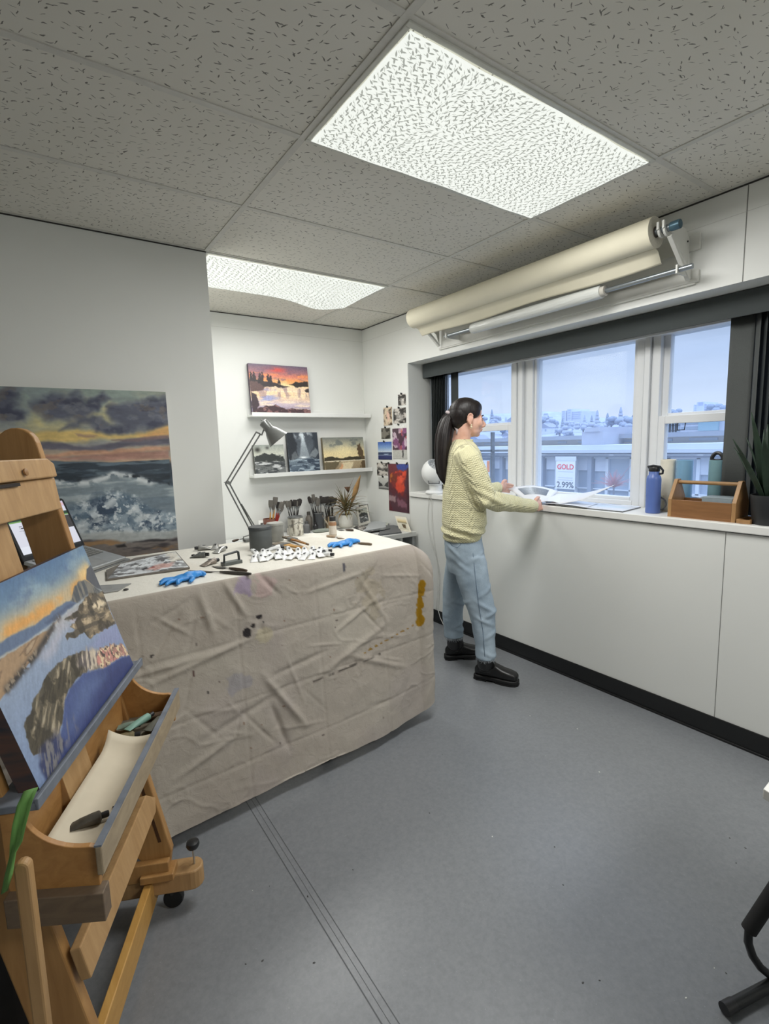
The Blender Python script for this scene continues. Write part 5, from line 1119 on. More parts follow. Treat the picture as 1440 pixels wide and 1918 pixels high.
# palette: white panel with mixed greys and pinks, in a wooden-edged box
q = [onT(200,1089), onT(356,1066), onT(330,1036), onT(253,1048), onT(199,1071)]
t = thing('paint_palette', 'white mixing palette smeared with grey and pink paint at the left of the table', 'palette', (q[0]+q[1]+q[2])/3)
b = MB(); b.prism([p+V((0,0,.001)) for p in q], (0,0,.008)); b.build('board', simple('palette_edge', (112,106,98), .6, var=.15), t, 0, bevel=.002)
P = Paint(160, 130, 1.2, (216,220,222)); c0 = ss(.50,.58,P.n(5,6,3)); P.put(c0*.9, (132,134,136)); P.put(ss(.54,.6,P.n(6,7,5))*.9, (88,86,86)); P.put(ss(.54,.6,P.n(5,5,9))*.8, (196,198,200)); P.put(P.poly([(.45,.75),(.6,.6),(.85,.62),(.8,.8),(.55,.9)], .04, .06)*.8, (196,150,140)); P.put(P.poly([(.38,.7),(.46,.62),(.5,.75),(.42,.82)], .02, .04), (50,46,48)); P.put(P.poly([(.5,.7),(.55,.64),(.58,.74)], .02, .03), (140,60,50)); P.put(P.poly([(.8,.0),(1,0),(1,.5),(.85,.6)], .06, .08)*.7, (226,218,200)); P.speck(.08, 40, 40)
def quadpanel(P, name, par, a, b_, c_, d_, z):   # a front-left, b front-right, c back-right, d back-left
    w = None; H, W = P.H, P.W; U, Vv = P.u[..., None], P.v[..., None]
    A, B_, C_, D_ = (np.array((p.x, p.y, z)) for p in (a, b_, c_, d_)); pts = (D_*(1-U)+C_*U)*(1-Vv)+(A*(1-U)+B_*U)*Vv
    base = np.array((d_.x, d_.y, z)); return panel(P, name, par, (0,0,0), (0,0,0), (0,0,0), None, 0, pts)
quadpanel(P, 'mixing_surface', t, q[0]+V((.005,.005,0)), q[1]+V((-.005,.005,0)), q[2]+V((-.005,-.005,0)), onT(226,1060), ZTAB+.0096)
q = [onT(195,1112), onT(222,1108), onT(246,1094), onT(184,1098)]
t = thing('palette_sheet', 'crumpled grey palette sheet beside the easel canvas', 'paper', q[0]); b = MB(); b.prism([p+V((0,0,.0015)) for p in q], (0,0,.002)); b.build('sheet', simple('grey_film', (150,150,148), .35, var=.2), t, 0)
# paint tubes
TW = simple('white_tube', (226,227,226), .4, var=.05, scale=60); TGR = simple('grey_tube', (146,146,142), .4, .3, var=.25, scale=60); CAPW = simple('white_cap', (206,206,204), .4); CAPB = simple('black_cap', (40,40,42), .4)
INK = simple('tube_ink', (92,94,98), .6)
def tube(p, ang, L, r, mat, capm, label, group, z=0, tilt=0.0, print_=True):
    dr = V((math.cos(ang)*math.cos(tilt), math.sin(ang)*math.cos(tilt), math.sin(tilt))); sd = V((-math.sin(ang), math.cos(ang), 0)); up = dr.cross(sd)*1
    p = V((p.x, p.y, ZTAB+r*.9+z+.001)); a = p-dr*L/2; t = thing('paint_tube', label, 'paint tube', p-V((0,0,r)), group)
    rings = []
    for q_, fw, fh in ((0,1.5,.10), (.07,1.5,.14), (.25,1.35,.45), (.55,1.1,.85), (.85,1,1), (.92,.98,.98), (.97,.5,.5)):
        off = V((0,0,-(1-fh)*r*.85)) if fh < .9 else V((0,0,0)); rings.append([a+dr*L*q_+off+sd*(r*fw*math.cos(2*PI*k/14))+up*(r*fh*math.sin(2*PI*k/14)) for k in range(14)])
    b = MB(); b.loft(rings); bd = b.build('tube_body', mat, t)
    b = MB(); b.lathe([(r*.62,0), (r*.66,.003), (r*.6,.016), (r*.3,.017)], a+dr*L*.96, dr, 14); b.build('cap', capm, t)
    if print_:
        b = MB(); b.obox(a+dr*L*.55+up*(r*.86), dr, sd, up, L*.10, r*.35, .0008); b.build('label_print', INK, bd, 0)
rs = random.Random(21)
for k in range(20):
    px = 478+(k % 10)*13.5+rs.uniform(-3,3); py = (1050 if k < 10 else 1043)-(px-478)*.045+rs.uniform(-1.5,1.5)
    tube(onT(px, py), rs.uniform(.5,1.7), .072, .0125, TW, CAPW, 'white paint tube in the heap in front of the grey pots', 'white paint tubes', (k % 2)*.004 if k < 10 else .007+(k % 2)*.003, rs.uniform(-.08,.1))
for px, py, an in ((588,1038,-.4), (601,1036,-.7), (606,1042,-1.0)): tube(onT(px, py), an, .085, .0125, TW, CAPB, 'white paint tube lying apart at the right end of the heap', 'white tubes right of the heap')
tube(onT(512,1038), -.2, .08, .014, TW, CAPB, 'white paint tube with a black cap on top of the heap by the dark tin', None, .018)
for px, py, an, mat, label in ((384,1030,2.9,TGR,'grey paint tube with a black cap at the back left of the tube group'), (372,1044,-.6,simple('slate_tube',(104,106,104),.5,var=.3,scale=80),'slate grey crumpled paint tube left of the metal clip'), (412,1034,.6,simple('silver_tube',(172,172,168),.3,.5,var=.2),'silver crumpled paint tube behind the metal clip'), (404,1028,1.2,TGR,'grey upright-folded paint tube behind the silver tube'), (392,1058,.35,simple('dirty_silver_tube',(150,140,130),.4,.4,var=.4,scale=80),'small flattened silver tube in front of the slate grey tube')):
    tube(onT(px, py), an, .075, .014, mat, CAPB, label, 'grey paint tubes', 0)
c = onT(434,1057); t = thing('bulldog_clip', 'dark metal bulldog clip standing on its base near the table front edge', 'clip', c)
b = MB(); b.obox(c+V((0,0,.008)), (1,.2,0), (-.2,1,0), (0,0,1), .045*.98, .018, .008); b.build('base', simple('gunmetal', (98,102,100), .4, .5), t, 0, bevel=.002)
b = MB(); ax_ = V((.98,.196,0)); b.tube([c+ax_*-.036+V((0,0,.014)), c+ax_*-.034+V((0,0,.048)), c+ax_*.030+V((0,0,.054)), c+ax_*.036+V((0,0,.05)), c+ax_*.038+V((0,0,.014))], .0055, 8); b.build('handle', simple('gunmetal_dark', (66,68,68), .4, .5), t)
# palette knives and brushes lying about
def knife(a, c, label, bm=None, hm=None, w=.010):
    t = thing('palette_knife', label, 'palette knife', (a+c)/2-V((0,0,.0)), None); d = (c-a); L = d.length; d.normalize(); sd = V((-d.y, d.x, 0))
    z = V((0,0,.007)); b = MB(); b.tube([a+z, a+d*L*.1+z, a+d*L*.35+z, a+d*L*.48+z], [.005,.0075,.0068,.004], 10); b.build('handle', hm or simple('dark_wood_handle', (70,56,44), .5), t)
    b = MB(); b.tube([a+d*L*.46+z, a+d*L*.62+V((0,0,.005))], .002, 6); b.build('neck', FERR, t)
    b = MB(); b.prism([a+d*L*.6-sd*w*.7+V((0,0,.003)), a+d*L*.75-sd*w+V((0,0,.003)), c+V((0,0,.003)), a+d*L*.75+sd*w+V((0,0,.003)), a+d*L*.6+sd*w*.7+V((0,0,.003))], (0,0,.0016)); b.build('blade', bm or simple('blade_dark', (64,62,56), .45, .4), t, 0)
knife(onT(462,1072), onT(396,1062), 'dark palette knife lying along the front edge beside the left glove', None, None, .014)
knife(onT(470,1078), onT(352,1070), 'long dark flat scraper under the palette knife at the front edge', simple('scraper', (72,68,62), .5, .2), simple('scraper', (72,68,62), .5, .2), .011)
knife(onT(696,1022), onT(644,1017), 'brown handled knife sticking out of the right glove', None, simple('brown_wood_handle', (98,82,62), .5))
knife(onT(612,1006), onT(645,1010), 'tan knife lying between the spice bottle and the right glove', simple('tan_blade', (150,130,110), .5), simple('tan_handle', (170,146,120), .5))
knife(onT(662,995), onT(632,994), 'dark slim knife behind the spice bottle')
knife(onT(436,1016), onT(458,1009), 'dark palette knife lying beside the foot of the desk lamp')
t = thing('scouring_pad', 'grey green leaf shaped scouring pad behind the spice bottle', 'pad', onT(602,997)); c = onT(602,996)
b = MB(); b.loft([[c+V((.075*math.cos(a)*s_*(1 if math.cos(a) > 0 else .8), .045*math.sin(a)*s_, z)) for a in [2*PI*k/18 for k in range(18)]] for z, s_ in ((.001,.9), (.006,1), (.012,.9), (.016,.5))]); b.build('pad', simple('grey_green', (116,122,112), .8, var=.15), t, 60)
# nitrile gloves: a crumpled palm with five limp fingers
BLUE = simple('blue_nitrile', (58,140,214), .4, var=.08, scale=40)
def glove(c, ang, label, flip=1):
    t = thing('nitrile_glove', label, 'glove', c, 'blue gloves'); R = Matrix.Rotation(ang, 3, 'Z'); b = MB()
    def L(x, y, z): return c+R@V((x, y*flip, z))
    b.ell(L(0,0,.013), (.050,.036,.013), R, 18, 10); b.ell(L(.045,.004,.014), (.035,.030,.014), R, 16, 10); b.ell(L(.015,-.012,.024), (.03,.016,.012), R, 14, 8); b.ell(L(.075,.0,.012), (.014,.034,.012), R, 14, 8)
    for (x, y), (x1, y1), (x2, y2) in (((-.035,.024),(-.065,.036),(-.088,.030)), ((-.042,.008),(-.078,.014),(-.105,.004)), ((-.042,-.010),(-.075,-.014),(-.098,-.026)), ((-.034,-.024),(-.056,-.040),(-.066,-.058)), ((.015,-.03),(.0,-.055),(-.022,-.068))):
        b.tube([L(x,y,.012), L(x1,y1,.014), L(x2,y2,.008)], [.011,.010,.007], 10, flat=.8)
    o = b.build('glove_body', BLUE, t, 180, remesh=.004, relax=3)
glove(onT(346,1087), .35, 'blue nitrile glove in front of the paint palette at the table left', 1)
glove(onT(646,1021), .12, 'blue nitrile glove wrapped on a knife at the table right', 1)
# pots and can
def cyl(px, py, R, h, mat, name, label, cat, lid=None, extra=None):
    c = onT(px, py); c = c+V((0, R*.6, 0)); t = thing(name, label, cat, c)
    b = MB(); b.lathe([(R*.97,.001), (R,.005), (R,h-.004), (R*.96,h), (R*.93,h), (R*.93,.008), (.001,.008)], c, seg=32); b.build('body', mat, t)
    if lid: b = MB(); b.lathe([(R*1.04,h-.010), (R*1.05,h-.002), (R*1.0,h+.003), (R*.9,h+.001), (.001,h+.001)], c, seg=32); b.build('lid', lid, t)
    return t, c
DG = simple('dark_grey_tin', (88,92,92), .55, var=.12, scale=25)
cyl(494, 1031, .057, .118, DG, 'paint_tin', 'dark grey lidded tin on the table, nearest of the two grey tins', 'tin', simple('dark_grey_lid', (70,73,75), .5, var=.08))
cyl(520, 1014, .045, .10, simple('mid_grey_tin', (146,146,140), .5, .2, var=.12), 'paint_tin', 'lighter grey tin just behind the dark grey tin', 'tin', simple('mid_grey_lid', (166,166,160), .5, .2))
m = NT('dripped_label'); n = m.noise(m.coord('Object', (40,40,18)), 1.6, 4); m.set(Base_Color=m.ramp(n, [(.38, rgb(124,118,108)), (.5, rgb(204,200,188)), (.7, rgb(222,219,208))]), Roughness=.5)
tcan, c = cyl(558, 1003, .0445, .108, m.m, 'paint_can', 'white paint can with drips standing at the table back edge', 'can')
b = MB(); b.lathe([(.0462,.104), (.0462,.112), (.041,.112), (.041,.106), (.001,.106)], c, seg=32); b.build('rim', FERR, tcan)
b = MB(); b.tube([c+V((.0455*math.cos(a), .0455*math.sin(a)-.0, .085-.03*math.sin(a+.4 if False else (a+PI)/1) if False else .082-.02*abs(math.cos(a)) )) for a in [PI+.2+k*(PI-.4)/12 for k in range(13)]], .0013, 6); b.build('bail', FERR, tcan)
c = onT(626,1004)+V((0,.015,0)); t = thing('spice_bottle', 'small clear bottle with a tan label and black cap on the table', 'bottle', c)
b = MB(); b.lathe([(.020,0), (.022,.004), (.022,.075), (.016,.088), (.016,.094)], c, seg=22); b.build('bottle', simple('milky_glass', (198,184,166), .2, var=.05), t)
b = MB(); b.lathe([(.0224,.012), (.0224,.06)], c, seg=22); b.build('label_band', simple('pale_label', (214,206,194), .6, var=.08, scale=120), t)
b = MB(); b.lathe([(.0226,.062), (.0226,.076), (.019,.082)], c, seg=22); b.build('neck_band', simple('tan_band', (160,120,88), .5), t)
b = MB(); b.lathe([(.0185,.088), (.019,.112), (.016,.114)], c, seg=20); b.build('cap', CAPB, t)
# flat wide brushes
WOODH = simple('raw_wood_handle', (204,156,88), .5, var=.1); 
def wide_brush(a, c, w, hm, label, z):
    d = (c-a); L = d.length; d.normalize(); sd = V((-d.y, d.x, 0)); zz = V((0,0,z)); t = thing('flat_brush', label, 'paintbrush', (a+c)/2+V((0,0,z-.001)), 'wide brushes')
    b = MB(); b.prism([a-sd*w*.35+zz, a+d*L*.4-sd*w*.45+zz, a+d*L*.62-sd*w+zz, a+d*L*.62+sd*w+zz, a+d*L*.4+sd*w*.45+zz, a+sd*w*.35+zz], (0,0,.009)); b.build('handle', hm, t, 0, bevel=.002)
    b = MB(); b.obox(a+d*L*.68+zz+V((0,0,.005)), d, sd, (0,0,1), L*.075, w*1.02, .0065); b.build('ferrule', FERR, t, 0)
    b = MB(); b.prism([a+d*L*.74-sd*w+zz, c-sd*w*1.05+zz, c+sd*w*1.05+zz, a+d*L*.74+sd*w+zz], (0,0,.009)); b.build('bristles', BRI['tan'], t, 0)
wide_brush(onT(572,1028), onT(514,1020), .030, WOODH, 'wide wooden handled brush lying flat behind the white tubes', .001)
wide_brush(onT(578,1027), onT(540,1012), .012, simple('dark_slat', (108,86,62), .5), 'narrow dark wood brush lying across the wide wooden brush', .015)
wide_brush(onT(556,1033), onT(522,1026), .018, simple('grey_wood', (150,128,98), .5), 'greyish wooden brush lying lowest and nearest the white tubes', .0005)
wide_brush(onT(572,1029), onT(532,1016), .010, simple('orange_slat', (176,124,66), .5), 'slim orange wood brush on top of the wide wooden brush', .026)
# small blot chips
for px, py in ((362,1041), (236,1106)):
    c = onT(px, py); t = thing('paint_chip', 'dark dried paint chip behind the slate tube' if px == 362 else 'dark dried paint chip near the palette sheet', 'paint chip', c); b = MB(); b.ell(c+V((0,0,.004)), (.010,.006,.004), None, 10, 6); b.build('chip', simple('dark_chip', (58,56,54), .6), t)
# ---- desk lamp clamped at the table's back edge
c = onT(471,1005); c = V((1.0, 2.725, ZTAB)); YLm = 2.74
t = thing('desk_lamp', 'grey adjustable desk lamp with a conical shade standing at the table back edge', 'lamp', c)
LM = simple('lamp_grey', (118,120,118), .35, .3); c = V((atY(471,1004,YLm).x, YLm, ZTAB))
b = MB(); b.obox(c+V((-.01,0,.008)), (1,0,0), (0,1,0), (0,0,1), .035, .022, .008); b.tube([c+V((-.05,-.01,.004)), c+V((-.05,-.01,.03)), c+V((-.02,-.01,.036)), c+V((0,0,.03))], .004, 8); b.build('clamp', LM, t, 0, bevel=.002)
def L2(px, py, dy=0): return atY(px, py, YLm+dy)
el = L2(424,906); tp = L2(482,808); bs = L2(470,1000)
b = MB(); b.tube([c+V((0,0,.01)), L2(471,996), L2(474,986)], .007, 10); b.obox(L2(473,991), (1,0,0), (0,1,0), (0,0,1), .012, .008, .018); b.build('base_joint', LM, t, 40)
b = MB(); b.tube([L2(468,993,-.008), L2(422,905,-.008)], .0042, 8); b.build('lower_arm', LM, t)
b = MB(); b.tube([L2(475,990,.008), L2(430,906,.008)], .0042, 8); b.build('lower_arm', LM, t)
b = MB(); b.tube([L2(476,984), L2(452,944)], .0035, 8); b.build('spring', LM, t)
b = MB(); b.prism([L2(420,904,-.008), L2(430,908,-.008), L2(434,905,-.008), L2(428,900,-.008)], (0,.016,0)); b.build('elbow_joint', LM, t, 0, bevel=.002)
b = MB(); b.tube([L2(424,903,-.008), L2(480,809,-.008)], .0042, 8); b.build('upper_arm', LM, t)
b = MB(); b.tube([L2(431,905,.008), L2(487,814,.008)], .0042, 8); b.build('upper_arm', LM, t)
b = MB(); b.tube([L2(479,809), L2(486,812), L2(490,815), L2(494,805), L2(493,797)], .0045, 8); b.build('head_joint', LM, t)
s0 = L2(491,790); s1 = L2(515,832); ax = (L2(516,822)-L2(492,790)); ax.normalize(); ax = (ax+V((0,-.25,0))).normalized(); o = L2(491.5,789)
b = MB(); b.lathe([(.004,-.012), (.004,-.002), (.020,0), (.026,.006), (.027,.055), (.031,.062), (.040,.075), (.062,.125), (.066,.135), (.064,.135), (.058,.124), (.036,.078), (.024,.06), (.001,.05)], o, ax, 30); b.build('lamp_shade', simple('shade_grey', (142,144,142), .3, .4), t)
b = MB(); b.ell(o+ax*.095, (.022,.022,.028)); b.build('bulb', simple('bulb_white', (232,230,222), .3), t)
# ================================================================ PAPER ROLLS OVER THE WINDOW
def onW(px, py, x=XW): return atX(px, py, x)
t = thing('roll_rack', 'white wall rack with brackets above the window holding the paper rolls', 'rack', (XW-.1, 2.1, 2.19))
RW = simple('rack_white', (214,214,208), .5, var=.02)
b = MB(); b.box(XW-.014, XW-.0005, 1.205, 3.035, 2.192, 2.206); b.build('ledge_strip', RW, t, 0)
b = MB(); b.box(XW-.018, XW-.0005, 1.19, 3.0, 2.345, 2.415); b.build('mount_board', RW, t, 0, bevel=.002)
b = MB(); b.box(XW-.018, XW-.0005, 1.19, 3.0, 2.200, 2.255); b.build('mount_board', RW, t, 0, bevel=.002)
RX, RZ = 2.42, 2.405; RYl, RYr = 1.285, 3.10
for y, s in ((1.235, -1), (3.02, 1)):
    b = MB()   # triangular plate, strut and hook
    b.prism([(XW-.018, y, 2.40), (XW-.018, y, 2.225), (XW-.05, y, 2.30), (RX+.04, y, RZ-.01), (RX+.04, y, RZ+.03), (XW-.06, y, 2.44)], (0, .006, 0))
    b.build('bracket_plate', RW, t, 0, bevel=.001)
    b = MB(); b.beam((RX+.01, y-.008, RZ-.03), (XW-.03, y-.008, 2.215), (0,1,0), V((1,0,1)).normalized(), .010, .009); b.build('strut', RW, t, 0, bevel=.002)
    b = MB()
    for yy in (y-.004, y+.02): b.prism([(RX-.035, yy, RZ+.028), (RX-.035, yy, RZ-.005)]+[(RX-.028*math.cos(k*PI/8), yy, RZ-.005-.028*math.sin(k*PI/8)) for k in range(9)]+[(RX+.035, yy, RZ+.028), (RX+.026, yy, RZ+.028), (RX+.02, yy, RZ+.0), (RX, yy, RZ-.016), (RX-.02, yy, RZ), (RX-.024, yy, RZ+.028)], (0, .010, 0))
    b.build('cradle', RW, t, 0, bevel=.001)
    b = MB(); b.lathe([(.004,0), (.004,.003), (.001,.004)], (XW-.04, y-.001, 2.385), (0,-1,0), 8); b.build('screw', simple('dark_metal', (40,42,44), .4, .6), t)
STEEL = simple('pipe_steel', (150,156,160), .3, .8)
b = MB(); b.tube([(RX, 1.205, RZ), (RX, 3.14, RZ)], .0165, 14); b.build('upper_rod', STEEL, t)
b = MB(); b.lathe([(.019,0), (.020,.003), (.020,.038), (.018,.042)], (RX, 1.178, RZ), (0,1,0), 18); b.build('rod_cap', simple('teal_cap', (76,104,118), .35, .4), t)
b = MB(); b.tube([(2.52, 1.165, 2.243), (2.52, 2.83, 2.243)], .012, 12); b.build('lower_rod', STEEL, t)
b = MB(); b.box(2.50, XW-.016, 2.80, 2.808, 2.225, 2.262); b.build('rod_bracket', RW, t, 0)
b = MB(); b.box(2.50, XW-.016, 1.222, 1.230, 2.225, 2.262); b.build('rod_bracket', RW, t, 0)
CP = simple('cream_paper_roll', (222,216,194), .75, var=.02, scale=12, bump=.05)
t = thing('paper_roll', 'big cream paper roll hung on the rack above the window', 'paper roll', (RX, 2.2, RZ-.07))
R = .068; rings = []
for y in (RYl, RYl+.004, RYr-.03, RYr-.010, RYr):
    k = 1 if y < RYr-.011 else (.92 if y < RYr-.001 else .7)
    rings.append([(RX+R*k*math.cos(2*PI*i/40), y, RZ+R*k*math.sin(2*PI*i/40)) for i in range(40)])
b = MB(); b.loft(rings[:3], False); 
b.build('wound_paper', CP, t, 60)
def ann(y, r0, r1): 
    P_ = [[(RX+r*math.cos(2*PI*i/40), y, RZ+r*math.sin(2*PI*i/40)) for i in range(41)] for r in (r0, r0+(r1-r0)*.5, r1)]; b.grid(P_)
b = MB(); ann(RYl, .024, R)
ro = b.build('roll_end', simple('paper_layers', (196,192,178), .8, var=.12, scale=140), t, 60)
b = MB(); b.lathe([(.018,0), (.024,0), (.024,.05), (.018,.05)], (RX, RYl-.002, RZ), (0,1,0), 24); b.build('core_tube', simple('card_core', (92,84,76), .8), t)
# free end of the paper hanging behind the roll
P_ = []
for i in range(30):
    y = RYl+.002+(RYr-.05-RYl)*i/29; row = []
    for k in range(10):
        q = k/9; a = -PI/2+.9*(1-q); z = RZ-R-.002-.075*max(0, q-.25)*(1+.10*math.sin(i*.4)); x = RX+.055*(1-min(1, q*2.2))**2*0+.012+.055*q
        if q <= .25: x = RX+(R+.001)*math.sin(.2+q*1.0)*.3; z = RZ-(R+.001)*math.cos((.2+q)*.3)
        row.append((x+.0*i, y, z))
    P_.append(row)
b = MB(); b.grid(P_); b.build('loose_end', CP, t, 180, solid=.001)
t = thing('plastic_roll', 'thin clear plastic film roll on the lower rod above the window', 'film roll', (2.52, 2.08, 2.20))
PF = NT('plastic_film'); PF.set(Base_Color=rgb(206,208,204), Roughness=.2); PF.set(**{'Specular_IOR_Level': .6}); PF.bump(PF.noise(PF.coord('Object', (30,4,30)), 3, 4), .6, .006); PF = PF.m
b = MB(); b.lathe([(.014,0), (.033,0), (.034,.01), (.034,.93), (.030,.95), (.014,.95)], (2.52, 1.608, 2.243), (0,1,0), 30); b.build('film', PF, t)
b = MB(); b.lathe([(.013,-.02), (.026,-.02), (.026,.03), (.013,.03)], (2.52, 1.606, 2.243), (0,1,0), 24); b.build('core', simple('pale_core', (190,186,176), .7), t)
# ================================================================ ON THE WINDOW SILL
def onS(px, py, z=ZS): return atZ(px, py, z)
# air circulator fan
c = V((2.708, 3.235, ZS)); c.y = atX(816, 917, 2.708).y
WP = simple('white_plastic', (228,229,228), .3, var=.01); DKP = simple('dark_plastic', (52,54,56), .45)
t = thing('desk_fan', 'round white air circulator fan on the left end of the window sill', 'fan', c)
b = MB(); b.lathe([(.080,0), (.088,.004), (.088,.012), (.078,.024), (.062,.028), (.002,.028)], c, seg=40); b.build('base', WP, t)
b = MB(); b.lathe([(.056,.026), (.053,.034), (.052,.075)], c, seg=28); b.build('neck', WP, t)
RF = .116; hc_ = c+V((0,0,.172)); ax = V((.02, -.52, .78)).normalized()
b = MB(); b.lathe([(.002,-RF)]+[(RF*math.cos(a), RF*math.sin(a)) for a in [-PI/2+k*(PI/2+.62)/16 for k in range(1, 17)]]+[(RF*math.cos(.62)-.006, RF*math.sin(.62)), (RF*math.cos(.62)-.01, RF*math.sin(.62)-.02)], hc_, ax, 36); b.build('shell', WP, t)
b = MB(); b.lathe([(.002,.045), (RF*.77,.045)], hc_, ax, 32); b.build('inner_guard', simple('grille_dark', (70,73,74), .6), t)
t1 = V((0,0,1)).cross(ax).normalized(); t2_ = ax.cross(t1)
b = MB()
for k in range(5):
    r = .020+.017*k; b.tube([hc_+ax*(.072-.004*k*.3)+(t1*math.cos(a)+t2_*math.sin(a))*r for a in [2*PI*i/24 for i in range(25)]], .0012, 5)
for k in range(16):
    a = 2*PI*k/16; a2 = a+.7; b.tube([hc_+ax*.073+(t1*math.cos(a)+t2_*math.sin(a))*.016, hc_+ax*.072+(t1*math.cos((a+a2)/2)+t2_*math.sin((a+a2)/2))*.055, hc_+ax*.068+(t1*math.cos(a2)+t2_*math.sin(a2))*.094], .0014, 5)
b.build('grille', simple('grille_grey', (104,108,108), .5), t)
b = MB(); b.lathe([(.002,.080), (.020,.078), (.022,.068)], hc_, ax, 20); b.build('hub', simple('hub_grey', (128,132,132), .4), t)
b = MB(); fwd = V((-.75,-.66,0)).normalized(); sdv = V((fwd.y, -fwd.x, 0))
for dx in (-.045, .045): b.tube([c+fwd*.100+sdv*dx+V((0,0,.110)), c+fwd*.085+sdv*dx*.9+V((0,0,.085))], .003, 6)
b.tube([c+fwd*.090+sdv*dx+V((0,0,.088)) for dx in (-.045,-.02,.02,.045)], .003, 6); b.build('yoke_line', DKP, t)
cc = c
t = thing('power_cord', 'thin white power cord hanging down the wall from the fan', 'cord', (XW-.03, c.y-.05, .0))
pts = [c+V((-.06,-.03,.006)), V((XW-.02, c.y-.03, ZS+.004)), V((XW-.024, c.y-.03, ZS-.02))]+[V((XW-.012+.006*math.sin(k*1.1), c.y-.03+.02*math.sin(k*.6)-.012*k*.5, ZS-.06-.075*k)) for k in range(13)]+[V((XW-.022, c.y-.13, .06)), V((XW-.05, c.y-.22, .0045)), V((XW-.05, c.y-.42, .0045))]
b = MB(); b.tube(pts, .0026, 6); b.build('cord', simple('cord_white', (210,210,206), .5), t)
b = MB(); b.tube([p+V((.002,.035*math.sin(i*.5)+.02,0)) for i, p in enumerate(pts[2:-3])], .0022, 6); b.build('cord', simple('cord_white', (210,210,206), .5), t)
# water bottle, mug, cylinders
def lathe_thing(name, label, cat, c, parts, group=None):
    t = thing(name, label, cat, c, group)
    for nm, prof, m in parts:
        b = MB(); b.lathe(prof, c, seg=36); b.build(nm, m, t)
    return t
c = onS(1222, 957); c = V((2.745, atX(1222, 957, 2.745).y, ZS)); 
BB = simple('blue_enamel', (88,112,176), .35, var=.02)
t = lathe_thing('water_bottle', 'blue steel water bottle with a black loop cap on the sill', 'bottle', c, [('flask', [(.033,0), (.0365,.004), (.0365,.185), (.033,.200), (.026,.208), (.025,.232)], BB)])
b = MB(); b.lathe([(.026,.226), (.028,.230), (.028,.246), (.026,.250)], c, seg=28); b.build('cap', CAPB, t)
b = MB(); b.tube([c+V((.0,.026,.240)), c+V((-.006,.030,.252)), c+V((-.01,.0,.257)), c+V((-.008,-.034,.252)), c+V((0,-.046,.232)), c+V((0,-.044,.216)), c+V((0,-.028,.214))], .006, 8); b.build('loop', CAPB, t)
c = V((2.825, atX(1228, 948, 2.825).y, ZS)); CR_ = simple('cream_ceramic', (216,210,194), .35, var=.02)
t = lathe_thing('mug', 'cream mug with a dark handle tucked behind the blue bottle', 'mug', c, [('cup', [(.028,0), (.031,.004), (.032,.088), (.029,.088), (.028,.008), (.001,.008)], CR_)])
b = MB(); b.tube([c+V((-.012, -.027-.034*math.sin(a), .045+.034*math.cos(a))) for a in [k*PI/10 for k in range(11)]], .005, 8); b.build('handle', simple('handle_grey', (112,112,112), .4), t)
def cylat(px, x, R, pytop, name, label, cat, m, op=None):
    y = atX(px, 900, x).y; c = V((x, y, ZS)); h = atX(px, pytop, x).z-ZS
    t = lathe_thing(name, label, cat, c, [('body', [(R*.97,0), (R,.003), (R,h-.002), (R-.002,h), (R-.003,h), (R-.003,.01), (.001,.01)], m)]); return t, c, h
cylat(1250, 2.885, .039, 860.5, 'paper_cylinder', 'tall cream cylinder between the blue bottle and the light blue cylinder', 'cylinder', simple('cream_card', (222,218,204), .6, var=.02))
cylat(1281, 2.885, .040, 861.5, 'glass_vase', 'light blue glossy cylinder vase behind the wooden toolbox', 'vase', simple('light_blue_glaze', (128,170,200), .18, var=.03))
t, c, h = cylat(1341, 2.89, .036, 861.5, 'tall_bottle', 'teal bottle with a black loop handle beside the right blind', 'bottle', simple('teal_enamel', (120,156,164), .4, var=.02))
b = MB(); b.lathe([(.033,h-.002), (.033,h+.004), (.02,h+.006)], c, seg=24); b.build('cap', CAPB, t)
b = MB(); b.tube([c+V((0, .026*math.cos(a), h+.002+.034*math.sin(a))) for a in [k*PI/10 for k in range(11)]], .010, 8); b.build('loop', CAPB, t)
# wooden tool caddy
xf = 2.672; xb = 2.815; yl_ = atX(1250, 960, xf).y; yr_ = atX(1377, 970, xf).y; zt_ = atX(1250, 935, xf).z
TW1 = wood('caddy_wood', (128,88,52), (150,106,66), .5, 1, 1); TW2 = wood('caddy_pale', (158,118,74), (180,140,94), .5, 2, 1)
t = thing('tool_caddy', 'open wooden tool caddy with a dowel handle on the sill', 'tool box', ((xf+xb)/2, (yl_+yr_)/2, ZS))
b = MB(); b.box(xf, xf+.009, yr_+.018, yl_-.018, ZS+.006, zt_); b.build('front_panel', TW1, t, 0, bevel=.0015)
b = MB(); b.box(xb-.009, xb, yr_+.018, yl_-.018, ZS+.006, zt_); b.build('back_panel', TW1, t, 0, bevel=.0015)
b = MB(); b.box(xf, xb, yr_, yl_, ZS, ZS+.006); b.build('floor_panel', TW1, t, 0)
xm = (xf+xb)/2; zh = atX(1260, 902, xm).z
for y in (yl_-.018, yr_):
    b = MB(); b.prism([(xf-.001, y, ZS), (xf-.001, y, zt_+.002), (xm-.016, y, zh+.016), (xm+.016, y, zh+.016), (xb+.001, y, zt_+.002), (xb+.001, y, ZS)], (0, .018, 0)); b.build('end_panel', TW2, t, 0, bevel=.0015)
b = MB(); b.tube([(xm, yr_+.010, zh), (xm, yl_-.010, zh)], .0095, 14); b.build('dowel_handle', wood('dowel', (160,122,78), (182,142,96), .5, 1, 1), t)
GB = simple('grey_pad', (132,144,150), .6, var=.05)
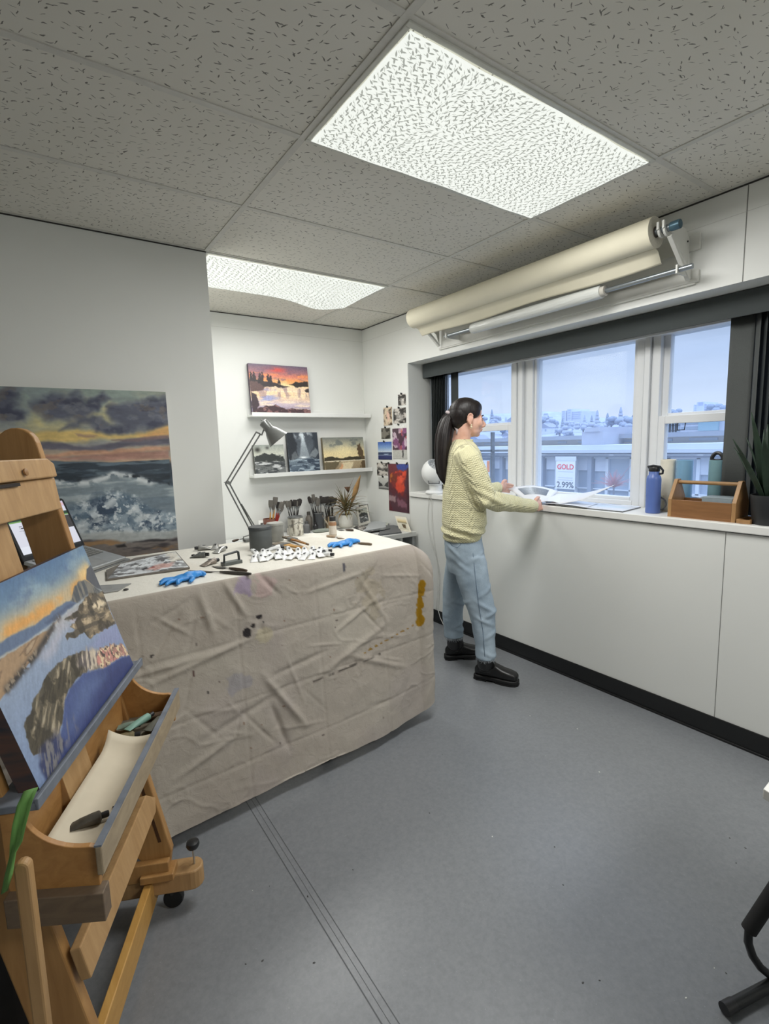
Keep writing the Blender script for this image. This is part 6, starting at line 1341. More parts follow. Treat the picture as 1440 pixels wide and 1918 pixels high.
t = thing('sketch_pad', 'grey covered pad lying in the wooden tool caddy', 'pad', (xm, yr_+.09, zt_-.01)); b = MB(); b.box(xf+.011, xb-.011, yr_+.020, yr_+.155, zt_-.012, zt_+.018); b.build('pages', GB, t, 0, bevel=.003)
b = MB(); b.box(xf+.0105, xb-.0105, yr_+.0195, yr_+.160, zt_+.0182, zt_+.0215); b.build('cover', simple('slate_cover', (150,160,164), .6), t, 0)
t = thing('white_pad', 'white pad stacked under the grey pad in the caddy', 'pad', (xm, yr_+.09, zt_-.04)); b = MB(); b.box(xf+.0105, xb-.0105, yr_+.0195, yr_+.165, zt_-.024, zt_-.0125); b.build('pages', simple('white_pages', (214,212,204), .6), t, 0)
b = MB(); b.box(xf+.011, xb-.011, yr_+.020, yl_-.020, ZS+.0065, zt_-.026); tag(b.build('wooden_block', simple('dark_wood_block', (92,66,46), .6)), 'dark wooden block filling the bottom of the tool caddy', 'block')
c0 = V((2.662, yr_-.052, ZS)); t = thing('wooden_dish', 'small shallow wooden tray beside the tool caddy', 'tray', c0+V((.06,0,0)))
b = MB(); b.box(2.665, 2.80, yr_-.062, yr_-.006, ZS, ZS+.006); b.build('tray_base', TW2, t, 0, bevel=.002)
for a in ((2.665, 2.671, yr_-.062, yr_-.006), (2.794, 2.80, yr_-.062, yr_-.006), (2.671, 2.794, yr_-.062, yr_-.056), (2.671, 2.794, yr_-.012, yr_-.006)):
    b = MB(); b.box(a[0], a[1], a[2], a[3], ZS+.006, ZS+.020); b.build('tray_rim', TW2, t, 0, bevel=.001)
# dark plant in a black pot at the right edge
c = V((2.735, atX(1428, 978, 2.735).y-.03, ZS)); t = thing('potted_plant', 'dark green snake plant in a black pot at the right edge of the window sill', 'plant', c)
b = MB(); b.lathe([(.066,0), (.070,.004), (.082,.125), (.082,.135), (.076,.135), (.070,.11), (.001,.11)], c, seg=36); b.build('pot', simple('black_pot', (36,38,40), .55), t)
b = MB(); b.lathe([(.074,.10), (.074,.114), (.001,.116)], c, seg=24); b.build('soil', simple('soil', (64,52,42), .9), t)
SG = simple('dark_leaf', (40,58,44), .45, var=.25, scale=24)
rs = random.Random(8)
for k in range(15):
    a = 2*PI*k/15+rs.uniform(-.2,.2); lean = rs.uniform(.10,.42)*(1 if math.cos(a) < .1 else .25); L = rs.uniform(.24,.40); d = V((math.cos(a)*lean, math.sin(a)*lean, 1)).normalized(); p = c+V((math.cos(a)*.03, math.sin(a)*.03, .112)); rows = []
    side = V((-math.sin(a), math.cos(a), 0)); 
    for j in range(9):
        f_ = j/8; w = .019*(math.sin(PI*min(.5, f_*.9+.2)))*(1-max(0, f_-.55)/.45)**.8+.0006; q = p+d*L*f_+V((math.cos(a), math.sin(a), 0))*(.05 if math.cos(a) < .1 else .01)*f_*f_
        nn = V((math.cos(a), math.sin(a), -lean)); rows.append([q-side*w+nn*w*.4, q, q+side*w+nn*w*.4])
    b = MB(); b.grid(rows); b.build('leaf', SG, t, 180, solid=.003)
# ---- big prints on the sill
PAP = simple('print_paper', (224,226,230), .5, var=.01)
def sheet(name, label, cat, pts, bulge, mat=PAP, curl=None, N=14, th=.0008, par=None, inner=None):
    """curved sheet from four corners (front-left, front-right, back-right, back-left), bulge lifts the middle"""
    a, b_, c_, d_ = pts; t = par or thing(name, label, cat, (a+b_+c_+d_)/4)
    def S(u, v):
        p = (a*(1-u)+b_*u)*(1-v)+(d_*(1-u)+c_*u)*v; return p+V((0,0,bulge(u, v)))
    m = MB(); m.grid([[S(i/N, j/N) for i in range(N+1)] for j in range(N+1)]); m.build('sheet', mat, t, 180, solid=th)
    if inner:
        P, u0, u1, v0, v1 = inner; H, W = P.H, P.W; pts_ = np.zeros((H, W, 3))
        for i in range(H):
            for j in range(W): q = S(u0+(u1-u0)*j/(W-1), v1+(v0-v1)*i/(H-1)); pts_[i, j] = (q.x, q.y, q.z+.0016)
        panel(P, 'printed_image', t, (0,0,0), (0,0,0), (0,0,0), None, 0, pts_)
    return t
def sp(px, py, dz): return atZ(px, py, ZS+dz)
def sx(px, x, z): return V((x, atX(px, 930, x).y, z))
# portfolio board, then prints stacked on it toward the woman's hands
b = MB(); q = [sp(1050,947,.001), sp(1166,957,.001), sp(1206,951,.001), sp(1098,940,.001)]
q = [V((2.655, atX(1040,950,2.655).y, ZS+.001)), V((2.655, atX(1166,958,2.655).y, ZS+.001)), V((2.90, atX(1200,950,2.90).y, ZS+.001)), V((2.90, atX(1090,940,2.90).y, ZS+.001))]
t = thing('portfolio_board', 'dark edged portfolio board lying lowest under the prints on the sill', 'portfolio', sum(q, V((0,0,0)))/4)
b.prism(q, (0,0,.004)); b.build('board', simple('charcoal_board', (70,74,78), .5), t, 0)
b = MB(); b.prism([p+V((0,0,.0042)) for p in q], (0,0,.0022)); b.build('top_sheet', PAP, t, 0)
P = Paint(24, 24, 1, (222,225,230)); P.put(P.poly([(.45,.3),(.9,.25),(.95,.6),(.5,.7)], .08, .05)*.6, (186,206,218)); quadpanel(P, 'printed_image', t, q[0], q[1], q[2], q[3], ZS+.0078)
z1 = ZS+.010
y_ = lambda px, x: atX(px, 940, x).y
sheet('art_print', 'white print lying flat on the portfolio board', 'print', [V((2.64, y_(1020,2.64), z1)), V((2.64, y_(1098,2.64), z1)), V((2.86, y_(1120,2.86), z1)), V((2.86, y_(1030,2.86), z1))], lambda u, v: .006*math.sin(PI*u))
sheet('art_print', 'white print with its right end curling up over the portfolio board', 'print', [atX(1030, 944, 2.655), atX(1092, 936, 2.70), atX(1152, 908, 2.78), atX(1052, 927, 2.85)], lambda u, v: -.014*math.sin(PI*u)*(.4+.6*v)+.010*math.sin(PI*v)*(1-u))
P = Paint(50, 36, 1.4); P.grad([(0,(120,128,138)), (.4,(196,202,208)), (.5,(150,156,162)), (1,(104,110,118))], P.u); P.speck(.12, 30, 8)
HRp = atX(1013, 944, 2.625); HLp = atX(946, 915, 2.70)
sheet('art_print', 'large white bordered grey print held up in both hands by the woman', 'print', [HRp+V((-.005,.10,.004)), atX(1024, 941, 2.68), atX(1046, 920, 2.84), HLp+V((.0,-.02,.0))], lambda u, v: .030*math.sin(PI*u)*(.35+.65*v)+.004*math.sin(PI*v), inner=(P, .16, .84, .38, .84))
sheet('art_print', 'white print sagging just below the one held by the woman', 'print', [HRp+V((.004,.03,.001)), atX(1050, 944, 2.67), atX(1076, 925, 2.85), HLp+V((.05,-.10,-.052))], lambda u, v: .016*math.sin(PI*u)*(1-.5*v))
# ================================================================ RIGHT FOREGROUND
BT = simple('black_tube', (40,42,43), .4, .2); FO = simple('foam_grip', (34,34,35), .85, bump=.3)
t = thing('folding_stool', 'black tubular folding stool cut off by the bottom right edge', 'stool', (1.5, .40, 0))
a = atZ(1358, 1889, .019); e = atZ(1440, 1846, .019); d = (e-a).normalized()
b = MB(); b.tube([a, a+d*.62], .0140, 16); ft = b.build('foot_bar', BT, t)
b = MB(); b.tube([a-d*.004, a+d*.03], .0158, 16); b.build('end_cap', CAPB, ft)
b = MB(); e2 = a+d*.62; b.tube([e2-d*.03, e2+d*.004], .0185, 16); b.build('end_cap', CAPB, ft)
def onS2(px, py): return onpl(px, py, (0.62,.78,0), .62*1.50+.78*.40)   # plane of the stool's bent side tube
g0 = onS2(1402,1742); g1 = onS2(1448,1672); gd = (g1-g0).normalized()
b = MB(); b.tube([g0, g0+gd*.30], .0185, 16); b.build('foam_grip', FO, t)
bend = [g0+gd*.28, g0-gd*.0, onS2(1401,1765), onS2(1409,1790), onS2(1424,1812), onS2(1446,1830), onS2(1475,1850)]; bend.append(V((e.x+d.x*.16, e.y+d.y*.16, .03)))
b = MB(); b.tube(bend, .0105, 12); b.build('side_tube', BT, t)
tp_ = g0+gd*.30; b = MB(); b.tube([tp_-gd*.02, tp_+V((.05,.02,.03)), V((1.72,.20,.43))], .0125, 12); b.build('side_tube', BT, t)
b = MB(); b.obox((1.80,.16,.45), (.94,-.34,0), (.34,.94,0), (0,0,1), .17, .16, .018); b.build('seat', simple('black_nylon', (17,17,19), .7), t, 0, bevel=.012)
b = MB(); b.tube([(1.92,.02,.44), (2.0,.12,.2), (1.95,.22,.0165)], .0125, 12); b.build('side_tube', BT, t)
ztb = .735; p0 = atZ(1429, 1477, ztb); t = thing('side_table', 'white table whose corner just enters at the right edge', 'table', (p0.x+.4, p0.y-.25, 0))
pa = atZ(1440, 1463, ztb); dd = (pa-p0).normalized(); ee = V((.75,-.66,0)).normalized(); ee = (atZ(1440, 1484, ztb)-p0).normalized()
b = MB(); b.prism([p0, p0+dd*.7, p0+dd*.7+ee*.8, p0+ee*.8], (0,0,-.022)); b.build('table_top', TRIMW, t, 0, bevel=.002)
for k1, k2 in ((.62,.74), (.64,.12), (.10,.74)):
    q = p0+dd*k1+ee*k2; b = MB(); b.tube([(q.x,q.y,0), (q.x,q.y,ztb-.022)], .018, 12); b.build('leg', BT, t)
# ================================================================ THE WOMAN AT THE WINDOW
PW0 = V((2.22, 2.22, 0)); PU = V((.70711, -.70711, 0)); PWv = V((.70711, .70711, 0)); PZ = V((0,0,1))
def loc(px, py, w=0): return onpl(px, py, PWv, PWv.dot(PW0)+w)
def uw(p): q = p-PW0; return q.dot(PU), q.dot(PWv)
BYAW = math.radians(18)
BF = (PU*math.cos(BYAW)+PWv*math.sin(BYAW)).normalized(); BL_ = V((-BF.y, BF.x, 0))      # forward and her left
def ring(py, pl_, pr, w0, hw, n=28, sq=2.3, rot=.10):
    a = loc(pl_, py, w0); c = loc(pr, py, w0); o = (a+c)/2; hu = (c-a).length/2
    X_ = PU*math.cos(rot)+PWv*math.sin(rot); Y_ = -PU*math.sin(rot)+PWv*math.cos(rot); out = []
    for k in range(n):
        t = 2*PI*k/n; ct, st = math.cos(t), math.sin(t)
        out.append(o+X_*hu*math.copysign(abs(ct)**(2/sq), ct)+Y_*hw*math.copysign(abs(st)**(2/sq), st))
    return out
SKIN = NT('skin'); n_ = SKIN.noise(SKIN.coord('Object', (14,14,14)), 2, 3); SKIN.set(Base_Color=SKIN.ramp(n_, [(.3, rgb(214,164,142)), (.7, rgb(228,184,164))]), Roughness=.5); SKIN = SKIN.m
# ---- head frame
HYAW = math.radians(20); HP = math.radians(-4)
HFv = (PU*math.cos(HYAW)+PWv*math.sin(HYAW)).normalized(); HLv = V((-HFv.y, HFv.x, 0)); HFp = (HFv*math.cos(HP)+PZ*math.sin(HP)).normalized(); HUp = HLv.cross(HFp)*-1
if HUp.z < 0: HUp = -HUp
HC_ = loc(874.5, 783.5, .0)
HR3 = Matrix((HFp, HLv, HUp)).transposed()
def hp(x, y, z): return HC_+HFp*x+HLv*y+HUp*z
body = MB()
def he(x, y, z, a, b_, c, m=body, rot=None): m.ell(hp(x, y, z), (a, b_, c), HR3 if rot is None else HR3@rot, 24, 16)
he(-.010,0,.030,.090,.070,.082); he(-.030,0,.012,.068,.066,.075); he(.040,0,.040,.046,.058,.050); he(.034,0,-.028,.056,.058,.072); he(.038,0,-.070,.045,.048,.040); he(.068,0,-.092,.019,.022,.017); he(.010,0,-.055,.05,.052,.035)
he(.078,0,.012,.014,.040,.012)                                   # brow
for s in (-1, 1):
    he(.060,s*.034,-.030,.028,.024,.024); he(.074,s*.030,-.004,.014,.018,.012)     # cheek and eyelids
    he(.084,s*.010,-.042,.010,.009,.008)
    # ear
    ey = s*.071
    er = Matrix.Rotation(.25, 3, 'Y')@Matrix.Rotation(s*.35, 3, 'Z')
    he(-.004,ey,-.008,.019,.0065,.031, rot=er); he(-.001,ey+s*.003,-.034,.009,.006,.010)
    for k in range(9): a = -.6+k*.42; body.ell(hp(-.005+.017*math.cos(a+1.3)*1.0, ey+s*.006, -.004+.027*math.sin(a+1.3)), (.0055,.005,.0055), HR3, 8, 6)
body.tube([hp(.086,0,.008), hp(.098,0,-.012), hp(.113,0,-.032), hp(.110,0,-.040), hp(.096,0,-.045)], [.008,.0095,.0125,.011,.008], 12)   # nose
body.ell(hp(.090,0,-.061), (.010,.020,.0055), HR3, 14, 8); body.ell(hp(.088,0,-.071), (.010,.018,.006), HR3, 14, 8); he(.080,0,-.066,.014,.026,.020)
# neck, trunk under the clothes, arms, legs: one body
nb = loc(862, 832, .0)
body.tube([hp(-.018,0,-.02), hp(-.022,0,-.07), (hp(-.022,0,-.09)+nb)/2, nb, nb+V((-.0,0,-.06))], [.056,.053,.054,.062,.075], 20)
def tring(lst, n=24): return [ring(*a, n=n) for a in lst]
body.loft(tring([(838, 848, 892, 0, .12), (850, 846, 898, 0, .165), (880, 843, 900, 0, .16), (930, 841, 900, 0, .145), (965, 841, 895, 0, .13), (1000, 842, 890, 0, .13), (1040, 846, 894, 0, .13), (1060, 850, 892, 0, .11)]))
# arm joints
RS = loc(872, 851, -.150); REl = loc(911, 936, -.165); RWr = loc(1000, 949, .10); RHd = RWr+PU*.055+PWv*.08+PZ*.004
LS = loc(868, 850, .17); LEl = loc(898, 922, .30); LWr = loc(936, 913, .385); LHd = LWr+PU*.03+PWv*.09+PZ*.0
for S_, E_, W_ in ((RS, REl, RWr), (LS, LEl, LWr)):
    body.tube([S_, S_.lerp(E_, .5), E_, E_.lerp(W_, .5), W_, W_+(W_-E_).normalized()*.02], [.046,.042,.036,.033,.024,.024], 16)
def legs(dst, infl):
    pass
NL = [(1050, 856, 896, -.085, .06), (1100, 868, 908, -.095, .055), (1150, 884, 914, -.105, .045), (1200, 898, 918, -.115, .038), (1218, 900, 917, -.117, .034)]
RL = [(1050, 846, 882, .09, .06), (1100, 838, 864, .115, .05), (1150, 837, 859, .14, .045), (1185, 840, 858, .155, .036)]
body.loft(tring(NL)); body.loft(tring(RL))
# hands: palm, four unequal bent fingers, thumb on the side near its base
def hand(wr, fw, up, side, s):
    """wr wrist, fw forward, up back-of-hand normal, side thumb side"""
    fw = fw.normalized(); side = (side-fw*side.dot(fw)).normalized(); up = fw.cross(side)*s; R = Matrix((fw, side, up)).transposed()
    body.ell(wr+fw*.045, (.048,.037,.014), R, 20, 12); body.tube([wr-fw*.01, wr+fw*.02], [.022,.026], 12)
    for k, (y, L) in enumerate(((.028,.068), (.010,.076), (-.009,.070), (-.027,.056))):
        b0 = wr+fw*.078+side*y; pts = [b0-fw*.02]; d = fw.copy(); q = b0
        for j, f_ in enumerate((.45, .32, .23)):
            d = (d-up*(.22+.14*j)).normalized(); pts.append(q); q = q+d*L*f_
        pts.append(q); body.tube(pts, [.0092,.0090,.0082,.0074,.0066], 10); body.ell(q, (.0066,.0066,.0066), None, 8, 6)
    t0 = wr+fw*.022+side*.030; body.tube([t0-side*.012, t0+side*.010+fw*.014+up*.006, t0+side*.020+fw*.040+up*.010, t0+side*.018+fw*.064+up*.006], [.012,.0115,.0095,.0078], 10); body.ell(t0+side*.018+fw*.064+up*.006, (.0078,.0078,.0078), None, 8, 6)
hand(RWr, (RHd-RWr)+V((.012,.004,.0)), PZ, V((-.2,.3,1)), 1)
hand(LWr, (LHd-LWr)+V((.02,-.01,-.01)), PZ, V((.1,-.3,1)), -1)
bm_ = voxel(body.mesh('person'), .0042, 3)
person = link(bm_, 'person', SKIN, None, 180)
tag(person, 'woman with a dark ponytail in a cream cable sweater and jeans holding prints', 'person')
# ---- face details
EYE = simple('eye_white', (226,220,214), .2); LASH = simple('lash_dark', (34,24,22), .6); LIP = simple('lip_rose', (190,108,104), .4)
for s in (-1, 1):
    b = MB(); b.ell(hp(.0795,s*.030,-.006), (.0085,.012,.0062), HR3, 14, 10); e_ = b.build('eye', EYE, person)
    b = MB(); b.ell(hp(.0865,s*.030,-.007), (.0025,.0052,.0052), HR3, 12, 8); b.build('iris', simple('iris_brown', (58,38,28), .2), e_)
    b = MB(); b.tube([hp(.083,s*.017,-.001), hp(.0905,s*.028,.002), hp(.086,s*.040,.0005), hp(.078,s*.046,-.003)], [.0012,.0022,.0024,.001], 6); b.build('eyelash', LASH, person)
    b = MB(); b.tube([hp(.092,s*.012,.017), hp(.092,s*.026,.021), hp(.082,s*.042,.019), hp(.074,s*.048,.014)], [.0025,.0034,.003,.0012], 8); b.build('eyebrow', LASH, person)
b = MB(); b.ell(hp(.0945,0,-.061), (.0068,.018,.0042), HR3, 14, 8); b.ell(hp(.0925,0,-.0695), (.0070,.016,.0048), HR3, 14, 8); b.build('lips', LIP, person, 180, remesh=.002, relax=2)
# ---- hair
HAIR = NT('dark_hair'); v_ = HAIR.coord('Object', (60,60,9)); hn = HAIR.noise(v_, 3, 4, .6); HAIR.set(Base_Color=HAIR.ramp(hn, [(.3, rgb(16,13,13)), (.75, rgb(38,30,28))]), Roughness=.42); HAIR.set(**{'Specular_IOR_Level': .4}); HAIR.bump(hn, .5, .002); HAIR = HAIR.m
h = MB()
def hh(x, y, z, a, b_, c): h.ell(hp(x, y, z), (a, b_, c), HR3, 26, 18)
hh(-.022,0,.036,.092,.078,.086); hh(-.042,0,.018,.074,.075,.080); hh(.030,0,.062,.056,.066,.050); hh(-.058,0,-.022,.050,.062,.052); hh(-.012,0,.050,.09,.076,.074); hh(-.055,0,-.048,.036,.045,.034)
for s in (-1, 1): hh(.010,s*.046,.042,.056,.030,.050); hh(.045,s*.048,.044,.018,.014,.022)
h.ell(loc(845,775,-.012), (.026,.026,.034), None, 14, 10)
hm = voxel(h.mesh('hair'), .004, 4); link(hm, 'hair', HAIR, person, 180)
pt = MB()
path = [(848,772,-.01,.020,.026), (842,776,-.015,.032,.034), (835,792,-.03,.040,.044), (831,815,-.045,.048,.050), (829,842,-.055,.047,.048), (828,866,-.06,.042,.044), (829,885,-.06,.034,.036), (832,898,-.058,.022,.026), (835,908,-.056,.006,.008)]
rings = []
for i, (px, py, w_, a, b_) in enumerate(path):
    c = loc(px, py, w_); rings.append([c+PU*a*math.cos(2*PI*k/40)*(1+.05*math.sin(k*2.9+i*.5))+PWv*b_*math.sin(2*PI*k/40)*(1+.05*math.sin(k*3.7)) for k in range(40)])
pt.loft(rings); pony = pt.build('ponytail', HAIR, person, 180, sub=1)
rs = random.Random(4)
st = MB()
for k in range(60):
    f_ = rs.uniform(-1, 1); g_ = rs.uniform(-1, 1); pts = []
    for i, (px, py, w_, a, b_) in enumerate(path[1:]): pts.append(loc(px, py, w_)+PU*(a*(.75+.28*abs(f_))*f_*1.02+rs.uniform(-.002,.002))+PWv*(b_*.98*g_*math.sqrt(max(0, 1-f_*f_))-.0))
    pts.append(pts[-1]+PU*(rs.uniform(-.02,.02))+PZ*-rs.uniform(.0,.03)); st.tube(pts, [.004]*(len(pts)-2)+[.003,.0008], 5)
so = st.build('hair_strands', HAIR, pony, 180); so['kind'] = 'stuff'
SAT = simple('satin_scrunchie', (190,178,180), .3, var=.08)
b = MB(); cs = loc(845.5, 776, -.012); a1 = (loc(838,790,-.02)-loc(848,770,-.01)).normalized(); tt = a1.cross(PWv).normalized()
b.tube([cs+(tt*math.cos(2*PI*k/22)+PWv*math.sin(2*PI*k/22))*(.029+.003*math.sin(k*2.3)) for k in range(23)], [.010+.002*math.sin(k*1.9) for k in range(23)], 8, cap=False); sc_ = b.build('scrunchie', SAT, person, 180)
b = MB(); rows = [[loc(px+dx_, py, -.055-.0*i)+PZ*0 for dx_ in (-w2, 0, w2)] for i, (px, py, w2) in enumerate(((847,780,2), (849,789,2.4), (852,798,2.6), (856,806,2.2), (855,813,1.2)))]; b.grid(rows); b.build('ribbon_tail', SAT, sc_, 180, solid=.002)
b = MB(); b.ell(hp(.001,-.0825,-.042), (.005,.003,.005), HR3, 12, 8); b.ell(hp(.002,-.0825,-.055), (.006,.003,.008), HR3, 12, 8); b.build('earring', simple('pearl_gold', (228,206,170), .25, .4), person)
# ---- sweater
SW = NT('cable_knit'); 
att = SW.n('ShaderNodeAttribute', attribute_name='knit'); sx_ = SW.n('ShaderNodeSeparateXYZ'); SW.l(att.outputs['Vector'], sx_.inputs[0])
ku, kv = sx_.outputs[0], sx_.outputs[1]
rib = SW.math('SINE', SW.math('MULTIPLY', ku, 2*PI*58)); purl = SW.math('SINE', SW.math('MULTIPLY', kv, 2*PI*150)); purl2 = SW.math('SINE', SW.math('MULTIPLY_ADD', kv, 2*PI*75, SW.math('MULTIPLY', rib, 1.4)))
cb = SW.math('SINE', SW.math('MULTIPLY', ku, 2*PI*9.5)); col_ = SW.math('GREATER_THAN', cb, .55)
tw = SW.math('SINE', SW.math('ADD', SW.math('MULTIPLY', kv, 2*PI*16), SW.math('MULTIPLY', ku, 2*PI*38)))
nz = SW.noise(SW.coord('Object', (1,1,1)), 150, 3)
hgt = SW.math('ADD', SW.math('ADD', SW.math('MULTIPLY', SW.math('MULTIPLY', purl2, .35), 1.0), SW.math('MULTIPLY', cb, .8)), SW.math('ADD', SW.math('MULTIPLY', SW.math('MULTIPLY', tw, col_), .8), SW.math('MULTIPLY', nz, .9)))
SW.bump(hgt, .75, .004)
big = SW.noise(SW.coord('Object', (1,1,1)), 9, 3)
SW.set(Base_Color=SW.ramp(SW.math('ADD', SW.math('MULTIPLY', nz, .6), SW.math('MULTIPLY', big, .4)), [(.3, rgb(210,204,160)), (.7, rgb(230,225,188))]), Roughness=.9); SW.set(**{'Sheen_Weight': .15}); SW = SW.m
s_ = MB()
s_.loft(tring([(823, 851, 880, .0, .066), (829, 846, 888, .0, .10), (836, 842, 894, .0, .145), (846, 838.5, 900, .0, .182), (862, 835, 904, 0, .192), (890, 831.5, 907, 0, .186), (920, 829, 909, 0, .178), (950, 828.5, 910, 0, .172), (972, 828, 911, 0, .176), (985, 828, 910.5, 0, .18), (993, 829, 906, 0, .172), (1008, 830, 899, 0, .166)], 36))
UP = RS.lerp(REl, .5)+PZ*.0
s_.tube([RS+V((-.01,.02,.022)), RS+(REl-RS)*.12, RS.lerp(REl, .5), REl+PZ*.004, REl.lerp(RWr, .25)+PZ*-.004, REl.lerp(RWr, .6), RWr-(RWr-REl).normalized()*.035, RWr-(RWr-REl).normalized()*.012, RWr+(RWr-REl).normalized()*.004], [.062,.074,.073,.064,.058,.048,.041,.040,.036], 24)
s_.tube([LS+V((-.0,-.02,.02)), LS.lerp(LEl, .15), LS.lerp(LEl, .5), LEl, LEl.lerp(LWr, .5), LWr-(LWr-LEl).normalized()*.01, LWr], [.06,.072,.068,.060,.048,.040,.036], 24)
sm_ = voxel(s_.mesh('sweater'), .0062, 5)
# soft folds and a knit coordinate (around the form, down the form)
n = len(sm_.vertices); co_ = np.empty(n*3, np.float32); sm_.vertices.foreach_get('co', co_); co_ = co_.reshape(-1, 3).astype(float)
no_ = np.empty(n*3, np.float32); sm_.vertices.foreach_get('normal', no_); no_ = no_.reshape(-1, 3).astype(float)
U_ = (co_-np.array(PW0))@np.array(PU); W_ = (co_-np.array(PW0))@np.array(PWv); Z_ = co_[:, 2]
A_ = np.array(RS); seg = [(np.array(RS), np.array(REl)), (np.array(REl), np.array(RWr)), (np.array(LS), np.array(LEl)), (np.array(LEl), np.array(LWr))]
bd = np.full(n, 9.0); ku_ = np.zeros(n); kv_ = np.zeros(n); acc = 0
for i, (a, c) in enumerate(seg):
    d = c-a; L = np.linalg.norm(d); d = d/L; t = np.clip((co_-a)@d, -.0 if i % 2 else .03, L); r_ = co_-a-t[:, None]*d; dd = np.linalg.norm(r_, axis=1)
    e1 = np.cross(d, [0, 0, 1.]); e1 /= np.linalg.norm(e1)
    e2 = np.cross(d, e1); ang = np.arctan2(r_@e2, r_@e1); off = 0 if i % 2 == 0 else np.linalg.norm(seg[i-1][1]-seg[i-1][0])
    m = (dd < bd) & (dd < .088); bd = np.where(m, dd, bd); ku_ = np.where(m, ang*.060, ku_); kv_ = np.where(m, t+off, kv_)
tm = bd > 8
cu, cw = -.10, 0.0
ang = np.arctan2(W_-cw, U_-cu); ku_ = np.where(tm, ang*.155, ku_); kv_ = np.where(tm, -Z_, kv_)
fold = (fbm(U_*10+W_*9, Z_*9, 3, 4)-.5)*.012*ss(.9, .98, Z_)+.010*np.sin(Z_*105+U_*25+3*fbm(U_*8, Z_*6, 7, 3))*np.exp(-((Z_-.945)/.035)**2)*tm
hemrib = .0018*np.sin(np.arctan2(W_, U_+.1)*110)*(Z_ < .935)*tm
elbow = .006*np.sin((U_*.6+Z_*1.2)*95+W_*20)*np.exp(-(np.linalg.norm(co_-np.array(REl), axis=1)/.09)**2)
co_ = co_+no_*(fold+hemrib+elbow)[:, None]
sm_.vertices.foreach_set('co', co_.astype(np.float32).ravel())
at_ = sm_.attributes.new('knit', 'FLOAT_VECTOR', 'POINT'); at_.data.foreach_set('vector', np.stack([ku_, kv_, kv_*0], 1).astype(np.float32).ravel())
sm_.update(); link(sm_, 'sweater', SW, person, 180)
b = MB(); cn = ring(825.5, 853, 884, .0, .062, 30); b.tube(cn+[cn[0]], .0075, 8, cap=False); b.build('ribbed_neckband', simple('knit_band', (216,212,168), .9, var=.06, scale=200, bump=.5), person, 180)
b = MB(); c2 = [p+PZ*.006+(BF*.012) for p in ring(824.5, 855, 886, .0, .057, 30)]; c2 = [p-PZ*.03*max(0, (p-nb).dot(BF)/.06) for p in c2]; b.tube(c2+[c2[0]], .006, 8, cap=False); b.build('shirt_collar', simple('dark_shirt', (46,38,34), .8), person, 180)
# ---- jeans
JN = NT('light_denim'); jn = JN.noise(JN.coord('Object', (1,1,1)), 340, 3); jb = JN.noise(JN.coord('Object', (1,1,.6)), 9, 4)
JN.set(Base_Color=JN.ramp(JN.math('ADD', JN.math('MULTIPLY', jn, .35), JN.math('MULTIPLY', jb, .65)), [(.32, rgb(134,152,168)), (.68, rgb(174,190,202))]), Roughness=.85); JN.bump(jn, .2, .001); JN = JN.m
j = MB()
j.loft(tring([(996, 833, 898, .0, .150), (1015, 833, 903, .0, .158), (1035, 834, 907, .0, .160), (1055, 836, 909, .0, .155), (1068, 840, 908, 0, .145)], 32))
j.loft(tring([(1040, 842, 908, -.075, .085), (1062, 849, 912, -.080, .086), (1085, 855, 916, -.085, .084), (1105, 861, 920, -.090, .080), (1122, 867, 924, -.094, .078), (1138, 873, 926.5, -.098, .076), (1155, 879, 927, -.102, .075), (1175, 884.5, 927, -.106, .074), (1200, 888, 927, -.112, .073), (1214, 889.5, 927.5, -.116, .074), (1229, 891, 928, -.118, .075)], 32))
j.loft(tring([(1040, 836, 890, .08, .085), (1065, 834, 884, .095, .082), (1085, 832, 874, .108, .078), (1105, 830, 871, .118, .075), (1125, 828.5, 869, .128, .073), (1150, 828.5, 866, .138, .070), (1175, 830, 866, .150, .070), (1190, 832, 868, .158, .072)], 32))
jm = voxel(j.mesh('jeans'), .0065, 4)
n = len(jm.vertices); co_ = np.empty(n*3, np.float32); jm.vertices.foreach_get('co', co_); co_ = co_.reshape(-1, 3).astype(float); no_ = np.empty(n*3, np.float32); jm.vertices.foreach_get('normal', no_); no_ = no_.reshape(-1, 3).astype(float)
U_ = (co_-np.array(PW0))@np.array(PU); W_ = (co_-np.array(PW0))@np.array(PWv); Z_ = co_[:, 2]
w_ = (fbm(U_*9+W_*7, Z_*12, 13, 4)-.5)*.014
for zc, uc, sl, hgt_, wd, ln in ((.60,.06,.7,.007,.018,.05), (.50,.05,-.6,.009,.014,.05), (.455,.08,.5,.009,.013,.05), (.41,.05,-.5,.008,.013,.045), (.33,.08,.6,.006,.014,.04), (.20,.09,-.5,.007,.013,.05), (.15,.08,.45,.008,.012,.05), (.115,.08,-.4,.007,.011,.05),
                          (.50,-.10,.6,.008,.014,.05), (.44,-.10,-.5,.008,.013,.05), (.30,-.10,.5,.007,.013,.05), (.24,-.09,-.45,.007,.012,.05), (.84,-.14,-.9,.005,.014,.05), (.80,.0,.6,.004,.015,.06), (.74,-.08,-.7,.005,.016,.06)):
    w_ += hgt_*np.exp(-((Z_-zc-sl*(U_-uc))/wd)**2-((U_-uc)/ln)**2)
co_ = co_+no_*(w_)[:, None]; jm.vertices.foreach_set('co', co_.astype(np.float32).ravel()); jm.update(); jeans = link(jm, 'jeans', JN, person, 180)
STI = simple('denim_seam', (96,116,138), .8)
b = MB(); q = [loc(px, py, -.168) for px, py in ((836,1010), (850,1014), (858,1008))]; q = [p-PWv*(.0) for p in q]; 
pk = [(842,1012), (847,1022), (856,1026), (864,1020), (868,1008)]
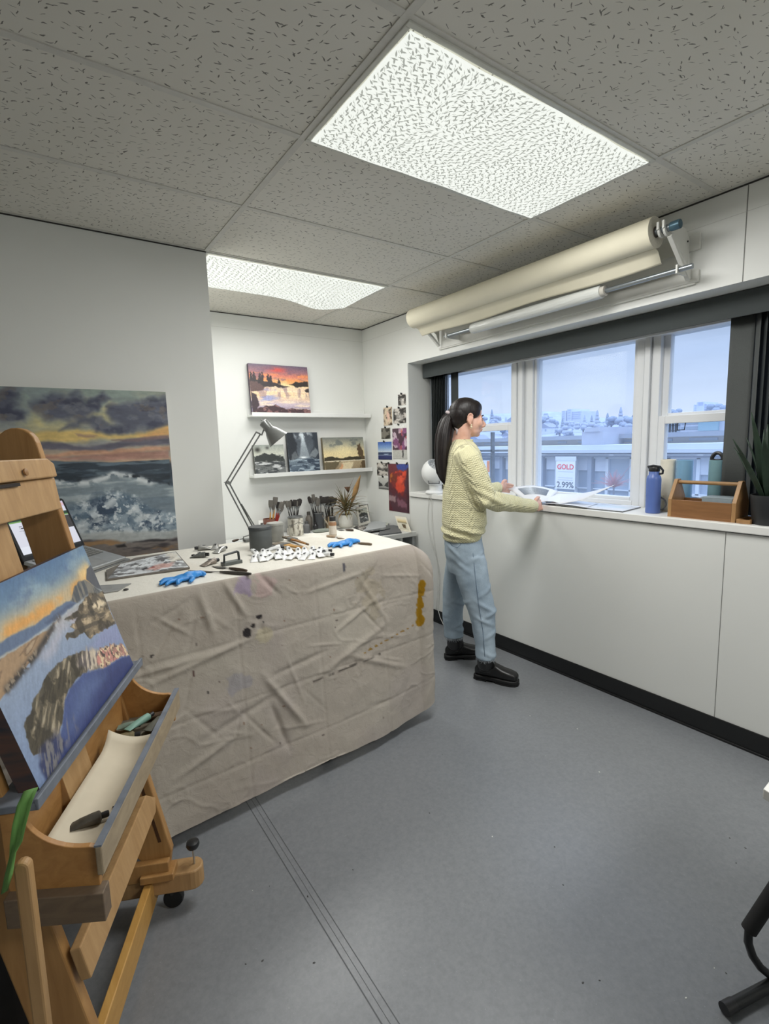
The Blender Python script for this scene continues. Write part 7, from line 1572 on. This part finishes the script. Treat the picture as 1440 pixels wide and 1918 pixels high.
def onside(px, py, R=.004):   # point of the jeans' near side under a pixel
    d = ray(px, py).normalized(); hit = BV.ray_cast(CAM, d); return hit[0]-d*R if hit[0] else None
from mathutils.bvhtree import BVHTree
BV = BVHTree.FromPolygons([v.co.copy() for v in jm.vertices], [tuple(p.vertices) for p in jm.polygons])
for path_ in (((840,1013), (846,1022), (856,1026), (863,1020), (866,1011)), ((884,1012), (886,1040), (890,1080), (896,1130), (904,1180), (908,1230)), ((834,1014), (850,1016), (870,1016), (890,1013))):
    pts = [onside(px, py, .001) for px, py in path_]; pts = [p for p in pts if p]
    if len(pts) > 2: b = MB(); b.tube(pts, .0016, 5); b.build('seam', STI, jeans, 180)
rs = random.Random(2)
b = MB()
for lst, w0 in (((1230, 892, 927), -.118), ((1191, 833, 867), .158)):
    rr_ = ring(lst[0], lst[1], lst[2], w0, .072, 60)
    for k in range(60):
        p = rr_[k]-V((0,0,.0)); b.tube([p+PZ*.006, p-PZ*rs.uniform(.002,.006), p-PZ*rs.uniform(.006,.020)+PU*rs.uniform(-.006,.006)], .0011, 4)
fr_ = b.build('frayed_hem', simple('frayed_white', (196,204,210), .9), jeans, 180); fr_['kind'] = 'stuff'
# ---- boots
LEA = simple('black_leather', (24,24,25), .35, var=.2, scale=60, bump=.15); SOL = simple('black_sole', (18,18,19), .6)
def boot(heel, toe, shaft, label=None):
    f_ = (toe-heel); L = f_.length; f_.normalize(); sd = V((-f_.y, f_.x, 0)); R = Matrix((f_, sd, PZ)).transposed()
    o = MB()
    def rg(x, w, z0, z1, n=24):
        out = []
        for k in range(n):
            t = 2*PI*k/n; ct, st = math.cos(t), math.sin(t); out.append(heel+f_*x+sd*w*math.copysign(abs(ct)**.75, ct)+PZ*((z0+z1)/2+(z1-z0)/2*math.copysign(abs(st)**.75, st)))
        return out
    zs = .030
    o.loft([rg(.002*L/.27, .018, zs, zs+.045), rg(.03, .034, zs-.004, zs+.08), rg(.075, .037, zs-.004, zs+.10), rg(L*.5, .038, zs-.004, zs+.085), rg(L*.66, .044, zs-.004, zs+.066), rg(L*.82, .045, zs-.004, zs+.056), rg(L*.93, .038, zs-.004, zs+.048), rg(L*.985, .022, zs, zs+.036)])
    an = heel+f_*.075+PZ*(zs+.05); o.tube([an-PZ*.02, an+PZ*.03, an.lerp(shaft, .6)+PZ*.01, shaft+PZ*.07], [.052,.055,.054,.053], 22)
    mm = voxel(o.mesh('boot'), .0048, 4); bt = link(mm, 'boot', LEA, person, 180)
    out = []
    for x, w in ((-.004,.024), (.02,.037), (.08,.036), (L*.5,.039), (L*.68,.047), (L*.84,.048), (L*.95,.038), (L*1.005,.018)): out.append((x, w))
    poly = [heel+f_*x+sd*w for x, w in out]+[heel+f_*x-sd*w for x, w in reversed(out)]
    b = MB(); b.prism([p+PZ*.010 for p in poly], PZ*.024); b.build('sole', SOL, bt, 30, bevel=.006)
    b = MB(); hpoly = [heel+f_*x+sd*w for x, w in out[:3]]+[heel+f_*x-sd*w for x, w in reversed(out[:3])]; b.prism([V((p.x,p.y,0)) for p in hpoly], PZ*.011); b.build('heel_block', SOL, bt, 30)
    b = MB(); fp = [heel+f_*x+sd*w*.98 for x, w in out[3:]]+[heel+f_*x-sd*w*.98 for x, w in reversed(out[3:])]; b.prism([V((p.x,p.y,0)) for p in fp], PZ*.011); b.build('front_tread', SOL, bt, 30)
    b = MB(); pp = [an+PZ*.085-f_*.005-sd*.047*s_ for s_ in (1,)]; b.prism([an+f_*a+PZ*z+sd*-.055 for a, z in ((-.016,.09), (.018,.09), (.010,.01), (-.006,.01))], sd*-.002); b.build('elastic_gusset', simple('elastic_black', (34,34,35), .9), bt, 0)
hN = atZ(889.5, 1274, 0)+PWv*.042; tN = atZ(972, 1289, 0)+PWv*.036
boot(hN, tN, loc(909, 1243, -.118))
hF = atZ(833, 1239, 0)+PWv*.042; tF = atZ(899, 1234, 0)+PWv*.036
boot(hF, tF, loc(851, 1205, .158))
# ================================================================ CAMERA AND RENDER SETTINGS
cam = bpy.data.cameras.new('camera'); co = bpy.data.objects.new('camera', cam); COL.objects.link(co)
cam.sensor_fit = 'HORIZONTAL'; cam.sensor_width = 36; cam.lens = F/1440*36; cam.clip_start = .05; cam.clip_end = 1000
Mx = Matrix((CR, CU, -CF)).transposed().to_4x4(); Mx.translation = CAM; co.matrix_world = Mx
SC.camera = co
SC.view_settings.view_transform = 'Standard'; SC.view_settings.look = 'None'; SC.view_settings.gamma = 1; SC.view_settings.use_curve_mapping = False
SC.view_settings.exposure = 0.06
SC.cycles.use_denoising = True
SC.cycles.max_bounces = 8; SC.cycles.diffuse_bounces = 5; SC.cycles.glossy_bounces = 3; SC.cycles.transparent_max_bounces = 12
SC.cycles.caustics_reflective = False; SC.cycles.caustics_refractive = False; SC.cycles.sample_clamp_indirect = 6
